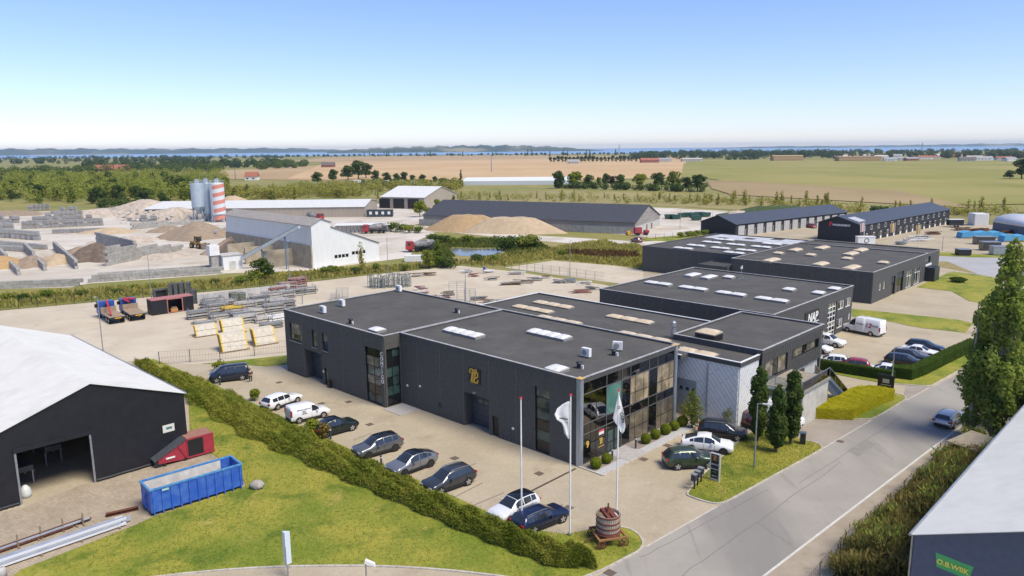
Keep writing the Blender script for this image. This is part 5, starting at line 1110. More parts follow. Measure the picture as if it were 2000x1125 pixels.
MB().lathe([(0,1.80),(.07,1.79),(.10,1.72),(.10,1.66),(.085,1.64)], 12).build('hair', mat('brown hair', (.05,.03,.02), rough=.8), pe, smooth=True)
# shed behind the bushes on the right
s0, s1 = G(1855,905), G(1935,935); d = s1-s0
sh = thing('timber_shed', 'low brown timber shed with pale roof between bushes and poplar', 'shed', s0, math.atan2(d.y,d.x)); Ls = d.length+2
for k in range(int(Ls/.22)): MB().box(k*.22,k*.22+.20,0,.05,0,2.0).build('board', mat('brown board', (.10,.07,.05), (.14,.10,.07), rough=.9, scale=3, rnd=.8), sh)
MB().box(0,.05,.06,3,0,2.0).box(Ls-.05,Ls,.06,3,0,2.0).box(.05,Ls-.05,2.95,3,0,2.0).build('shed_wall', MATS['brown board'], sh); MB().add([(-.3,-.35,2.02),(Ls+.3,-.35,2.02),(Ls+.3,3.2,2.35),(-.3,3.2,2.35),(-.3,-.35,2.1),(Ls+.3,-.35,2.1),(Ls+.3,3.2,2.43),(-.3,3.2,2.43)], [(3,2,1,0),(4,5,6,7),(0,1,5,4),(1,2,6,5),(2,3,7,6),(3,0,4,7)]).build('shed_roof', mat('roof board', (.30,.26,.19), (.24,.20,.15), rough=.9, scale=2), sh)
MB().beam((-1.2,-.5,1.2),(Ls,-1.2,.9),.06,.06).build('pale_rail', white_p, sh)
# ================================================================ vegetation
def quads(C, N, size, aspect=1.0, spin=None, rng=RNG):
    """leaf quads at C with normals N; size scalar or array; returns verts, faces"""
    n = len(C); N = N/np.maximum(np.linalg.norm(N, axis=1, keepdims=True), 1e-6)
    a = np.cross(N, rng.normal(size=(n,3))) if spin is None else np.cross(N, np.cross(spin, N)+rng.normal(size=(n,3))*.15)
    a /= np.maximum(np.linalg.norm(a, axis=1, keepdims=True), 1e-6)
    b = np.cross(N, a); s = np.broadcast_to(np.asarray(size, dtype=float).reshape(-1,1) if np.ndim(size) else size, (n,1))
    a = a*s*.5; b = b*s*.5*aspect
    V = np.stack([C-a*1.0, C-b, C+a, C+b], axis=1).reshape(-1,3)
    return V, np.arange(4*n).reshape(n,4)
def ball_leaves(clumps, per, size, jitter=.25, upb=.35, rng=RNG, shell=.45):
    """clumps: rows of x,y,z,rx,rz"""
    cl = np.asarray(clumps); k = len(cl)
    w = cl[:,3]**2; cnt = np.maximum((per*k*w/w.sum()).astype(int), 6); idx = np.repeat(np.arange(k), cnt)
    d = rng.normal(size=(len(idx),3)); d /= np.linalg.norm(d, axis=1, keepdims=True)
    r = shell+(1-shell)*rng.random(len(idx))**.5
    C = cl[idx,:3]+d*r[:,None]*np.stack([cl[idx,3],cl[idx,3],cl[idx,4]],1)
    N = d+rng.normal(size=d.shape)*jitter*2+np.array([0,0,upb])
    return quads(C, N, size*(.7+.6*rng.random(len(idx))), .75, rng=rng)
def limbs(mb, p, d, L, r, depth, rng, spread=.6, n=5):
    q = p+d*L; mb.tube(p, q, r, r*.6, n=n, caps=False)
    if depth <= 0: return
    for _ in range(3 if depth > 1 else 2):
        e = (d+Vector((rng.uniform(-1,1),rng.uniform(-1,1),rng.uniform(-.1,.6)))*spread).normalized()
        limbs(mb, p+d*L*rng.uniform(.5,1), e, L*rng.uniform(.5,.75), r*.5, depth-1, rng, spread, max(3,n-1))
bark = mat('bark', (.13,.10,.07), (.08,.06,.045), rough=.95, scale=5, bump=.3); bark_p = mat('pale bark', (.34,.31,.26), (.22,.20,.16), rough=.9, scale=5)
L_hedge = leafmat('arching hedge leaves', (.18,.22,.03), (.44,.41,.08), .3); L_yellow = leafmat('golden privet leaves', (.46,.44,.02), (.60,.55,.045), .9, rnd=.1); L_yew = leafmat('dark hedge leaves', (.05,.09,.018), (.09,.14,.028), .8, rnd=.2)
L_topi = leafmat('box leaves', (.12,.17,.018), (.22,.25,.03), 2.0, rnd=.3); L_oak = leafmat('columnar oak leaves', (.055,.10,.024), (.12,.17,.045), 1.2, rnd=.3); L_pop = leafmat('poplar leaves', (.17,.245,.045), (.37,.41,.09), .6, rnd=.3)
L_scrub = leafmat('dry scrub leaves', (.13,.145,.04), (.34,.27,.09), .5, rnd=.6); L_scrub2 = leafmat('rusty weeds', (.13,.06,.03), (.22,.15,.055), .9); L_dry = leafmat('dry tall grass', (.46,.37,.12), (.30,.30,.06), .35, rnd=.2)
L_wood1 = leafmat('woodland leaves', (.14,.20,.032), (.29,.31,.06), .25, rnd=.9); L_wood2 = leafmat('dark woodland leaves', (.06,.105,.028), (.13,.17,.045), .25, rnd=.8); L_young = leafmat('young tree leaves', (.28,.28,.055), (.40,.36,.10), .3, rnd=.8); L_lime = leafmat('lime leaves', (.20,.25,.02), (.32,.33,.04), .5); L_purple = leafmat('copper beech leaves', (.06,.038,.04), (.10,.065,.065), .5)
L_far = leafmat('far tree leaves', (.06,.095,.032), (.12,.15,.055), .12, rnd=.9)

def strip_hedge():
    A = [(262,712),(360,775),(480,850),(640,922),(800,992),(960,1062),(1080,1108),(1130,1113)]; B = [(285,704),(400,738),(560,818),(720,897),(870,967),(1010,1030),(1110,1062),(1160,1082)]
    PA = [G(*p) for p in A]; PB = [G(*p, 1.25) for p in B]; n = 60; rows = []
    for i in range(n+1):
        f = i/n*(len(A)-1); k = min(int(f), len(A)-2); f -= k; rows.append((PA[k].lerp(PA[k+1],f), Vector(PB[k].lerp(PB[k+1],f).xy).to_3d()))
    return rows
rows = strip_hedge()
hd = thing('long_hedge', 'long loose arching green hedge between the lawn and the parked cars', 'hedge', (0,0,.05))
mb = MB(); V = []; m = 8; prof_h = lambda v: 1.25*(1-abs(2*v-1)**3.2)**.5
for i, (a, b) in enumerate(rows):
    for j in range(m+1):
        v = j/m; p = a.lerp(b, v); h_ = prof_h(v)*(.80+.14*math.sin(i*1.9+j)+.1*math.sin(i*.53+2*j)); V.append((p.x,p.y,max(h_-.12,0)))
mb.add(V, [(i*(m+1)+j,(i+1)*(m+1)+j,(i+1)*(m+1)+j+1,i*(m+1)+j+1) for i in range(len(rows)-1) for j in range(m)])
mb.build('hedge_core', L_hedge, hd)
N_ = 62000; ra = np.array([(*a.xy,) for a, b in rows]); rb = np.array([(*b.xy,) for a, b in rows])
w_ = RNG.random(N_)**.8*(len(rows)-1.001); ki = w_.astype(int); fr = (w_-ki)[:,None]; v_ = RNG.random(N_)
pa = ra[ki]*(1-fr)+ra[ki+1]*fr; pb_ = rb[ki]*(1-fr)+rb[ki+1]*fr; v2 = -.12+1.24*v_+.10*np.sin(w_*1.7); P2 = pa*(1-v2[:,None])+pb_*v2[:,None]
lump = .95+.20*np.sin(P2[:,0]*1.1+np.cos(P2[:,1]*.9)*2)*np.cos(P2[:,1]*1.4)+.16*np.sin(P2[:,0]*5+P2[:,1]*4)
hz = 1.3*np.clip(1-np.abs(2*v_-1)**3.2,0,1)**.5*lump; zz = hz*(.35+.65*RNG.random(N_)**.35)+RNG.random(N_)*.12
C = np.column_stack([P2, zz]); wd_ = (pb_-pa); wd_ /= np.linalg.norm(wd_,axis=1,keepdims=True)
out = np.column_stack([wd_*(2*v_-1)[:,None], .75*np.ones(N_)]); spin = out+RNG.normal(size=(N_,3))*.7; nr = np.cross(spin, RNG.normal(size=(N_,3)))+np.array([0,0,.5])
Vq, Fq = quads(C, nr, .34*(.6+.8*RNG.random(N_)), .22, spin=spin)
mesh_np('foliage', Vq, Fq, L_hedge, hd)
def shoots(name, label, x, y, h, w, m_, n=700, cat='shrub', size=.22, zc=.0, group=None, n_st=7):
    p = G(x,y); o = thing(name, label, cat, (p.x,p.y,0), 0, group); rn = random.Random(int(x*7+y)); rg = np.random.default_rng(int(x*3+y)); cl = []; st = MB()
    for k in range(n_st):
        a = rn.uniform(0,6.28); r = rn.uniform(.1,.6)*w; q = Vector((math.cos(a)*r, math.sin(a)*r, h*rn.uniform(.45,.9))); st.tube((0,0,-.02), q, .03, .01, n=4, caps=False); cl.append((q.x,q.y,q.z*.85,w*rn.uniform(.3,.5),h*rn.uniform(.16,.28)))
    st.build('stem', bark, o); cl.append((0,0,h*.45,w*.6,h*.4)); Vq, Fq = ball_leaves(cl, n/len(cl), size, rng=rg); mesh_np('foliage', Vq, Fq, m_, o); return o
for (x,y,h,w,lab) in ((612,855,2.2,1.2,'yellow-green shrub growing out of the long hedge by the white van'),(632,858,1.8,.9,'orange-tinged shrub growing out of the long hedge by the very dark green car'),(497,783,1.7,.9,'small yellow shrub above the long hedge near its far end'),(432,724,1.5,1.2,'green shrub at the far end of the long hedge by the wire fence')): shoots('shrub', lab, x, y, h, w, leafmat('orange shrub leaves', (.30,.19,.05), (.20,.17,.04), 1.0) if 'orange' in lab else L_lime, 500)
def inside(poly, P):
    c = np.zeros(len(P), bool); j = len(poly)-1
    for i in range(len(poly)):
        xi, yi = poly[i]; xj, yj = poly[j]
        t = ((yi > P[:,1]) != (yj > P[:,1])) & (P[:,0] < (xj-xi)*(P[:,1]-yi)/(yj-yi+1e-12)+xi); c ^= t; j = i
    return c
def clipped(name, label, poly, h, m_top, dens=220, size=.11, cat='hedge', z0=.05):
    o = thing(name, label, cat, (0,0,z0)); MB().prism(poly, 0, h-.06).build('hedge_core', m_top, o)
    P = np.array(poly); lo, hi = P.min(0), P.max(0); ar = abs(sum(poly[i][0]*poly[i-1][1]-poly[i-1][0]*poly[i][1] for i in range(len(poly))))/2
    n = int(dens*ar*1.6); Q = lo+(hi-lo)*RNG.random((n*3,2)); Q = Q[inside(poly, Q)][:n]
    C = [np.column_stack([Q, h-.06+.10*RNG.random(len(Q))+.05*np.sin(Q[:,0]*3)*np.cos(Q[:,1]*2.3)])]; Nn = [np.tile([0,0,1.],(len(Q),1))]
    cen = P.mean(0)
    for i in range(len(P)):
        a, b = P[i-1], P[i]; L_ = np.linalg.norm(b-a); k = int(dens*L_*h); f = RNG.random((k,1)); q = a+(b-a)*f; nn = np.array([(b-a)[1],-(b-a)[0]])/max(L_,1e-6)
        if inside(poly, np.array([(a+b)/2+nn*.05]))[0]: nn = -nn
        q = q+nn*(.08*RNG.random((k,1))-.01); C.append(np.column_stack([q, RNG.random(k)*h])); Nn.append(np.column_stack([np.tile(nn,(k,1)), .3*np.ones(k)]))
    C = np.vstack(C); Nn = np.vstack(Nn)+RNG.normal(size=(len(C),3))*.55
    Vq, Fq = quads(C, Nn, size*(.6+.8*RNG.random(len(C))), .7); mesh_np('foliage', Vq, Fq, m_top, o); return o
clipped('golden_hedge', 'broad clipped yellow-green hedge in front of the outside stair', px([(1588,790),(1640,772),(1664,757),(1700,753),(1744,756),(1747,762),(1700,781),(1668,800),(1630,799),(1590,797)], 1.15), 1.15, L_yellow, 240)
clipped('clipped_hedge', 'dark green clipped hedge along the right parking lot', px([(1742,717),(1782,722),(1810,712),(1868,684),(1905,666),(1895,660),(1860,675),(1780,712),(1745,711)], 1.4), 1.4, L_yew, 160)
clipped('low_hedge', 'thin low hedge strip hiding three car roofs', px([(1592,721),(1680,735),(1745,746),(1746,743),(1680,731.5),(1594,717.5)], 0.05), 1.3, L_yew, 150)
tp = None
for k, (x, y) in enumerate(((1164,914.7),(1185,904.5),(1261.5,866),(1280,857),(1300,848),(1316.8,840),(1333,832))):
    lab = 'clipped box ball number %s from the front corner along the glass front' % ['one','two','three','four','five','six','seven'][k]
    p = G(x,y)
    if tp is None:
        tp = thing('box_ball', lab, 'topiary', p, 0, 'box balls at the glass front'); MB().lathe([(0,.02),(.3,.06),(.47,.3),(.5,.55),(.42,.82),(.2,.97),(0,1.0)], 14).build('ball_core', L_topi, tp, smooth=True)
        d = RNG.normal(size=(900,3)); d /= np.linalg.norm(d,axis=1,keepdims=True); C = d*np.array([.52,.52,.50])*(.95+.1*RNG.random((900,1)))+np.array([0,0,.52]); Vq, Fq = quads(C, d+RNG.normal(size=d.shape)*.5, .10, .7); mesh_np('foliage', Vq, Fq, L_topi, tp); MB().tube((0,0,0),(0,0,.1),.06,n=6).build('stem', bark, tp)
    else: dup(tp, p, random.uniform(0,6), lab, random.uniform(.88,1.05))
def column_tree(name, label, base, ytop, wid, m_, n, size, group=None, nclump=40, trunk=.16, z_lo=.10, lean=0, bk=bark, sh=lambda f: 1, seed=0, stems=1):
    p = G(*base); h_ = hgt(base[0],base[1],ytop); o = thing(name, label, 'tree', p, 0, group); rn = random.Random(seed+int(base[0])); rg = np.random.default_rng(seed+int(base[0]))
    tb = MB()
    for s_ in range(stems):
        ox, oy = (rn.uniform(-.4,.4), rn.uniform(-.4,.4)) if s_ else (0,0); prev = Vector((ox*.3,oy*.3,-.05)); K = 6
        for k in range(1,K+1):
            f = k/K; q = Vector((ox*(1+f*1.5)+rn.uniform(-.12,.12)+lean*f, oy*(1+f*1.5)+rn.uniform(-.12,.12), h_*.93*f)); tb.tube(prev, q, trunk*(1-.85*(k-1)/K), trunk*(1-.85*k/K), n=7, caps=False); prev = q
    tr = tb.build('trunk', bk, o); lb = MB(); cl = []
    for k in range(nclump):
        f = z_lo+(1-z_lo)*(k+.5)/nclump; a = rn.uniform(0,6.28); rmax = wid*sh((f-z_lo)/(1-z_lo)); r = rmax*rn.uniform(.15,.72 if nclump < 100 else .9); c = Vector((math.cos(a)*r+lean*f, math.sin(a)*r, h_*f*.96))
        lb.tube((lean*f*.8,0,max(c.z-wid*1.2,.3)), c, trunk*.22, .015, n=4, caps=False); cl.append((c.x,c.y,c.z,(rmax*rn.uniform(.30,.52)+.12)*(.72 if nclump > 100 else 1),(rmax*rn.uniform(.45,.75)+.2)*(.8 if nclump > 100 else 1)))
    lb.build('limbs', bk, o); Vq, Fq = ball_leaves(cl, n/nclump, size, rng=rg); mesh_np('crown', Vq, Fq, m_, o); return o
oak = lambda f: min(1,(f*5)**.6)*(1-.45*f**2)*(1 if f < .93 else .6)
column_tree('columnar_tree', 'left one of three dark columnar trees on the island lawn', (1478,862), 714, 1.0, L_oak, 9000, .24, 'columnar island trees', 46, sh=oak)
column_tree('columnar_tree', 'front one of three dark columnar trees, shortest, on the island lawn', (1515,884), 752, .95, L_oak, 8000, .24, 'columnar island trees', 42, sh=oak, seed=3)
column_tree('columnar_tree', 'right one of three dark columnar trees next to the litter bin', (1544,868), 720, .95, L_oak, 9000, .24, 'columnar island trees', 46, sh=oak, seed=5)
pop = lambda f: (min(1,.45+f*2.0))*(1-.86*f**4)*(.86+.14*math.sin(f*23))
column_tree('poplar', 'tallest poplar at the right edge of the picture', (1938,868), 449, 2.45, L_pop, 15000, .34, 'poplars by the road', 210, .34, .06, sh=pop, bk=bark_p, stems=3)
column_tree('poplar', 'poplar at the right picture border beside the tallest one', (1995,840), 470, 2.4, L_pop, 12500, .34, 'poplars by the road', 180, .30, .08, sh=pop, bk=bark_p, seed=4, stems=2)
column_tree('poplar', 'lower poplar left of the tallest one beside the silver car', (1897,852), 575, 1.7, L_pop, 7000, .30, 'poplars by the road', 80, .24, .08, sh=pop, bk=bark_p, seed=9, stems=2)
def small_tree(name, label, base, ytop, w, m_, n, size, group=None, bk=bark, ncl=14, z_lo=.3, seed=1):
    return column_tree(name, label, base, ytop, w, m_, n, size, group, ncl, max(.05,w*.07), z_lo, sh=lambda f: max(.15,math.sin(math.pi*min(1,.18+f*.8)))**.7, bk=bk, seed=seed)
small_tree('young_conifer', 'small feathery green tree at the corner of the pale shingled wall', (1351,836), 760, 1.0, L_topi, 1500, .16, None, bark, 16, .1)
shoots('golden_shrub', 'thin yellow shrub beside the small feathery tree', 1336, 822, 2.0, .7, L_lime, 300, size=.14); shoots('golden_shrub', 'round bright yellow shrub behind the black off-roader', 1424, 832, 2.6, 1.3, L_lime, 1600, size=.14); shoots('shrub', 'bright green shrub beside the timber shed under the poplars', 1905, 876, 2.4, 1.6, L_lime, 900, size=.2)
shoots('low_shrub', 'dark low juniper shrub on the far corner lawn', 1871, 551, 1.3, 2.6, L_yew, 1200, size=.3)
# thicket between the verge fence and the right hall
rn = random.Random(4)
def brush(n, cfun, h0, m_, name, label, seed):
    rg = np.random.default_rng(seed); u = rg.random(n); v = rg.random(n); A0, A1, B0, B1 = [np.array(G(*p)[:2]) for p in ((1612,1130),(1845,905),(1850,1175),(1965,925))]
    P = (A0+(A1-A0)*u[:,None])*(1-v[:,None])+(B0+(B1-B0)*u[:,None])*v[:,None]; lump = .55+.45*np.sin(P[:,0]*1.3+2*np.sin(P[:,1]*.8))*np.cos(P[:,1]*1.1+P[:,0]*.4); keep = cfun(lump, rg.random(n)); P = P[keep]; lump = lump[keep]; k = len(P)
    hh = h0*(.45+.75*lump)*(.55+.45*np.sin(np.clip(v[keep],.06,1)*2.2)); f = rg.random(k)**.55; sp = np.column_stack([rg.normal(size=(k,2))*.45, np.ones(k)]); C = np.column_stack([P+rg.normal(size=(k,2))*.25*f[:,None], .1+hh*f])
    Vq, Fq = quads(C, np.cross(sp, rg.normal(size=(k,3)))+np.array([0,0,.25]), .42*(.5+rg.random(k)), .22, spin=sp, rng=rg); return stuff(mesh_np(name, Vq, Fq, m_), label)
brush(60000, lambda l, r: l > .05, 2.7, L_scrub, 'thicket', 'olive brown scrub thicket between the road verge and the blue-grey hall', 1)
brush(14000, lambda l, r: l < .42, 2.3, L_scrub2, 'rusty_weeds', 'rusty brown weeds inside the scrub thicket', 2)
brush(16000, lambda l, r: l > .75, 3.2, L_pop, 'thicket', 'greener bush tops inside the scrub thicket', 3)
th = sheet('thicket_ground', px([(1600,1150),(1855,905),(1990,870),(1990,1150)]), .022, layered('scrub soil', (.055,.05,.025), [((.09,.08,.04), 1, .4, .6, .8, None)]))
# lawn blades: short tufts that break up the flat turf
def tufts(name, label, poly, n, h, m_, z=.07, aspect=.12):
    P = np.array(poly); lo, hi = P.min(0), P.max(0); Q = lo+(hi-lo)*RNG.random((n*3,2)); Q = Q[inside(poly, Q)][:n]; k = len(Q); hh = h*(.5+RNG.random(k))
    C = np.column_stack([Q, z+hh*.4]); spin = np.column_stack([RNG.normal(size=(k,2))*.5, np.ones(k)]); Vq, Fq = quads(C, np.cross(spin, RNG.normal(size=(k,3))), hh, aspect*6/6, spin=spin)
    return stuff(mesh_np(name, Vq, Fq, m_), label)
L_grass = leafmat('grass blades', (.16,.21,.022), (.38,.34,.08), .2, .4)
tufts('lawn_grass', 'short mown grass of the front lawn', px([(1150,1040),(1040,1036),(600,840),(420,752),(300,702),(330,745),(368,775),(372,870),(480,955),(300,1012),(60,1112),(280,1128),(520,1107),(760,1105),(1100,1135),(1240,1075),(1250,1055)]), 42000, .11, L_grass, aspect=.35)
tufts('island_grass', 'short mown grass of the tree island', isl+px([(1500,840)]), 9000, .11, L_grass, aspect=.35)
tufts('tall_grass', 'tall dry grass between the fence and the concrete works', px([(-150,600),(0,580),(440,548),(610,530),(760,522),(900,512),(1180,470),(1210,480),(1210,512),(1080,505),(985,520),(900,517),(760,531),(560,553),(0,603),(-200,625)]), 30000, .95, L_dry, z=.02, aspect=.3)
tufts('tall_grass', 'dry meadow grass left of the far warehouse', px([(1080,507),(1120,486),(1240,478),(1256,485),(1256,525),(1200,518)]), 6000, .9, L_dry, z=.02, aspect=.3)
tufts('dock_weeds', 'rust brown dock weeds in the dry meadow', px([(1095,500),(1110,494),(1240,497),(1250,506),(1180,507)]), 1800, 1.3, L_scrub2, z=.02, aspect=.3)
tufts('pond_reeds', 'green reeds around the pond', px([(800,480),(850,470),(960,468),(1060,478),(1080,490),(990,505),(988,490),(975,484),(930,485),(885,483),(876,490),(890,503),(850,505)]), 9000, .9, leafmat('reeds', (.10,.14,.03), (.19,.19,.05), .3), z=.01, aspect=.3)
# ================================================================ storage yard
def frame_at(p, q): d = q-p; return math.atan2(d.y, d.x), d.length
# two flatbed crane trucks
cabb = mat('truck blue', (.02,.075,.30), rough=.4); craner = mat('crane red', (.45,.03,.05), rough=.45); bedm = mat('truck bed boards', (.33,.25,.17), (.26,.19,.13), rough=.9, scale=3); amb = mat('amber board', (.75,.40,.03), rough=.5)
def flatbed(label, rear, front, boom):
    a, b_ = G(*rear), G(*front); an_, _ = frame_at(a, b_); o = thing('flatbed_truck', label, 'truck', a, an_, 'flatbed trucks')
    MB().box(.2,8.3,-.45,.45,.75,1.0).build('chassis', trim_k, o); MB().box(0,5.6,-1.22,1.22,1.05,1.22).build('load_bed', bedm, o); MB().box(-.06,0,-1.22,1.22,.95,1.24).build('tail_board', trim_k, o); MB().box(-.08,-.06,-.5,.5,.98,1.12).build('amber_plate', amb, o)
    MB().box(5.6,5.75,-1.22,1.22,1.0,2.1).build('head_board', bedm, o)
    cab = MB().vprism([(6.4,.7),(8.6,.7),(8.6,1.7),(8.45,2.8),(6.4,2.9)], 'x', -1.2, 1.2).build('cab', cabb, o)
    MB().box(8.53,8.58,-1.05,1.05,1.75,2.6).build('windscreen', car_glass, cab)
    for s_ in (-1,1): MB().box(7.3,8.2,s_*1.2-.01,s_*1.2+.01,1.75,2.5).build('side_window', car_glass, cab); MB().box(8.3,8.45,min(s_*1.22,s_*1.5),max(s_*1.22,s_*1.5),1.7,2.3).build('mirror', trim_k, cab)
    for x in (1.3,2.6,7.4):
        for s_ in (-1,1): wl = MB().tube((x,s_*.85,.5),(x,s_*1.2,.5),.5,n=16).build('wheel', rubber, o); MB().tube((x,s_*1.2,.5),(x,s_*1.215,.5),.28,n=12).build('rim', steel_g, wl)
    cr = MB(); cr.box(5.85,6.3,-.3,.3,1.0,2.4); bs = cr.build('crane_column', trim_k, o)
    if boom: MB().beam((6.05,0,2.4),(5.6,.2,3.2),.28,.3).beam((5.6,.2,3.2),(1.2,.7,1.45),.22,.26).build('boom', craner, bs); MB().beam((3.2,.45,2.1),(1.6,.62,1.3),.12,.14).build('boom_ram', trim_k, bs)
    else: MB().beam((6.05,0,2.4),(6.1,.9,3.1),.3,.3).beam((6.1,.9,3.1),(6.05,-.9,2.9),.24,.26).build('boom', craner, bs)
    return o
flatbed('left blue flatbed truck with red crane boom folded over its bed', (232,633), (186,606), True)
flatbed('right blue flatbed truck with red crane folded behind its cab', (272,627), (238,604), False)
# open black container
p, q = G(298,617), G(379,605); an_, Lk = frame_at(p, q); o = thing('open_container', 'black open-sided container with pale red roof and frame in the yard', 'container', p, an_); ck = mat('container black', (.010,.011,.014), rough=.5); pr = mat('pale red roof', (.42,.17,.15), (.34,.13,.12), rough=.6, scale=2)
MB().box(0,Lk,2.4,2.46,.1,2.6).build('back_wall', ck, o); MB().box(0,.06,0,2.4,.1,2.6).build('end_wall', ck, o); MB().box(Lk-.06,Lk,0,2.4,.1,2.6).build('end_wall', ck, o); MB().box(0,Lk*.36,-.03,.03,.1,2.55).build('front_wall', ck, o); MB().box(Lk*.74,Lk,-.03,.03,.1,2.55).build('front_wall', ck, o); MB().box(-.05,Lk+.05,-.08,2.5,2.6,2.72).build('container_roof', pr, o); MB().box(0,Lk,0,2.4,0,.1).build('floor', trim_k, o)
MB().box(Lk*.36,Lk*.38,-.08,.04,.1,2.6).box(Lk*.72,Lk*.74,-.08,.04,.1,2.6).box(Lk*.38,Lk*.72,-.08,.04,.1,.2).box(Lk*.38,Lk*.72,-.08,.04,2.45,2.58).build('door_frame', pr, o)
o2 = thing('parts_box', 'orange timber parts box inside the black open container', 'box', o.matrix_basis @ Vector((Lk*.55,.9,.1)), an_); MB().box(-.6,.6,-.4,.4,0,.5).build('box_body', mat('orange board', (.5,.25,.06), rough=.7), o2); MB().box(-.4,.5,-.3,.3,.5,.8).build('contents', wood_p, o2)
# tall precast frames behind it
for k, (x, y, h_) in enumerate(((315,590,2.6),(336,588,3.4),(347,587,3.4),(358,586,3.4),(370,585,3.4),(381,592,2.6))):
    o = thing('steel_portal', 'dark grey upright steel portal, %s from the left behind the black container' % ['first','second','third','fourth','fifth','sixth'][k], 'portal', G(x,y), an_+(1.0 if k else .1), 'steel portals'); fm_ = mat('dark steel frame', (.10,.11,.11), (.06,.065,.065), rough=.7, scale=4)
    wd_ = 1.5 if k else 2.6
    MB().box(-wd_/2,-wd_/2+.25,-.3,.3,0,h_).box(wd_/2-.25,wd_/2,-.3,.3,0,h_).build('upright', fm_, o); MB().box(-wd_/2+.25,wd_/2-.25,-.3,.3,h_-.3,h_).build('head_beam', fm_, o); MB().box(-wd_/2+.25,wd_/2-.25,-.3,.3,0,.2).build('sill_beam', fm_, o); MB().box(-wd_/2+.25,wd_/2-.25,.1,.16,.2,h_-.3).build('mesh_back', trim_k, o)
# concrete panel wall
p, q = G(386,594), G(572,570); an_, Lw = frame_at(p, q); o = thing('panel_wall', 'long pale grey concrete panel wall at the back of the storage yard', 'wall', p, an_)
npan = int(Lw/2.0)
for k in range(npan): MB().box(k*2.0+.015,k*2.0+1.985,0,.18,0,1.75).build('wall_panel', concrete_l, o)
# stacks of scaffolding material
galv = mat('weathered scaffold steel', (.30,.30,.29), (.20,.20,.19), rough=.6, metal=.4, scale=4, rnd=.8); alu_pl = mat('scaffold plank', (.48,.46,.42), (.34,.32,.29), rough=.6, scale=3, rnd=.6); yel = mat('yellow end', (.62,.42,.04), (.5,.36,.08), rough=.6, scale=3); redst = mat('red oxide tube', (.22,.09,.08), (.30,.15,.13), rough=.7, scale=3, rnd=.7); formp = mat('formwork panel', (.56,.52,.44), (.45,.41,.34), rough=.7, scale=2)
def rack(label, x, y, rz=0., L_=2.6, W_=1.2, layers=3, m_=None, posts=True, h0=.28, grp='scaffold racks'):
    o = thing('scaffold_rack', label, 'rack', G(x,y), rz, grp); rn = random.Random(int(x*13+y*7)); m_ = m_ or galv
    for l_ in range(layers):
        z = .12+l_*(h0+.12); n = 6
        for k in range(n):
            yy = -W_/2+W_*(k+.5)/n; e = rn.uniform(-.25,.25); MB().box(-L_/2+e,L_/2+e,yy-W_/n*.42,yy+W_/n*.42,z,z+h0*rn.uniform(.7,1)).build('plank', m_ if rn.random() < .75 else alu_pl, o)
        MB().box(-L_*.36,-L_*.30,-W_/2-.05,W_/2+.05,z-.12,z).build('bearer', wood_p, o); MB().box(L_*.30,L_*.36,-W_/2-.05,W_/2+.05,z-.12,z).build('bearer', wood_p, o)
    if posts:
        hh = .15+layers*(h0+.12)+.2
        for sx in (-1,1):
            for sy in (-1,1): MB().box(sx*L_*.42-.03,sx*L_*.42+.03,sy*(W_/2+.07)-.03,sy*(W_/2+.07)+.03,0,hh).build('post', steel_g, o)
        for sx in (-1,1): MB().box(sx*L_*.42-.025,sx*L_*.42+.025,-W_/2,W_/2,hh-.06,hh).build('cross_rail', steel_g, o)
    return o
def panel_stack(label, x, y, rz, n=7, L_=2.4, hh=1.9, tilt=.5):
    o = thing('formwork_stack', label, 'formwork panels', G(x,y), rz, 'leaning yellow-ended formwork panels'); 
    MB().box(-L_/2-.3,L_/2+.1,-.9,.9,0,.15).build('pallet', wood_p, o)
    for k in range(n):
        for r_ in range(2):
            yy = -.65+k*.19+r_*hh/2*tilt; z0 = .16+r_*(hh/2); dy = hh/2*tilt
            def sl(x0, x1, m2, nm, par, e=0):
                return MB().add([(x0,yy-e,z0),(x1,yy-e,z0),(x1,yy+.09+e,z0),(x0,yy+.09+e,z0),(x0,yy+dy-e,z0+hh/2-.06),(x1,yy+dy-e,z0+hh/2-.06),(x1,yy+dy+.09+e,z0+hh/2-.06),(x0,yy+dy+.09+e,z0+hh/2-.06)], [(3,2,1,0),(4,5,6,7),(0,1,5,4),(1,2,6,5),(2,3,7,6),(3,0,4,7)]).build(nm, m2, par)
            pn = sl(-L_/2+.22, L_/2-.22, formp, 'panel', o); sl(-L_/2, -L_/2+.22, yel, 'end_cap', pn, .004); sl(L_/2-.22, L_/2, yel, 'end_cap', pn, .004)
    return o
rz0 = math.atan2(*(G(490,676)-G(440,684)).yx)
panel_stack('largest leaning stack of yellow-ended formwork panels beside the wire fence', 458, 684, rz0, 8, 3.6, 2.3); panel_stack('leaning formwork stack right of the largest one, against the dark building', 518, 672, rz0, 8, 3.2, 2.2); panel_stack('leaning formwork stack left of and behind the largest one', 403, 655, rz0, 5, 3.2, 1.6); panel_stack('leaning formwork stack directly behind the largest one', 456, 650, rz0, 7, 3.4, 2.0)
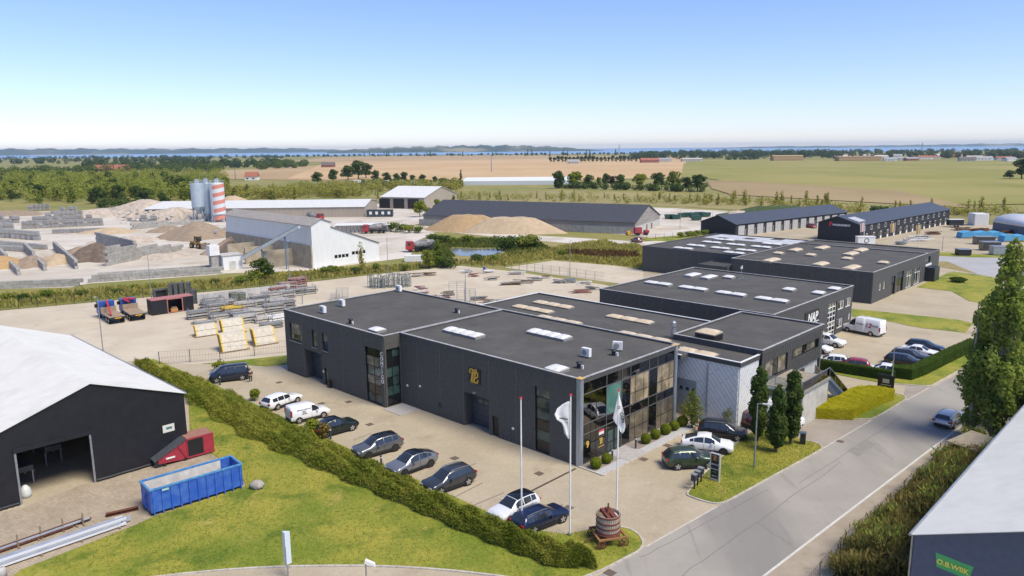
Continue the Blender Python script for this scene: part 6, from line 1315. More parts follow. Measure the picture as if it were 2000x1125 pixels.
rk = [(470,624,'grey rack between the leaning stacks and the plank racks',galv,3),(497,618,'stepped plank rack left of the pale one',alu_pl,3),(536,612,'tall grey rack close to the dark building',galv,4),(556,606,'narrow grey rack behind the dark building corner',galv,4),(432,622,'low galvanised rack in front of the grey racks',galv,2),(418,592,'small grey rack against the concrete wall left end',galv,2),(540,597,'long plank rack under the second row',alu_pl,3),(388,621,'low rack of grey tubes right of the black container',galv,3),(425,612,'grey tube rack behind the leftmost leaning formwork',galv,4),(440,599,'grey tube rack in the middle row left end',galv,3),(412,602,'grey tube rack just behind the container corner',galv,3),(400,632,'flat spread of grey tubes in front of the grey racks',galv,1),(455,612,'rack with yellow-ended planks in the middle row',yel,3),(480,608,'plank rack beside the yellow-ended rack',alu_pl,4),(500,604,'plank rack in the middle row under the lamp post',galv,4),(480,630,'plank rack behind the leaning stacks',alu_pl,3),(515,628,'pale plank rack next to the dark building corner',alu_pl,2),(530,640,'grey plank rack near the dark building corner',galv,2),(545,625,'white plank rack touching the dark building corner',white_p,2),
      (505,590,'grey rack second row left',galv,3),(530,586,'grey rack second row middle',galv,3),(556,582,'grey rack second row right',galv,3),(578,577,'dark basket rack by the lamp post',galv,3),(600,574,'dark basket rack right end of second row',galv,3),(540,573,'red tube rack third row left',redst,3),(562,568,'red tube rack third row middle',redst,4),(582,563,'tall red tube rack third row right',redst,5),(505,578,'small red tube bundle in front of the concrete wall',redst,1),(520,574,'flat red tubes in front of the concrete wall',redst,1)]
for i, (x, y, lab, m_, ly) in enumerate(rk): rack(lab, x, y, rz0+random.uniform(-.1,.1), 3.5, 1.9, ly, m_, h0=.34)
for k, (x, y, n) in enumerate(((457,592,7),(472,589,6))):
    o = thing('coil_stack', ['taller','shorter'][k]+' stack of grey ring coils in front of the concrete wall', 'coil stack', G(x,y), 0, 'ring coil stacks')
    for j in range(n): MB().lathe([(.55,j*.3),(.85,j*.3+.05),(.85,j*.3+.24),(.55,j*.3+.28),(.55,j*.3)], 14).build('coil', mat('olive coil', (.16,.17,.14), (.22,.23,.19), rough=.8, scale=4), o)
# upright barrier cluster
o = thing('barrier_frames', 'cluster of upright grey steel barrier frames by the back fence', 'barriers', G(760,561), .15); rn = random.Random(5)
for k in range(34):
    x = -4.0+k*.25; y = rn.uniform(-1.2,1.2); h_ = rn.uniform(1.9,2.9); w_ = rn.uniform(.5,.8); a_ = rn.uniform(-.5,.5); b = MB()
    ca, sa = math.cos(a_)*w_/2, math.sin(a_)*w_/2
    b.beam((x-ca,y-sa,0),(x-ca,y-sa,h_),.12,.12).beam((x+ca,y+sa,0),(x+ca,y+sa,h_),.12,.12).beam((x-ca,y-sa,h_-.06),(x+ca,y+sa,h_-.06),.12,.12).beam((x-ca,y-sa,h_*.5),(x+ca,y+sa,h_*.5),.10,.10).beam((x-ca,y-sa,.2),(x+ca,y+sa,.2),.12,.12); b.build('frame', mat('barrier steel', (.20,.23,.23), (.14,.16,.16), rough=.6, scale=3), o)
def cage(label, x, y, rz, L_=2, W_=1.2, h_=2.0):
    o = thing('wire_cage', label, 'cage', G(x,y), rz, 'wire cages'); 
    for z in np.linspace(.1, h_, 5):
        b = MB(); b.beam((-L_/2,-W_/2,z),(L_/2,-W_/2,z),.04,.04).beam((-L_/2,W_/2,z),(L_/2,W_/2,z),.04,.04).beam((-L_/2,-W_/2,z),(-L_/2,W_/2,z),.04,.04).beam((L_/2,-W_/2,z),(L_/2,W_/2,z),.04,.04); b.build('ring', steel_g, o)
    for sx in (-1,0,1):
        for sy in (-1,1): MB().box(sx*L_/2-.025,sx*L_/2+.025,sy*W_/2-.025,sy*W_/2+.025,0,h_).build('post', steel_g, o)
cage('tall empty wire cage behind the left roof edge', 669, 582, .2, 2.2, 1.4, 1.9); cage('empty wire cage left of the tall one behind the left roof edge', 655, 586, .2, 1.6, 1.2, 1.3); cage('large pale wire cage stack in the middle of the yard', 893, 588, .1, 3.0, 2.0, 3.6); cage('second pale wire cage beside the large stack', 918, 592, .1, 2.0, 1.6, 2.6)
def pile(label, x, y, n, L_, m_, rz=0, seed=1, h_=.8):
    o = thing('material_pile', label, 'pile', G(x,y), rz, 'loose material piles'); rn = random.Random(seed)
    for k in range(n):
        z = .06+h_*k/n; l_ = L_*rn.uniform(.5,1); a_ = rn.uniform(-.25,.25); c = (rn.uniform(-.5,.5), rn.uniform(-.8,.8)*(1-k/n*.5)); MB().obox((c[0],c[1],z), l_, rn.uniform(.15,.4), rn.uniform(.1,.22), a_, z0=z-.06 if k < 4 else z*.8).build('piece', m_[k % len(m_)], o)
    return o
pl_ = [(820,578,12,3,[redst,galv],'reddish tube pile nearest the left roof edge'),(842,584,12,3,[redst,wood_p],'reddish timber pile second from the roof edge'),(865,588,10,2.6,[redst,rust],'rust red pile beside the pale wire cages'),(875,577,9,2.5,[wood_p,galv],'brown pile behind the pale wire cages'),(935,586,10,3,[redst,galv],'red and grey tube pile right of the wire cages'),(952,592,8,2.6,[galv,wood_p],'low grey pile right of the wire cages'),(980,592,8,3,[alu_pl,galv],'grey plank pile close to the workshop roof edge'),(822,566,8,2.5,[white_p,redst],'pile with white sheet beside the barrier frames'),(815,540,7,3,[wood_p,alu_pl],'long timber pile by the back fence left end'),(838,538,8,3.2,[wood_p,wood_p],'second timber pile by the back fence'),(910,533,7,2.5,[galv,white_p],'pale mixed pile by the back fence'),(925,540,7,2.4,[redst,wood_p],'brown pile beside the blue barrel'),(955,533,9,3,[alu_pl,white_p],'white and grey pile right of the blue barrel'),(960,547,9,3,[wood_p,alu_pl],'timber pile in the middle of the yard'),(1000,556,12,5,[wood_p,alu_pl],'long plank pile in the middle of the yard'),(1022,553,10,4,[alu_pl,wood_p],'plank pile right of the long one'),(1010,536,9,3.5,[white_p,alu_pl],'pale sheet pile in front of the lot fence'),(1045,548,8,3,[galv,alu_pl],'grey rack pile near the lamp post'),(1068,544,6,2,[concrete_l,wood_p],'block pile beside the tall lamp post'),(1090,553,8,2.6,[alu_pl,galv],'grey pile left of the black store'),(1112,552,12,3,[galv,steel_g],'tangle of steel wire right of the tall lamp post'),(1140,556,10,3,[alu_pl,white_p],'pale plank pile near the dark corner of the trade building'),(1135,572,7,4,[wood_p,redst],'long low timber row in front of the trade building corner'),(1155,566,8,2.6,[galv,galv],'grey pile touching the trade building corner')]
for i, (x,y,n,L_,m_,lab) in enumerate(pl_): pile(lab, x, y, n, L_, m_, random.uniform(-.3,.4), i)
o = thing('blue_barrel', 'small blue barrel among the piles by the back fence', 'barrel', G(946,529)); MB().lathe([(0,0),(.29,.02),(.31,.3),(.31,.6),(.29,.88),(0,.9)], 14).build('barrel_body', cabb, o); MB().lathe([(.31,.28),(.33,.30),(.31,.32)], 14).build('barrel_rim', cabb, o)
# ---------------------------------------------------------------- fences
def fence(label, pts, h_=1.8, step=2.6, m_=None):
    P = [G(*p) for p in pts]; o = thing('wire_fence', label, 'fence', P[0]); m_ = m_ or mat('green fence steel', (.035,.05,.035), rough=.6); base = P[0]; post = None
    wires = MB()
    for a, b_ in zip(P[:-1], P[1:]):
        d = b_-a; n = max(1,int(d.length/step))
        for k in range(n):
            c = a+d*(k/n)-base
            if post is None: post = MB().box(-.04,.04,-.04,.04,-.03,h_).build('post', m_, o)
            else: post = bpy.data.objects.new('post', post.data); col.objects.link(post); post.parent = o
            post.location = (c.x,c.y,0)
        for z in (.1,h_*.5,h_-.05): wires.beam(tuple(a-base+Vector((0,0,z))), tuple(b_-base+Vector((0,0,z))), .015, .02)
        nv = int(d.length/.35)
        for k in range(nv): c = a+d*(k/nv)-base; wires.box(c.x-.006,c.x+.006,c.y-.006,c.y+.006,.05,h_-.05)
    stuff(wires.build('wire_mesh', m_, o)); return o
fence('green wire fence along the back of the storage yard', [(-60,612),(0,607),(280,582),(560,556),(760,533),(900,519),(985,524)], 1.9, 2.6)
fence('thin dark wire fence along the near side of the concrete lot', [(985,524),(1060,532),(1180,548)], 1.8, 2.2); fence('thin wire fence between the parking and the storage yard', [(312,712),(430,703),(562,688)], 1.8, 3.2, mat('grey fence steel', (.10,.10,.10), rough=.6))
fence('weathered wire fence beside the scrub thicket on the right verge', [(1555,1190),(1640,1085),(1790,945),(1850,900)], 1.4, 3.0, MATS['grey fence steel']); fence('wire fence by the barn lawn', [(1246,469),(1330,463),(1400,455)], 1.6, 3)

# ================================================================ concrete works
blk_me = None
def block_mesh():
    global blk_me
    if blk_me is None:
        import bmesh
        o = MB().box(-.79,.79,-.39,.39,.005,.795).build('concrete_block', concrete); bm = bmesh.new(); bm.from_mesh(o.data); bmesh.ops.bevel(bm, geom=bm.edges[:], offset=.03, segments=1, affect='EDGES'); bm.to_mesh(o.data); bm.free(); blk_me = o.data; bpy.data.objects.remove(o)
    return blk_me
def blockwall(label, p0, p1, rows0, rows1=None, z0=0., cat='wall', m_=None):
    a, b_ = G(*p0), G(*p1); an_, L_ = frame_at(a, b_); o = thing('block_wall', label, cat, (a.x,a.y,z0), an_, 'concrete block walls'); n = int(L_/1.6)+1; rows1 = rows0 if rows1 is None else rows1
    for k in range(n):
        nr = round(rows0+(rows1-rows0)*k/max(n-1,1))
        for r_ in range(nr):
            c = bpy.data.objects.new('concrete_block', block_mesh()); col.objects.link(c); c.parent = o; c.location = (k*1.6+.8+(.8 if r_ % 2 else 0)+random.uniform(-.02,.02), random.uniform(-.04,.04), r_*.8); c.rotation_euler = (0,0,random.uniform(-.02,.02))
    return o
blockwall('low block wall at the lower left edge of the works', (-40,566), (140,559), 2); blockwall('long low block wall above the fence grass', (172,552), (418,535), 2); blockwall('block wall behind the long low one, lower ramp side', (190,540), (425,523), 1)
blockwall('tall sloping block wall rising beside the dark gravel heap', (206,520), (352,489), 6, 2); blockwall('stepped block wall behind the tall sloping one', (190,478), (262,497), 5, 5)
blockwall('leftmost bay wall beside the orange sand', (38,538), (-4,496), 2, 3); blockwall('second bay wall between brown gravel and sand', (89,529), (50,490), 2, 3); blockwall('third bay wall between sand and dark gravel', (150,526), (108,488), 3, 3)
blockwall('block wall behind the brown heap near the silos', (256,449), (395,436), 3, 2); blockwall('block wall beside the loader heap', (420,465), (478,445), 3, 3); blockwall('block wall stepping along the second heap', (478,508), (545,492), 3, 4); blockwall('block wall in front of the white hall side', (480,470), (560,463), 4, 4)
# heaps of sand, gravel and rubble
def heap(name, label, x, y, rx, ry, h_, m_, rz=0, rough=.12, flat=.0, seed=0, cat='heap'):
    p = G(x,y); n1, n2 = 40, 16; rg = np.random.default_rng(seed+int(x)); ph = rg.uniform(0,6,8); b = MB(); V = []
    for j in range(n2+1):
        f = j/n2
        for i in range(n1):
            t = 2*math.pi*i/n1; w = 1+rough*(math.sin(3*t+ph[0])+.7*math.sin(5*t+ph[1])+.5*math.sin(9*t+ph[2])); r = f*w
            z = h_*max(0, min(1-flat*.5, (1-f)*1.12))*(1+rough*.8*math.sin(4*t+5*f+ph[3])*f)+.25*rough*h_*math.sin(7*t+11*f+ph[4])*(1-f)*f*4
            V.append((r*rx*math.cos(t), r*ry*math.sin(t), max(z,-.02) if j < n2 else -.05))
    b.add(V, [(j*n1+i, j*n1+(i+1) % n1, (j+1)*n1+(i+1) % n1, (j+1)*n1+i) for j in range(n2) for i in range(n1)])
    o = b.build(name, m_, smooth=True); o.location = p; o.rotation_euler = (0,0,rz); return tag(o, label, cat)
def gm(name, a, b_): return mat(name, a, b_, rough=.95, scale=.8, detail=8, bump=.6, bscale=5)
sand_o = gm('orange sand', (.42,.28,.13), (.36,.23,.10)); sand_p = gm('pale sand', (.46,.36,.24), (.40,.30,.19)); grav_b = gm('brown gravel', (.24,.18,.125), (.30,.23,.165)); grav_d = gm('dark gravel', (.105,.08,.06), (.16,.12,.09)); rubb = gm('pale rubble', (.50,.43,.35), (.36,.30,.24))
heap('sand_heap', 'orange sand heap in the leftmost bay', 2, 520, 7, 9, 2.6, sand_o); heap('gravel_heap', 'brown gravel heap in the second bay', 62, 516, 5, 9, 2.2, grav_b, .5); heap('sand_heap', 'pale sand heap in the third bay', 112, 512, 5, 7, 2.2, sand_p, .5); heap('gravel_heap', 'dark gravel heap against the tall block wall', 190, 505, 8, 9, 4.2, grav_d, .2); heap('gravel_heap', 'light brown gravel spilling left of the dark heap', 158, 500, 7, 8, 2.6, grav_b)
heap('gravel_heap', 'broad brown gravel heap left of the wheel loader', 385, 463, 13, 11, 5.0, grav_b, .2, seed=4); heap('gravel_heap', 'brown gravel heap right of the wheel loader', 488, 491, 11, 9, 6.2, grav_b, .5, seed=5); heap('gravel_heap', 'dark gravel slope in front of the right gravel heap', 452, 495, 6, 7, 3.4, grav_d, .6, seed=8)
heap('rubble_heap', 'pale rubble mound left of the silos', 285, 420, 18, 14, 7.0, rubb, 0, .2, seed=2); heap('rubble_heap', 'lower broken concrete mound in front of the silos', 345, 428, 20, 11, 5.0, rubb, .1, .25, seed=3); heap('sand_heap', 'pale sand mound behind the silos', 455, 411, 16, 14, 7.0, sand_p, 0, .1, seed=6)
rn = random.Random(11); slab_m = mat('broken concrete', (.52,.48,.43), (.38,.34,.30), rough=.95, scale=1, rnd=.9)
for k in range(70):
    x, y = rn.uniform(232,372), rn.uniform(418,438); p = G(x,y); s_ = rn.uniform(.6,1.8)
    b = MB(); b.obox((0,0,0), s_, s_*rn.uniform(.4,.8), s_*rn.uniform(.2,.5), 0); o = b.build('concrete_rubble', slab_m); zz = max(0, 5.5*(1-abs(y-426)/14)*(1-abs(x-300)/110)*.75)
    o.location = (p.x,p.y,zz+.1); o.rotation_euler = (rn.uniform(-.6,.6),rn.uniform(-.6,.6),rn.uniform(0,3)); tag(o, 'broken concrete slab lying on the rubble mounds beside the silos', 'rubble', 'broken concrete slabs')
heap('sand_heap', 'large ochre sand heap in front of the black-roofed barn, left part', 915, 449, 17, 8, 7.0, gm('ochre sand', (.40,.28,.15), (.34,.23,.12)), -.2, .06, .5, 1); heap('sand_heap', 'large pale sand heap in front of the black-roofed barn, right part', 1000, 453, 18, 8, 7.6, sand_p, -.2, .06, .7, 2)
for k, (x, y, rx_, ry_, h_, m_, l_) in enumerate(((250,472,10,7,1.8,rubb,'low pale dust mound behind the tall block wall'),(318,503,9,5,1.2,rubb,'low pale spill on the ramp below the loader'),(215,455,9,6,2.0,sand_p,'small sand mound beside the paver stacks'),(560,437,9,7,3.0,rubb,'pale mound behind the white hall roof'),(395,420,14,9,4.0,rubb,'rubble mound directly behind the silos'),(190,422,14,9,3.2,rubb,'pale rubble mound right of the rear paver rows'),(20,420,16,9,2.2,grav_b,'brown mound at the far left of the works'),(330,452,8,5,2.2,grav_b,'small brown mound left of the big gravel heap'))): heap('spoil_heap', l_, x, y, rx_, ry_, h_, m_, .2, .2, .2, 70+k)
# paver stacks
def paver_proto():
    o = thing('paver_stack', '', 'paver stack', (0,0,0), 0, 'stacks of concrete pavers'); m_ = mat('grey pavers', (.27,.27,.265), (.36,.355,.345), rough=.9, scale=2, rnd=1.0)
    MB().box(-1.1,1.1,-.55,.55,0,.14).build('pallet', wood_p, o)
    for l_ in range(4): MB().box(-1.08,1.08,-.52,.52,.15+l_*.33,.15+l_*.33+.30).build('paver_layer', m_, o)
    return o
pp = paver_proto(); used = False; rn = random.Random(21); k = 0
rowsP = [((50,447),(205,440),16,2,'front row of paver stacks in the left works yard'),((60,437),(185,432),13,2,'second row of paver stacks in the left works yard'),((95,428),(165,424),8,2,'third row of paver stacks in the left works yard'),((105,418),(155,414),6,2,'rearmost row of paver stacks in the left works yard'),((-10,462),(82,470),9,2,'nearest row of paver stacks at the left edge'),((-10,478),(95,488),10,1,'low slab row of paver stacks by the bays'),((-10,488),(60,492),7,1,'lowest slab row of paver stacks at the left edge'),((-20,432),(40,436),8,2,'far left row of paver stacks in the left works yard'),((-20,446),(30,452),6,2,'middle left row of paver stacks in the left works yard'),((110,456),(215,452),10,1,'low front row of paver stacks in the left works yard'),((60,412),(100,409),5,2,'distant row of paver stacks in the left works yard'),((255,432),(310,436),6,2,'dark row of paver stacks right of the pale track')]
for (a, b_, n, hh, lab) in rowsP:
    A, B_ = G(*a), G(*b_)
    for i in range(n):
        for l_ in range(hh):
            p = A.lerp(B_, (i+rn.uniform(-.1,.1))/n); p.z = l_*1.5
            if l_ and rn.random() < .3: continue
            if not used: pp.location = p; pp['label'] = 'concrete paver stack in the '+lab.replace(' of paver stacks',''); used = True
            else: dup(pp, p, rn.uniform(-.1,.1), 'concrete paver stack in the '+lab.replace(' of paver stacks',''))
# wheel loader
a, b_ = G(381,484), G(413,487); an_, _ = frame_at(a, b_); wl_ = thing('wheel_loader', 'yellow wheel loader with dark cab beside the gravel heaps', 'loader', a, an_); ylw = mat('loader yellow', (.50,.32,.10), (.40,.25,.08), rough=.5, scale=3)
MB().box(-1.2,1.6,-.75,.75,.9,2.1).build('engine_body', ylw, wl_); MB().box(1.6,3.9,-.6,.6,.8,1.5).build('front_frame', ylw, wl_); cb = MB().box(.9,2.3,-.75,.75,2.1,3.5).build('cab', car_glass, wl_); MB().box(.8,2.4,-.85,.85,3.5,3.65).build('cab_roof', ylw, cb); MB().box(1.5,1.7,-.78,.78,2.0,3.5).build('cab_pillar', ylw, cb)
for x in (0,3.2):
    for s_ in (-1,1): w_ = MB().tube((x,s_*.75,.8),(x,s_*1.3,.8),.8,n=18).build('wheel', rubber, wl_); MB().tube((x,s_*1.3,.8),(x,s_*1.32,.8),.42,n=14).build('rim', ylw, w_)
for s_ in (-.5,.5): MB().beam((2.6,s_,1.6),(4.9,s_,.6),.16,.28).build('lift_arm', ylw, wl_)
MB().vprism([(4.7,.1),(6.2,.05),(6.2,.15),(5.0,.5),(4.9,1.5),(4.6,1.5)], 'x', -1.5, 1.5).build('bucket', mat('worn bucket', (.13,.10,.08), (.2,.16,.13), rough=.8, scale=3), wl_)
# silos
silo_m = mat('silo steel', (.46,.53,.60), (.40,.47,.54), rough=.4, metal=.3, scale=1); silo_d = mat('silo leg steel', (.14,.20,.27), rough=.5)
def silo(label, x, y, r_, h_, zc, m_=None, stripes=False):
    o = thing('silo', label, 'silo', G(x,y), 0, 'cement silos'); m_ = m_ or silo_m
    MB().lathe([(.5,zc-3.0),(r_,zc),(r_,h_),(r_*.9,h_+.25),(0,h_+.4)], 26).build('shell', m_, o, smooth=False)
    for k in range(4): a_ = math.pi/4+k*math.pi/2; MB().beam((r_*.92*math.cos(a_),r_*.92*math.sin(a_),0),(r_*.92*math.cos(a_),r_*.92*math.sin(a_),zc+.2),.3,.3).build('leg', silo_d, o)
    for k in range(4): a_, b2 = math.pi/4+k*math.pi/2, math.pi/4+(k+1)*math.pi/2; MB().beam((r_*.9*math.cos(a_),r_*.9*math.sin(a_),.3),(r_*.9*math.cos(b2),r_*.9*math.sin(b2),zc-.4),.14,.14).build('brace', silo_d, o)
    rl = MB()
    for k in range(16): a_, b2 = 2*math.pi*k/16, 2*math.pi*(k+1)/16; rl.beam((r_*math.cos(a_),r_*math.sin(a_),h_+1.1),(r_*math.cos(b2),r_*math.sin(b2),h_+1.1),.07,.07); rl.beam((r_*math.cos(a_),r_*math.sin(a_),h_),(r_*math.cos(a_),r_*math.sin(a_),h_+1.1),.06,.06)
    rl.build('top_railing', silo_m, o); MB().box(-.6,.6,-.6,.6,h_+.3,h_+1.9).build('filter_box', silo_m, o)
    if stripes:
        sm_ = mat('salmon stripe', (.56,.22,.16), rough=.5)
        for k in range(5):
            b = MB(); V = []; n = 22; z0 = .6+k*3.1
            for i in range(n+1): a_ = -2.0+2.6*i/n; z = z0+1.4*i/n*.9; V += [((r_+.02)*math.cos(a_),(r_+.02)*math.sin(a_),z),((r_+.02)*math.cos(a_),(r_+.02)*math.sin(a_),min(z+1.5,h_))]
            b.add(V, [(2*i,2*i+2,2*i+3,2*i+1) for i in range(n)]).build('stripe', sm_, o)
    return o
silo('left blue-grey silo on legs with open cone', 391, 433, 2.7, 15.2, 6.2); silo('middle slim blue-grey silo between the two big ones', 408, 432, 2.0, 15.4, 3.4, mat('darker silo steel', (.34,.41,.48), rough=.4, metal=.3)); silo('right white silo with salmon spiral stripes', 429, 433, 2.7, 15.4, 3.2, mat('white silo', (.60,.62,.64), rough=.5), True)
o = thing('silo_ladder_tower', 'grey ladder tower between the silos', 'ladder tower', G(417,435)); b = MB()
for s_ in (-.4,.4): b.beam((s_,0,0),(s_,0,16.4),.12,.12)
b.build('stile', silo_m, o)
for k in range(26): MB().beam((-.4,0,.5+k*.6),(.4,0,.5+k*.6),.06,.06).build('rung', silo_m, o)
# white hall with lean-to
p, q = G(612,524.6), G(741,507.8); an_, Wh = frame_at(p, q); wh = thing('white_hall', 'white industrial hall with stepped gable and conveyor at the concrete works', 'hall', p, an_); whm = mat('white metal sheet', (.72,.73,.72), (.66,.67,.66), rough=.5, scale=1, stretch=(3,3,.3)); grm = mat('grey sheet roof', (.34,.31,.28), (.28,.26,.23), rough=.7, scale=1); Lh = 47
MB().vprism([(0,0),(5.3,0),(5.3,10.9),(2.7,11.8),(0,10.4)], 'x', 0, .2).build('gable_wall', whm, wh); MB().vprism([(5.3,0),(Wh,0),(Wh,4.5),(5.3,9.7)], 'x', .01, .2).build('lean_to_gable', whm, wh)
MB().box(0,.2,.2,Lh,0,10.3).build('side_wall', whm, wh); MB().box(Wh-.2,Wh,.2,26,0,4.4).build('side_wall', whm, wh); MB().box(5.1,5.3,.2,Lh,0,10.8).build('side_wall', whm, wh); MB().vprism([(0,0),(5.3,0),(5.3,10.9),(2.7,11.8),(0,10.4)], 'x', Lh-.2, Lh).build('gable_wall', whm, wh); MB().vprism([(5.3,0),(Wh-.2,0),(Wh-.2,4.5),(5.3,9.7)], 'x', 25.8, 26).build('lean_to_gable', whm, wh)
def slope(par, x0, z0, x1, z1, y0, y1, m_, th=.12, name='roof'): return MB().add([(x0,y0,z0),(x1,y0,z1),(x1,y1,z1),(x0,y1,z0),(x0,y0,z0+th),(x1,y0,z1+th),(x1,y1,z1+th),(x0,y1,z0+th)], [(3,2,1,0),(4,5,6,7),(0,1,5,4),(1,2,6,5),(2,3,7,6),(3,0,4,7)]).build(name, m_, par)
slope(wh, -.4, 10.25, 2.7, 11.85, -.3, Lh+.3, grm); slope(wh, 2.7, 11.85, 5.7, 10.75, -.3, Lh+.3, grm); slope(wh, 5.3, 9.75, Wh+.4, 4.4, -.3, 26.3, grm)
for (x, z) in ((6.0,1.9),(11,2.3)):
    for k in range(4): MB().box(x+k*1.05,x+k*1.05+.8,-.05,.0,z,z+.75).build('window', glass_d, wh)
MB().box(13.2,13.9,-.05,0,1.2,2.0).build('window', glass_d, wh); tanw = mat('tan plinth', (.40,.35,.27), (.30,.25,.18), rough=.95, scale=.5, detail=7)
MB().box(-.35,-.02,.0,Lh,0,5.6).build('plinth', tanw, wh)
for y in (9,19,29): MB().box(-8,-.36,y,y+.5,0,4.2).build('bay_divider', tanw, wh)
# conveyor, hopper house and bay under it
tl = lambda x, y, z: wh.matrix_basis.inverted() @ G(x, y, z)
cv = thing('conveyor', 'long inclined grey belt conveyor climbing to the white hall', 'conveyor', (0,0,0)); a, b_ = G(472,505,2.5), G(584,443,10.2); MB().beam(a, b_, 1.1, .8).build('gallery', mat('conveyor steel', (.42,.47,.50), (.34,.38,.41), rough=.5, scale=2), cv)
for f in (.35,.75): c = a.lerp(b_, f); MB().beam((c.x,c.y,0),(c.x,c.y,c.z-.3),.3,.3).build('trestle', silo_d, cv)
MB().beam(a+Vector((0,0,.5)), b_+Vector((0,0,.5)), .5, .12).build('belt', rubber, cv)
p, q = G(437,528), G(474,524); an_, Lq = frame_at(p, q); o = thing('hopper_house', 'small white hopper building at the foot of the conveyor', 'shed', p, an_); MB().box(0,Lq,0,4,0,3.4).build('wall', whm, o); MB().box(1.4,3.0,-.05,0,0,2.0).build('door', concrete_l, o); MB().box(-.2,Lq+.2,-.2,4.2,3.4,3.6).build('roof', concrete_l, o); MB().box(-2.6,-.3,1,3.2,3.6,6.0).build('loading_chute', white_p, o); MB().box(-2.3,-.6,1.2,3,0,3.6).build('chute_base', concrete, o)
# gable buildings in the middle distance
def gable(name, label, p0, p1, L_, ze, zr, wallm, roofm, cat='barn', ov=.4, rx=.5, front=True, far=None):
    a, b_ = G(*p0), G(*p1)
    if far: d = (G(*far)-b_); L_ = d.length; d.normalize(); a = b_-Vector((d.y,-d.x,0))*(b_-a).length
    an_, W_ = frame_at(a, b_); o = thing(name, label, cat, a, an_)
    for y0, y1 in ((0,.2),(L_-.2,L_)):
        if y0 > 0 or front: MB().vprism([(0,0),(W_,0),(W_,ze),(W_*rx,zr),(0,ze)], 'x', y0, y1).build('gable_wall', wallm, o)
    MB().box(0,.2,.2,L_-.2,0,ze-.02).build('side_wall', wallm, o); MB().box(W_-.2,W_,.2,L_-.2,0,ze-.02).build('side_wall', wallm, o)
    sl = (zr-ze)/(W_*rx); slope(o, -ov, ze-ov*sl, W_*rx, zr, -ov, L_+ov, roofm); sl2 = (zr-ze)/(W_*(1-rx)); slope(o, W_*rx, zr, W_+ov, ze-ov*sl2, -ov, L_+ov, roofm)
    return o, W_
beige = mat('beige sheet', (.36,.31,.25), (.30,.26,.21), rough=.7, scale=1, stretch=(3,3,.2)); whroof = mat('white sheet roof', (.66,.66,.64), (.56,.56,.54), rough=.6, scale=1)
blkroof = mat('black sheet roof', (.045,.047,.052), (.06,.062,.068), rough=.6, scale=1, stretch=(1,1,1)); slateb = mat('blue black roof', (.045,.055,.075), (.06,.07,.09), rough=.55, scale=1)
o, W_ = gable('warehouse', 'long beige warehouse with white roof behind the white hall', (712,423.5), (737,409), 92, 4.3, 6.2, beige, whroof, 'warehouse'); 
o, W_ = gable('open_shed', 'open-fronted beige shed with white roof behind the warehouse', (829,409), (893,399), 24, 5.6, 10.0, beige, whroof, 'shed')
for y in (3,11,19): MB().box(-.15,-.02,y,y+6,.3,4.8).build('dark_interior_panel', black_p, o)  # black panels on the solid wall stand for the shed's shaded interior
o, W_ = gable('barn', 'long black-roofed barn with grey concrete base and timber gable', (1240,458), (1288,441), 82, 3.9, 8.6, mat('weathered boards', (.20,.19,.18), (.30,.28,.26), rough=.9, scale=.6, stretch=(.2,.2,6)), blkroof)
for y in np.arange(0, 81, 6.0): MB().box(-.12,-.02,y+.05,y+5.95,0,2.4).build('base_panel', concrete, o)
for x in (0,): MB().box(.02,W_-.02,-.12,-.02,0,2.5).build('base_panel', concrete_l, o)  # paler than the long side: the gable's sunlight put into its colour
for x in (W_*.42,W_*.62): MB().box(x,x+1.3,-.16,-.125,.1,2.1).build('door', mat('brown door', (.12,.07,.045), rough=.7), o)
o, W_ = gable('garage_row', 'long black building with a row of grey garage doors', (1362,456), (1436,462), 71, 3.9, 6.3, mat('black boards', (.014,.016,.020), (.022,.024,.03), rough=.7, scale=3), slateb, 'garage', far=(1653,434.5))
for k in range(13):
    y = 1.4+k*5.1; d_ = MB().box(W_+.01,W_+.07,y,y+3.3,0,3.3).build('garage_door', mat('pale grey door', (.46,.46,.45), (.36,.36,.35), rough=.6, scale=2), o)
    for j in range(4): MB().box(W_+.07,W_+.085,y+.15,y+3.15,.1+j*.8,.82+j*.8).build('door_section', MATS['pale grey door'], d_)
    MB().box(W_+.01,W_+.05,y+3.6,y+4.2,0,2.1).build('side_door', steel_g, o)
o, W_ = gable('terrace_hall', 'long black two-storey building with red and white sign on its gable', (1591,468.5), (1678,474), 66, 5.2, 7.4, MATS['black boards'], slateb, 'building', rx=.45, far=(1853,437))
text_mesh('sign_mark', 'P', 1.7, mat('sign red', (.62,.02,.05), rough=.5), o, wall_mat4((W_*.30,-.06,4.85),(0,-1,0)), bold=.08); text_mesh('sign_lettering', 'PHOENIXRENT', .78, white_p, o, wall_mat4((W_*.56,-.06,4.75),(0,-1,0)), bold=.03)
for k in range(14):
    y = 2.2+k*5.2; w_ = MB().box(W_+.01,W_+.06,y,y+1.3,3.3,4.6).build('window', frame_w, o); MB().box(W_+.06,W_+.07,y+.12,y+1.18,3.42,4.48).build('pane', glass_d, w_)
    d_ = MB().box(W_+.01,W_+.06,y+2.2,y+3.3,0,2.3).build('door', frame_w, o); MB().box(W_+.06,W_+.07,y+2.3,y+3.2,.9,2.15).build('pane', glass_d, d_); w_ = MB().box(W_+.01,W_+.06,y,y+1.5,.9,2.2).build('window', frame_k, o); MB().box(W_+.06,W_+.07,y+.1,y+1.4,1.0,2.1).build('pane', glass_d, w_)
slope(o, W_*.62, 6.72, W_*.88, 5.78, 2.0, 7.0, mat('roof light', (.45,.45,.45), rough=.4), .2, 'roof_light')
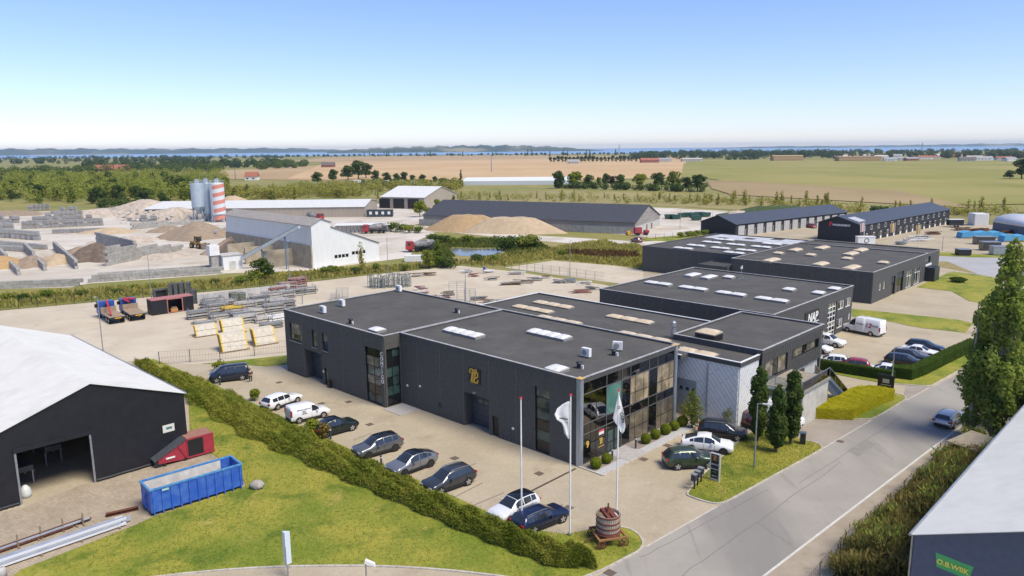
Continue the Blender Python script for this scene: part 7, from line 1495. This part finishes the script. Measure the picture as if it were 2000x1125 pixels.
for k, (x, y, t_) in enumerate(((1686,479,434),(1745,479,435),(1795,483,438))):
    p = G(x,y); z_ = hgt(x,y,t_); o = thing('flagpole', ['left','middle','right'][k]+' slim white flagpole beside the long black building with the sign', 'flagpole', p, 0, 'far flagpoles'); MB().tube((0,0,0),(0,0,z_),.09,.05,n=8).build('pole', white_p, o); b = MB()
    n = 8; V = []
    for i in range(n+1): V += [(-.05-1.3*i/n, .15*math.sin(i*1.1), z_-.1-.25*i/n),(-.05-1.3*i/n*.8, .15*math.sin(i*1.1), z_-2.6-.3*i/n)]
    f_ = thing('flag', ['pink and white','golden','golden orange'][k]+' flag on the '+['left','middle','right'][k]+' far flagpole', 'flag', p); c_ = b.add(V, [(2*i,2*i+2,2*i+3,2*i+1) for i in range(n)]).build('cloth', mat('flag pink', (.6,.45,.42), rough=.8) if k == 0 else mat('flag gold', (.55,.42,.20), rough=.8), f_); c_.modifiers.new('s','SOLIDIFY').thickness = .01
# ================================================================ far right yard, trucks, far vegetation
# white tunnel tent
p, q = G(1938,449), G(2060,470); an_, _ = frame_at(p, q); o = thing('tunnel_tent', 'white arched tunnel tent with grey base in the far right yard', 'tent', p, an_+.0); b = MB(); V = []; n = 12; Lt = 34; Wt_ = 14
for i in range(n+1):
    a_ = math.pi*i/n; y = Wt_/2-Wt_/2*math.cos(a_); z = 2.6+2.8*math.sin(a_)**.8
    V += [(0,y,z),(Lt,y,z)]
b.add(V, [(2*i,2*i+1,2*i+3,2*i+2) for i in range(n)]); c_ = b.build('membrane', white_p, o, smooth=True); c_.modifiers.new('s','SOLIDIFY').thickness = .05
MB().box(0,Lt,0,.2,0,2.6).build('base_wall', mat('slate base', (.10,.13,.17), rough=.6), o); MB().box(0,Lt,Wt_-.2,Wt_,0,2.6).build('base_wall', MATS['slate base'], o); MB().add([(0.02,V[2*i][1],V[2*i][2]) for i in range(n+1)]+[(0.02,Wt_,0),(0.02,0,0)], [tuple(range(n+3))]).build('end_wall', white_p, o)
p = G(1903,441); o = thing('white_container', 'tall white box container left of the tunnel tent', 'container', p, -.1); MB().box(0,4.6,0,5,0,4.2).build('container_box', white_p, o)
for k in range(2): MB().box(.3+k*2.1,2.2+k*2.1,-.04,0,.2,3.9).build('door_leaf', mat('off white door', (.62,.62,.6), rough=.6), o)
for k, (x, y, w_, h_, lab, m_) in enumerate(((1960,499,5,2.2,'dark stack unit nearest the poplar in the far right yard',steel_g),(1925,478,5,2.2,'dark grey trailer box in front of the blue tarps',pd),(1937,490,4.5,2.3,'dark grey open unit with pale roof beside the blue tarps',pd),(1885,500,3,1.6,'dark crate unit on the grass verge of the far right yard',trim_k))):
    o = thing('yard_unit', lab, 'unit', G(x,y), -.1, 'far right yard units'); MB().box(-w_/2,w_/2,0,2.4,.2,h_).build('unit_body', m_, o); MB().box(-w_/2-.1,w_/2+.1,-.1,2.5,h_,h_+.12).build('unit_roof', steel_g, o); MB().box(-w_/2+.2,-w_/2+.5,.2,2.2,0,.2).build('skid', trim_k, o); MB().box(w_/2-.5,w_/2-.2,.2,2.2,0,.2).build('skid', trim_k, o)
cyan = mat('cyan tarpaulin', (.10,.38,.60), (.07,.30,.52), rough=.5, scale=1.5)
for k, (x, y, w_) in enumerate(((1908,466,9),(1938,466,8),(1985,473,7))):
    o = thing('tarp_stack', ['left cyan tarpaulin-covered stack','middle cyan tarpaulin-covered stack','right cyan tarpaulin-covered stack'][k]+' in the far right yard', 'tarp stack', G(x,y), -.1, 'tarpaulin stacks'); b = MB(); b.vprism([(-w_/2,0),(w_/2,0),(w_/2-.3,1.6),(w_/4,2.1),(0,1.8),(-w_/4,2.2),(-w_/2+.3,1.7)], 'x', 0, 3.5); b.build('tarpaulin', cyan, o); MB().box(-w_/2+.3,w_/2-.3,-.05,0,0,.4).build('pallet', wood_p, o)
pile2 = [(1880,450,14,7,[rust,wood_p],'long brown timber pile left of the tunnel tent'),(1912,452,14,8,[rust,rust],'rusty tube row in front of the tunnel tent'),(1965,456,14,9,[rust,trim_k],'rusty tube row right end in front of the tunnel tent'),(1785,471,12,9,[white_p,alu_pl],'long white profile pile beside the far flagpoles'),(1800,467,10,8,[white_p,galv],'second white profile pile behind the long one'),(1760,478,10,4,[galv,steel_g],'grey metal pile at the foot of the far flagpoles'),(1822,458,10,6,[wood_p,rust],'orange-brown timber row along the far grass')]
for i, (x,y,n_,L_,m_,lab) in enumerate(pile2): pile(lab, x, y, n_, L_, m_, .2, 50+i, 1.2)
for k, (x, y, lab) in enumerate(((1722,484,'white trailer with ring emblem below the sign gable'),(1868,447,'dark trailer beside the far end of the black building'))):
    o = thing('trailer', lab, 'trailer', G(x-30 if k == 0 else x,y-3), -.05); MB().box(-2.4,2.4,0,2.0,.6,2.6).build('trailer_box', white_p if k == 0 else pd, o); MB().box(-2.5,2.5,-.1,2.1,2.6,2.75).build('trailer_roof', white_p, o)
    for x_ in (-.5,.5): MB().tube((x_,-.05,.32),(x_,.25,.32),.32,n=12).build('wheel', rubber, o)
    MB().beam((2.4,1,.55),(3.6,1,.45),.12,.12).build('drawbar', steel_g, o)
    if k == 0: MB().lathe([(.55,-.02),(.7,-.02),(.7,.02),(.55,.02),(.55,-.02)], 20).build('ring_emblem', trim_k, o).matrix_local = wall_mat4((0,-.02,1.6),(0,-1,0))
# barn yard: green skips, red implement, orange tank
for k, (x, y) in enumerate(((1310,428),(1322,428.5),(1336,425),(1347,424),(1358,426),(1368,423),(1380,424),(1362,431))):
    o = thing('green_skip', 'dark green skip, number %s from the barn among eight in the barn yard' % ['one','two','three','four','five','six','seven','eight'][k], 'skip', G(x,y), .2, 'green skips'); gsk = mat('skip green', (.02,.075,.055), rough=.5)
    MB().vprism([(-1.6,.2),(1.6,.2),(2.0,1.8),(-2.0,1.8)], 'x', 0, 2.0).build('skip_body', gsk, o); MB().box(-2.05,2.05,-.06,.06,1.7,1.85).build('rim', gsk, o)
    for x_ in (-1.2,0,1.2): MB().box(x_-.08,x_+.08,-.08,0,.3,1.7).build('rib', gsk, o)
o = thing('red_implement', 'red farm implement parked at the barn gable', 'implement', G(1252,459.5), .3); MB().box(-2.4,0,-.7,.7,.9,2.6).build('hopper', mat('implement red', (.30,.04,.05), rough=.5), o); MB().box(-2.4,2.6,-.4,.4,.5,.9).build('frame', MATS['implement red'], o); MB().box(1.2,2.6,-.8,.8,.9,1.6).build('toolbar', MATS['implement red'], o)
for x_ in (-1.2,1.6):
    for s_ in (-1,1): MB().tube((x_,s_*.75,.45),(x_,s_*1.0,.45),.45,n=14).build('wheel', rubber, o)
o = thing('orange_tank', 'small orange tank lying by the barn corner', 'tank', G(1228,458.5), an_); MB().tube((-1.8,0,.6),(1.8,0,.6),.6,n=14).build('tank', amb, o); MB().box(-1.2,-.9,-.5,.5,0,.3).box(.9,1.2,-.5,.5,0,.3).build('cradle', trim_k, o)
# mixer trucks by the white hall
def mixer(label, rear, front):
    a, b_ = G(*rear), G(*front); an_, _ = frame_at(a, b_); o = thing('mixer_truck', label, 'truck', a, an_, 'mixer trucks'); rd_ = mat('truck red', (.35,.03,.04), rough=.4)
    MB().box(0,7.6,-.5,.5,.8,1.1).build('chassis', trim_k, o); cab = MB().vprism([(6.2,.7),(8.2,.7),(8.2,1.8),(8.0,3.0),(6.2,3.0)], 'x', -1.2, 1.2).build('cab', rd_, o); MB().box(8.12,8.2,-1,1,1.9,2.8).build('windscreen', car_glass, cab)
    for s_ in (-1,1): MB().box(7,7.8,s_*1.2-.01,s_*1.2+.01,1.9,2.7).build('side_window', car_glass, cab)
    MB().tube((.3,0,2.6),(2.2,0,2.3),.7,1.2,n=16).tube((2.2,0,2.3),(4.4,0,2.1),1.2,1.15,n=16).tube((4.4,0,2.1),(5.9,0,1.9),1.15,.6,n=16).build('drum', mat('drum dark', (.05,.05,.055), (.35,.34,.33), rough=.5, scale=.6), o); MB().beam((.3,0,2.9),(-.5,0,1.6),.5,.3).build('chute', steel_g, o)
    for x_ in (1.2,2.6,5.2,7.0):
        for s_ in (-1,1): MB().tube((x_,s_*.85,.5),(x_,s_*1.2,.5),.5,n=14).build('wheel', rubber, o)
    return o
mixer('red concrete mixer truck nearest the pond', (850,490), (805,492)); mixer('red mixer truck behind the white hall', (756,455), (716,456)); mixer('red and white mixer truck half hidden behind the hall roof', (600,430), (640,432))
o = thing('cabin_block', 'dark site cabins with white windows beside the beige warehouse', 'cabin', G(716,424)); MB().box(0,11,0,3,.2,3.0).build('cabin_body', mat('cabin slate', (.03,.04,.05), rough=.6), o)
for k in range(4): MB().box(1.2+k*2.6,2.3+k*2.6,-.05,0,1.1,2.3).build('window', white_p, o)
for k in range(8): MB().box(-3+k*1.5,-2.9+k*1.5,-1.6,-1.5,0,1.1).build('stair_rail', steel_g, o)
o = thing('culvert_row', 'row of upright white concrete culvert panels beside the red mixer truck', 'panels', G(655,455), .1)
for k in range(14): MB().box(k*1.35,k*1.35+1.1,0,1.6,0,2.6).build('panel', concrete_l, o)
MB().box(-.2,19,-1.5,6,2.62,2.72).build('cover_sheet', white_p, o)
o = thing('pale_tank', 'low white ribbed tank beside the bushes at the works gate', 'tank', G(790,512)); MB().box(0,4.5,0,2.2,.1,1.6).build('tank_body', white_p, o)
for k in range(6): MB().box(.3+k*.75,.4+k*.75,-.06,0,.1,1.6).build('rib', frame_w, o)
# ---------------------------------------------------------------- tree prototypes for the middle and far distance
def proto(name, w, h_, m_, n, size, seed, kind='round', bk=bark):
    rn = random.Random(seed); rg = np.random.default_rng(seed); o = thing(name, '', 'tree'); cl = []; tb = MB(); tb.tube((0,0,-.1),(rn.uniform(-.2,.2),0,h_*.55),.03*h_,.012*h_,n=6,caps=False)
    for k in range(18):
        if kind == 'round': f = rn.random(); a = rn.uniform(0,6.28); zc = h_*(.30+.62*f); rr_ = w*math.sin(math.pi*(.22+.70*f))**.8; r = rr_*rn.uniform(.2,.8); cl.append((math.cos(a)*r,math.sin(a)*r,zc,w*rn.uniform(.28,.45),h_*rn.uniform(.10,.17)))
        elif kind == 'tall': f = (k+.5)/18; a = rn.uniform(0,6.28); r = w*rn.uniform(.1,.6)*(1-.6*f); cl.append((math.cos(a)*r,math.sin(a)*r,h_*(.12+.85*f),w*(.55-.3*f)+.1,h_*.09))
        else: f = rn.random(); a = rn.uniform(0,6.28); r = w*rn.uniform(.1,.8); cl.append((math.cos(a)*r,math.sin(a)*r,h_*rn.uniform(.25,.75),w*rn.uniform(.3,.5),h_*rn.uniform(.2,.32)))
        c = cl[-1]
        if k % 2 == 0: tb.tube((0,0,c[2]*.5),(c[0]*.8,c[1]*.8,c[2]*.95),.012*h_,.004*h_,n=4,caps=False)
    tb.build('trunk', bk, o); Vq, Fq = ball_leaves(cl, n/18, size, rng=rg); mesh_np('crown', Vq, Fq, m_, o); o.hide_render = False; return o
PR = {}
for nm, w, h_, m_, n, s_, kd in (('wood1',3.4,9,L_wood1,1300,.75,'round'),('wood2',3.8,9,L_wood2,1300,.8,'round'),('wood3',2.8,10,L_wood1,1100,.7,'tall'),('young',1.1,6,L_young,330,.42,'tall'),('young2',1.3,6,L_young,300,.42,'tall'),('bush',2.6,3.2,L_wood1,600,.5,'bush'),('bush2',2.6,3.0,L_wood2,600,.5,'bush'),('lime',3.6,9,L_lime,1200,.75,'round'),('purple',3.4,9,L_purple,1000,.75,'round'),('far',4.2,10,L_far,700,1.1,'round'),('fartall',2.2,13,L_far,500,.9,'tall')): PR[nm] = (proto('tree', w, h_, m_, n, s_, len(nm)*31+int(h_*10)+int(w*100), kd), h_)
first = set()
def plant(kind, x, y, ytop_or_h, label, name='tree', group=None, sxy=1.0, height=None, jit=True):
    pr_, h0 = PR[kind]; p = G(x,y); h_ = height if height else hgt(x,y,ytop_or_h); s_ = h_/h0; sc = (s_*sxy,s_*sxy,s_)
    if kind not in first: c = pr_; c.location = p; c.rotation_euler = (0,0,random.uniform(0,6)); c.scale = sc; first.add(kind)
    else: c = dup(pr_, p, random.uniform(0,6), None, sc)
    c.name = name; c['label'] = label; c['category'] = 'bush' if 'bush' in kind else 'tree'
    if group: c['group'] = group
    elif 'group' in c: del c['group']
    return c
# singles near the fence and the pond
plant('wood2', 513, 549, 503, 'dense round dark tree at the yard fence beside the conveyor', sxy=1.25); plant('bush', 500, 551, 525, 'low dark bush left of the dense round tree', 'bush')
plant('young2', 707, 533, 472, 'leaning thin birch in front of the white hall gable', 'birch', sxy=.8); plant('bush2', 693, 535, 520, 'small dark bush at the foot of the leaning birch', 'bush'); plant('bush', 735, 531, 512, 'small bright bush right of the leaning birch', 'bush', sxy=.6)
plant('wood1', 838, 524, 487, 'left bushy tree of the clump by the works gate', 'tree', sxy=1.2); plant('wood3', 856, 522, 468, 'tall light green tree of the clump by the works gate', 'tree', sxy=.9); plant('bush2', 872, 523, 500, 'dark bush at the right of the gate clump', 'bush', sxy=1.2); plant('bush', 792, 529, 515, 'low green bush left of the gate clump', 'bush')
for k, (kd, x, y, t_) in enumerate((('bush2',845,477,455),('bush2',866,476,458),('bush',885,478,462),('bush',915,476,458),('bush2',988,489,458),('bush',1008,487,462),('bush',1028,486,455),('bush2',1038,485,462),('bush',765,452,432),('bush2',782,453,436),('bush',800,455,437),('bush',818,455,440))): plant(kd, x, y, t_, 'pond-side bush, %s from the left along the far pond bank' % ['fifth','sixth','seventh','eighth','ninth','tenth','eleventh','twelfth','first','second','third','fourth'][k], 'bush', 'pond-side bushes')
for k, (kd, x, y, t_, lab) in enumerate((('lime',820,424,389,'yellow-green round tree beside the open-fronted shed'),('wood1',853,421,388,'mid green tree right of the yellow-green one by the shed'),('bush',840,422,404,'low green bush between two trees by the shed'),('wood3',886,410,381,'slim green tree at the barn roof end'),('wood2',872,412,390,'darker tree beside the slim one at the barn roof end'))): plant(kd, x, y, t_, lab, 'tree')
for k, x in enumerate((20,45,70,95,128,160,228,262,300,420,470,640,660,930,965,1100)):
    y = 600-x*.087-random.uniform(2,10); plant(random.choice(['bush','bush2']), x, y, y-random.uniform(11,20), 'wild bush in the tall grass along the fence, '+('left of the trucks','behind the container wall','near the conveyor','beyond the barrier frames')[0 if x < 180 else 1 if x < 480 else 2 if x < 700 else 3], 'bush', 'wild bushes along the fence', sxy=1.1)
for k, x in enumerate((1345,1362,1352,1376,1330)): plant('bush', x, 464-(x-1330)*.12, 452-(x-1330)*.10, 'garden bush on the barn lawn by the black garage gable', 'bush', 'garden bushes')
# woodland behind the works
rn = random.Random(33)
W1 = [(-20,372),(40,378),(80,385),(130,393),(200,398),(270,402),(330,402),(380,400)]
cnt = 0
for i in range(115):
    x = rn.uniform(-30,445); f = rn.random()**1.2; yb = interp([(-30,392),(60,396),(130,408),(230,406),(300,404),(380,402),(445,398)], x); y = yb-f*(58 if x < 330 else 34); kd = rn.choice(['wood1','wood1','wood3','wood3','wood1','wood2']) if f > .15 else rn.choice(['wood2','bush','wood2','bush2']); D = G(x,y).length; hh = (rn.uniform(7,10.5) if 'wood' in kd else rn.uniform(2.5,5))*(1+.15*f)
    plant(kd, x, y, 0, ({'wood1':'light green round','wood2':'dark green round','wood3':'slim light green'}[kd]+' tree in the '+['left','middle','right'][min(2,int((x+30)/160))]+' part of the woodland, '+('front' if f < .4 else 'rear')+' side') if 'wood' in kd else 'low bush at the front edge of the woodland behind the concrete works', 'tree' if 'wood' in kd else 'bush', 'woodland trees' if 'wood' in kd else 'woodland edge bushes', sxy=rn.uniform(.9,1.35), height=hh)
for i in range(18):
    x = rn.uniform(440,700); y = rn.uniform(378,391)+(-4 if x > 600 else 0); plant(rn.choice(['young','wood3','young2']), x, y, 0, 'young slender tree in the plantation behind the beige warehouse', 'tree', 'plantation trees', sxy=rn.uniform(1.0,1.5), height=rn.uniform(5.5,8.5))
# young thin trees along the fields
for i in range(78):
    x = rn.uniform(700,2010); yb = interp([(700,388),(1000,392),(1300,398),(1500,404),(1700,420),(2010,424)], x); kd = rn.choice(['young','young2'])
    plant(kd, x, yb-rn.uniform(0,10), 0, 'young thin tree in the loose row before the fields, '+('left of the barn roof','behind the barn','behind the garage row','right of the black halls')[0 if x < 900 else 1 if x < 1300 else 2 if x < 1700 else 3], 'tree', 'row of young trees', sxy=rn.uniform(.9,1.5), height=rn.uniform(3.5,6.5)*(1.15 if x > 1400 else .8))
for k, (kd, x, y, t_, sx) in enumerate((('wood2',1092,368,333,1),('lime',1122,367,332,1.2),('wood2',1150,366,340,1.0),('wood1',1170,366,345,.7),('purple',1196,366,342,1.0),('wood2',1182,365,338,.9),('wood2',1213,366,340,1.1),('lime',1250,368,337,1.3),('wood2',1284,370,336,1.2),('wood1',1318,372,333,1.1),('wood2',1340,373,345,1.1),('wood2',1362,374,340,1.3))):
    plant(kd, x, y, t_, 'broad tree, %s from the left in the clump behind the barn roof' % ['first','second','third','fourth','fifth','sixth','seventh','eighth','ninth','tenth','eleventh','twelfth'][k], 'tree', 'tree clump behind the barn', sxy=sx*1.1)
for k, (x, y, t_) in enumerate(((620,360,335),(650,356,330),(680,352,322),(700,350,312),(715,348,318),(735,354,332),(755,356,336),(775,356,338),(790,355,335),(805,357,341),(825,357,340),(850,358,344))): plant('wood2', x, y, t_, 'dark tree in the hedge line left of the greenhouse', 'tree', 'dark trees left of the greenhouse', sxy=1.2)
plant('fartall', 900, 353, 331, 'lone dark conifer left of the greenhouse', 'conifer'); plant('wood2', 1995, 350, 308, 'dark tree at the right picture border above the green field', 'tree', sxy=1.2); plant('wood2', 1972, 350, 332, 'low dark tree left of the one at the right border', 'tree', sxy=1.5); plant('bush2', 1717,424,400,'dark green bush tree between the two long black buildings','bush')
for i in range(42):
    x = rn.uniform(1470,1600); plant('bush2', x, rn.uniform(414,420), 0, 'bush on the dark green mound behind the garage row', 'bush', 'mound bushes', sxy=1.3, height=rn.uniform(1.5,3))
heap('green_mound', 'dark green overgrown mound behind the garage row', 1520, 418, 26, 9, 4.5, mat('mound turf', (.035,.06,.018), (.06,.085,.025), rough=1, scale=1, bump=.8, bscale=3), .1, .1, .5, cat='mound'); heap('rubble_heap', 'pale stone heap at the left end of the green mound', 1445, 420, 9, 5, 2.2, rubb, .1, .15, .3)
# avenue of round trees far away
for i in range(26):
    x = 1075+i*7.6; plant('far', x, interp([(1075,318),(1270,316)], x)+rn.uniform(-.5,.5), 0, 'round tree in the far avenue across the stubble field', 'tree', 'far avenue trees', height=rn.uniform(10,14), sxy=1.05)
for i in range(22):
    x = rn.uniform(690,1240); plant('fartall', x, rn.uniform(303.5,306), 0, 'tall single tree on the far skyline by the water', 'tree', 'skyline trees', height=rn.uniform(16,26), sxy=1.1)
# woods that read as one mass
def wood(name, label, strips, n, h_, m_=None, size=3.0, seed=0, per=130):
    rg = np.random.default_rng(seed); cl = []
    for _ in range(n):
        k = rg.integers(len(strips)); (x0,y0,x1,y1,dy) = strips[k]; f = rg.random(); x = x0+(x1-x0)*f; y = y0+(y1-y0)*f-rg.random()*dy; p = G(x,y); hh = h_*rg.uniform(.6,1.15); cl.append((p.x,p.y,hh*.55,hh*rg.uniform(.45,.75),hh*.5))
    V, Fq = ball_leaves(cl, per, size, rng=rg, shell=.7); return stuff(mesh_np(name, V, Fq, m_ or L_far), label)
wood('far_wood', 'dark woods along the left shore', [(-40,322,420,318,8),(170,334,560,327,8),(-40,312,560,311,4)], 330, 13, size=2.6, seed=1)
wood('woodland_mass', 'dense light green woodland behind the tree edge at left', [(-40,392,330,387,46),(60,396,440,391,36),(-40,360,440,356,14)], 430, 9.0, L_wood1, 1.1, seed=11)
wood('plantation_mass', 'band of young yellow-green trees behind the concrete works', [(440,391,700,386,14),(560,380,900,372,12)], 230, 6.0, L_young, .9, seed=12)
wood('young_tree_belt', 'airy belt of thin yellow-green saplings before the fields', [(700,392,1000,394,14),(1000,394,1300,400,14),(1300,400,1500,406,12),(1500,406,1700,420,10),(1700,420,2030,426,12)], 230, 3.4, L_young, .7, seed=13, per=45)
wood('far_wood', 'mixed trees beyond the left woodland', [(-40,352,120,345,10),(120,342,440,338,8),(500,333,600,327,6)], 150, 11, L_wood2, 2.0, seed=2)
wood('clump_undergrowth', 'undergrowth joining the tree clump behind the barn', [(1088,368,1375,376,1)], 60, 4.5, L_wood2, .9, seed=14)
wood('far_wood', 'wooded park beyond the stubble field', [(1230,312,1640,310,4),(1280,306,1640,306,4)], 190, 18, size=3.2, seed=3)
wood('far_wood', 'town trees along the right shore', [(1600,309,2100,311,4),(1600,303,2100,303,4),(1600,298.5,2100,297,2)], 260, 13, size=3.2, seed=4)
wood('far_wood', 'low shore trees across the middle', [(560,307,1250,302,2),(1250,301,1650,299,1.5)], 240, 9, size=3.0, seed=5)
wood('far_wood', 'hedgerow trees by the camping field', [(700,365,905,366,2),(1420,313,1480,312,1)], 40, 6, L_wood2, 1.4, seed=6)
# ---------------------------------------------------------------- far houses
def house(label, x, y, w_, d_, ze, zr, wm, rm_, rz=0, name='house', grp=None):
    p = G(x,y); o = thing(name, label, 'house', p, rz, grp); MB().box(-w_/2,w_/2,0,d_,0,ze).build('wall', wm, o); MB().vprism([(-.5,ze-.1),(d_+.5,ze-.1),(d_/2,zr)], 'y', -w_/2-.4, w_/2+.4).build('roof', rm_, o)
    for k in range(max(2,int(w_/6))): MB().box(-w_/2+1.5+k*6,-w_/2+3.5+k*6,-.06,0,1.0,2.2).build('window', glass_d, o)
    return o
tile = mat('red tile roof', (.36,.13,.075), (.28,.10,.06), rough=.8, scale=1); brickw = mat('brick wall', (.30,.12,.08), rough=.8); graw = mat('grey house wall', (.45,.43,.40), rough=.8)
house('long red-tiled farmhouse above the left woodland', 215, 335, 52, 12, 4, 10, brickw, tile); house('brown-roofed house left of the mown field', 640, 327, 22, 10, 4, 9, brickw, mat('brown roof', (.14,.11,.10), rough=.8)); house('small tiled house behind the plantation trees', 490, 352, 12, 8, 3.5, 8, white_p, tile)
house('red farm barn by the far park', 1270, 318, 34, 14, 5, 9, brickw, tile); house('grey farm barn beside the red one', 1292, 316.5, 40, 14, 5, 8, graw, mat('grey far roof', (.30,.30,.30), rough=.8)); house('pale farm shed right of the far park barns', 1352, 315.5, 40, 14, 5, 7, graw, graw); house('straw-coloured far barn at the green field edge', 1540, 314, 60, 20, 9, 11, mat('straw stack', (.38,.26,.14), rough=.9), MATS['straw stack']); house('second straw-coloured stack left of the town', 1680, 314.5, 80, 20, 8, 9, MATS['straw stack'], MATS['straw stack'])
for k in range(26):
    x = 1640+k*14+rn.uniform(-4,4); house('pale house of the far town, %s along the right shore' % ['left','middle','right'][min(2,k//9)], x, rn.uniform(306,315), rn.uniform(18,34), 12, 4, rn.uniform(6,8), rn.choice([graw,white_p,brickw]), rn.choice([MATS['grey far roof'],tile,MATS['brown roof'],graw]), rn.uniform(-.3,.3), grp='far town houses')
house('blue-roofed house right of the stubble field', 1120, 320, 20, 10, 4, 8, graw, MATS['grey far roof'])
o = thing('greenhouse', 'long low glasshouse with white roof behind the young trees', 'greenhouse', G(905,362), -.02); Lg = 90; MB().box(0,Lg,0,34,0,3.2).build('wall', mat('glasshouse wall', (.50,.53,.55), rough=.3), o)
for k in range(7): MB().vprism([(k*4.86,3.2),(k*4.86+4.86,3.2),(k*4.86+2.43,5.0)], 'y', 0, Lg).build('roof_bay', mat('glasshouse roof', (.60,.62,.64), rough=.35), o)
for k in range(16): x = 690+k*11+rn.uniform(-3,3); p = G(x, rn.uniform(358,366)); o = thing('caravan', 'small white caravan or cabin in the camping field', 'caravan', p, rn.uniform(-.4,.4), 'caravans'); MB().box(-3,3,0,2.4,.4,2.7).build('caravan_body', white_p, o); MB().box(-2,-.6,-.04,0,1.4,2.1).build('window', glass_d, o); MB().box(-.5,.5,.3,2.1,0,.4).build('axle', trim_k, o)
# wind mill frame and tall masts
for k, (x, y, t_, lab) in enumerate(((960,336,302,'thin tall grey mast standing in the stubble field'),(1209,305,282,'distant mast above the far avenue'),(1800,300,278,'distant mast on the right horizon'),(460,352,332,'thin pole in the mown field'))):
    p = G(x,y); z_ = hgt(x,y,t_) if t_ > 0 else 20; o = thing('mast', lab, 'mast', p); MB().tube((0,0,0),(0,0,min(z_,70)),.0008*p.length,.0004*p.length,n=6).build('mast_pole', steel_g, o)
# hills over the water
def hills(name, label, x0, x1, dist, prof_, m_, depth=900):
    b = MB(); V = []; n = 90
    for i in range(n+1):
        f = i/n; x = x0+(x1-x0)*f; d = G(x, 330); k = dist/d.length; base = Vector((d.x*k, d.y*k, 0)); zt = interp(prof_, x)*(1+.12*math.sin(i*.9)+.08*math.sin(i*2.3)); dr = base.normalized()
        for q, zz in ((0,0.5),(depth*.35,zt*.45),(depth*.8,zt*.85),(depth*1.2,zt),(depth*2.5,zt*.5)): V.append((base.x+dr.x*q, base.y+dr.y*q, zz))
    b.add(V, [(i*5+j,(i+1)*5+j,(i+1)*5+j+1,i*5+j+1) for i in range(n) for j in range(4)]); o = b.build(name, m_, smooth=True); o['label'] = label; return struct(o)
hill_m = layered('far hills', (.055,.085,.045), [((.30,.25,.13), .0012, .52, .60, .9, None), ((.03,.05,.03), .002, .5, .62, .9, None), ((.20,.20,.09), .003, .6, .7, .8, None)], rough=1)
hills('hills', 'blue hills across the fjord at left', -200, 700, 12000, [(-200,82),(60,88),(300,76),(560,72),(640,48),(700,18)], hill_m); hills('hills', 'nearer field-covered hills across the water in the middle', 640, 1180, 7600, [(640,16),(720,48),(820,60),(930,68),(1010,63),(1090,45),(1150,15),(1180,4)], hill_m, 600); hills('hills', 'thin far shore on the right horizon', 1390, 2200, 14500, [(1390,8),(1500,36),(1700,32),(1900,46),(2200,40)], hill_m)
# ---------------------------------------------------------------- haze
hm = bpy.data.materials.new('haze'); hm.use_nodes = True; n = hm.node_tree.nodes; n.remove(n['Principled BSDF']); pv = n.new('ShaderNodeVolumePrincipled'); pv.inputs['Color'].default_value = (.66,.83,1.0,1); pv.inputs['Density'].default_value = 6.0e-5; pv.inputs['Anisotropy'].default_value = .2; hm.node_tree.links.new(pv.outputs[0], n['Material Output'].inputs['Volume'])
hz = MB().box(-15500,15500,-250,17500,-1.2,108).build('haze', hm); hz['kind'] = 'stuff'; hz['label'] = 'pale bluish haze in the air'
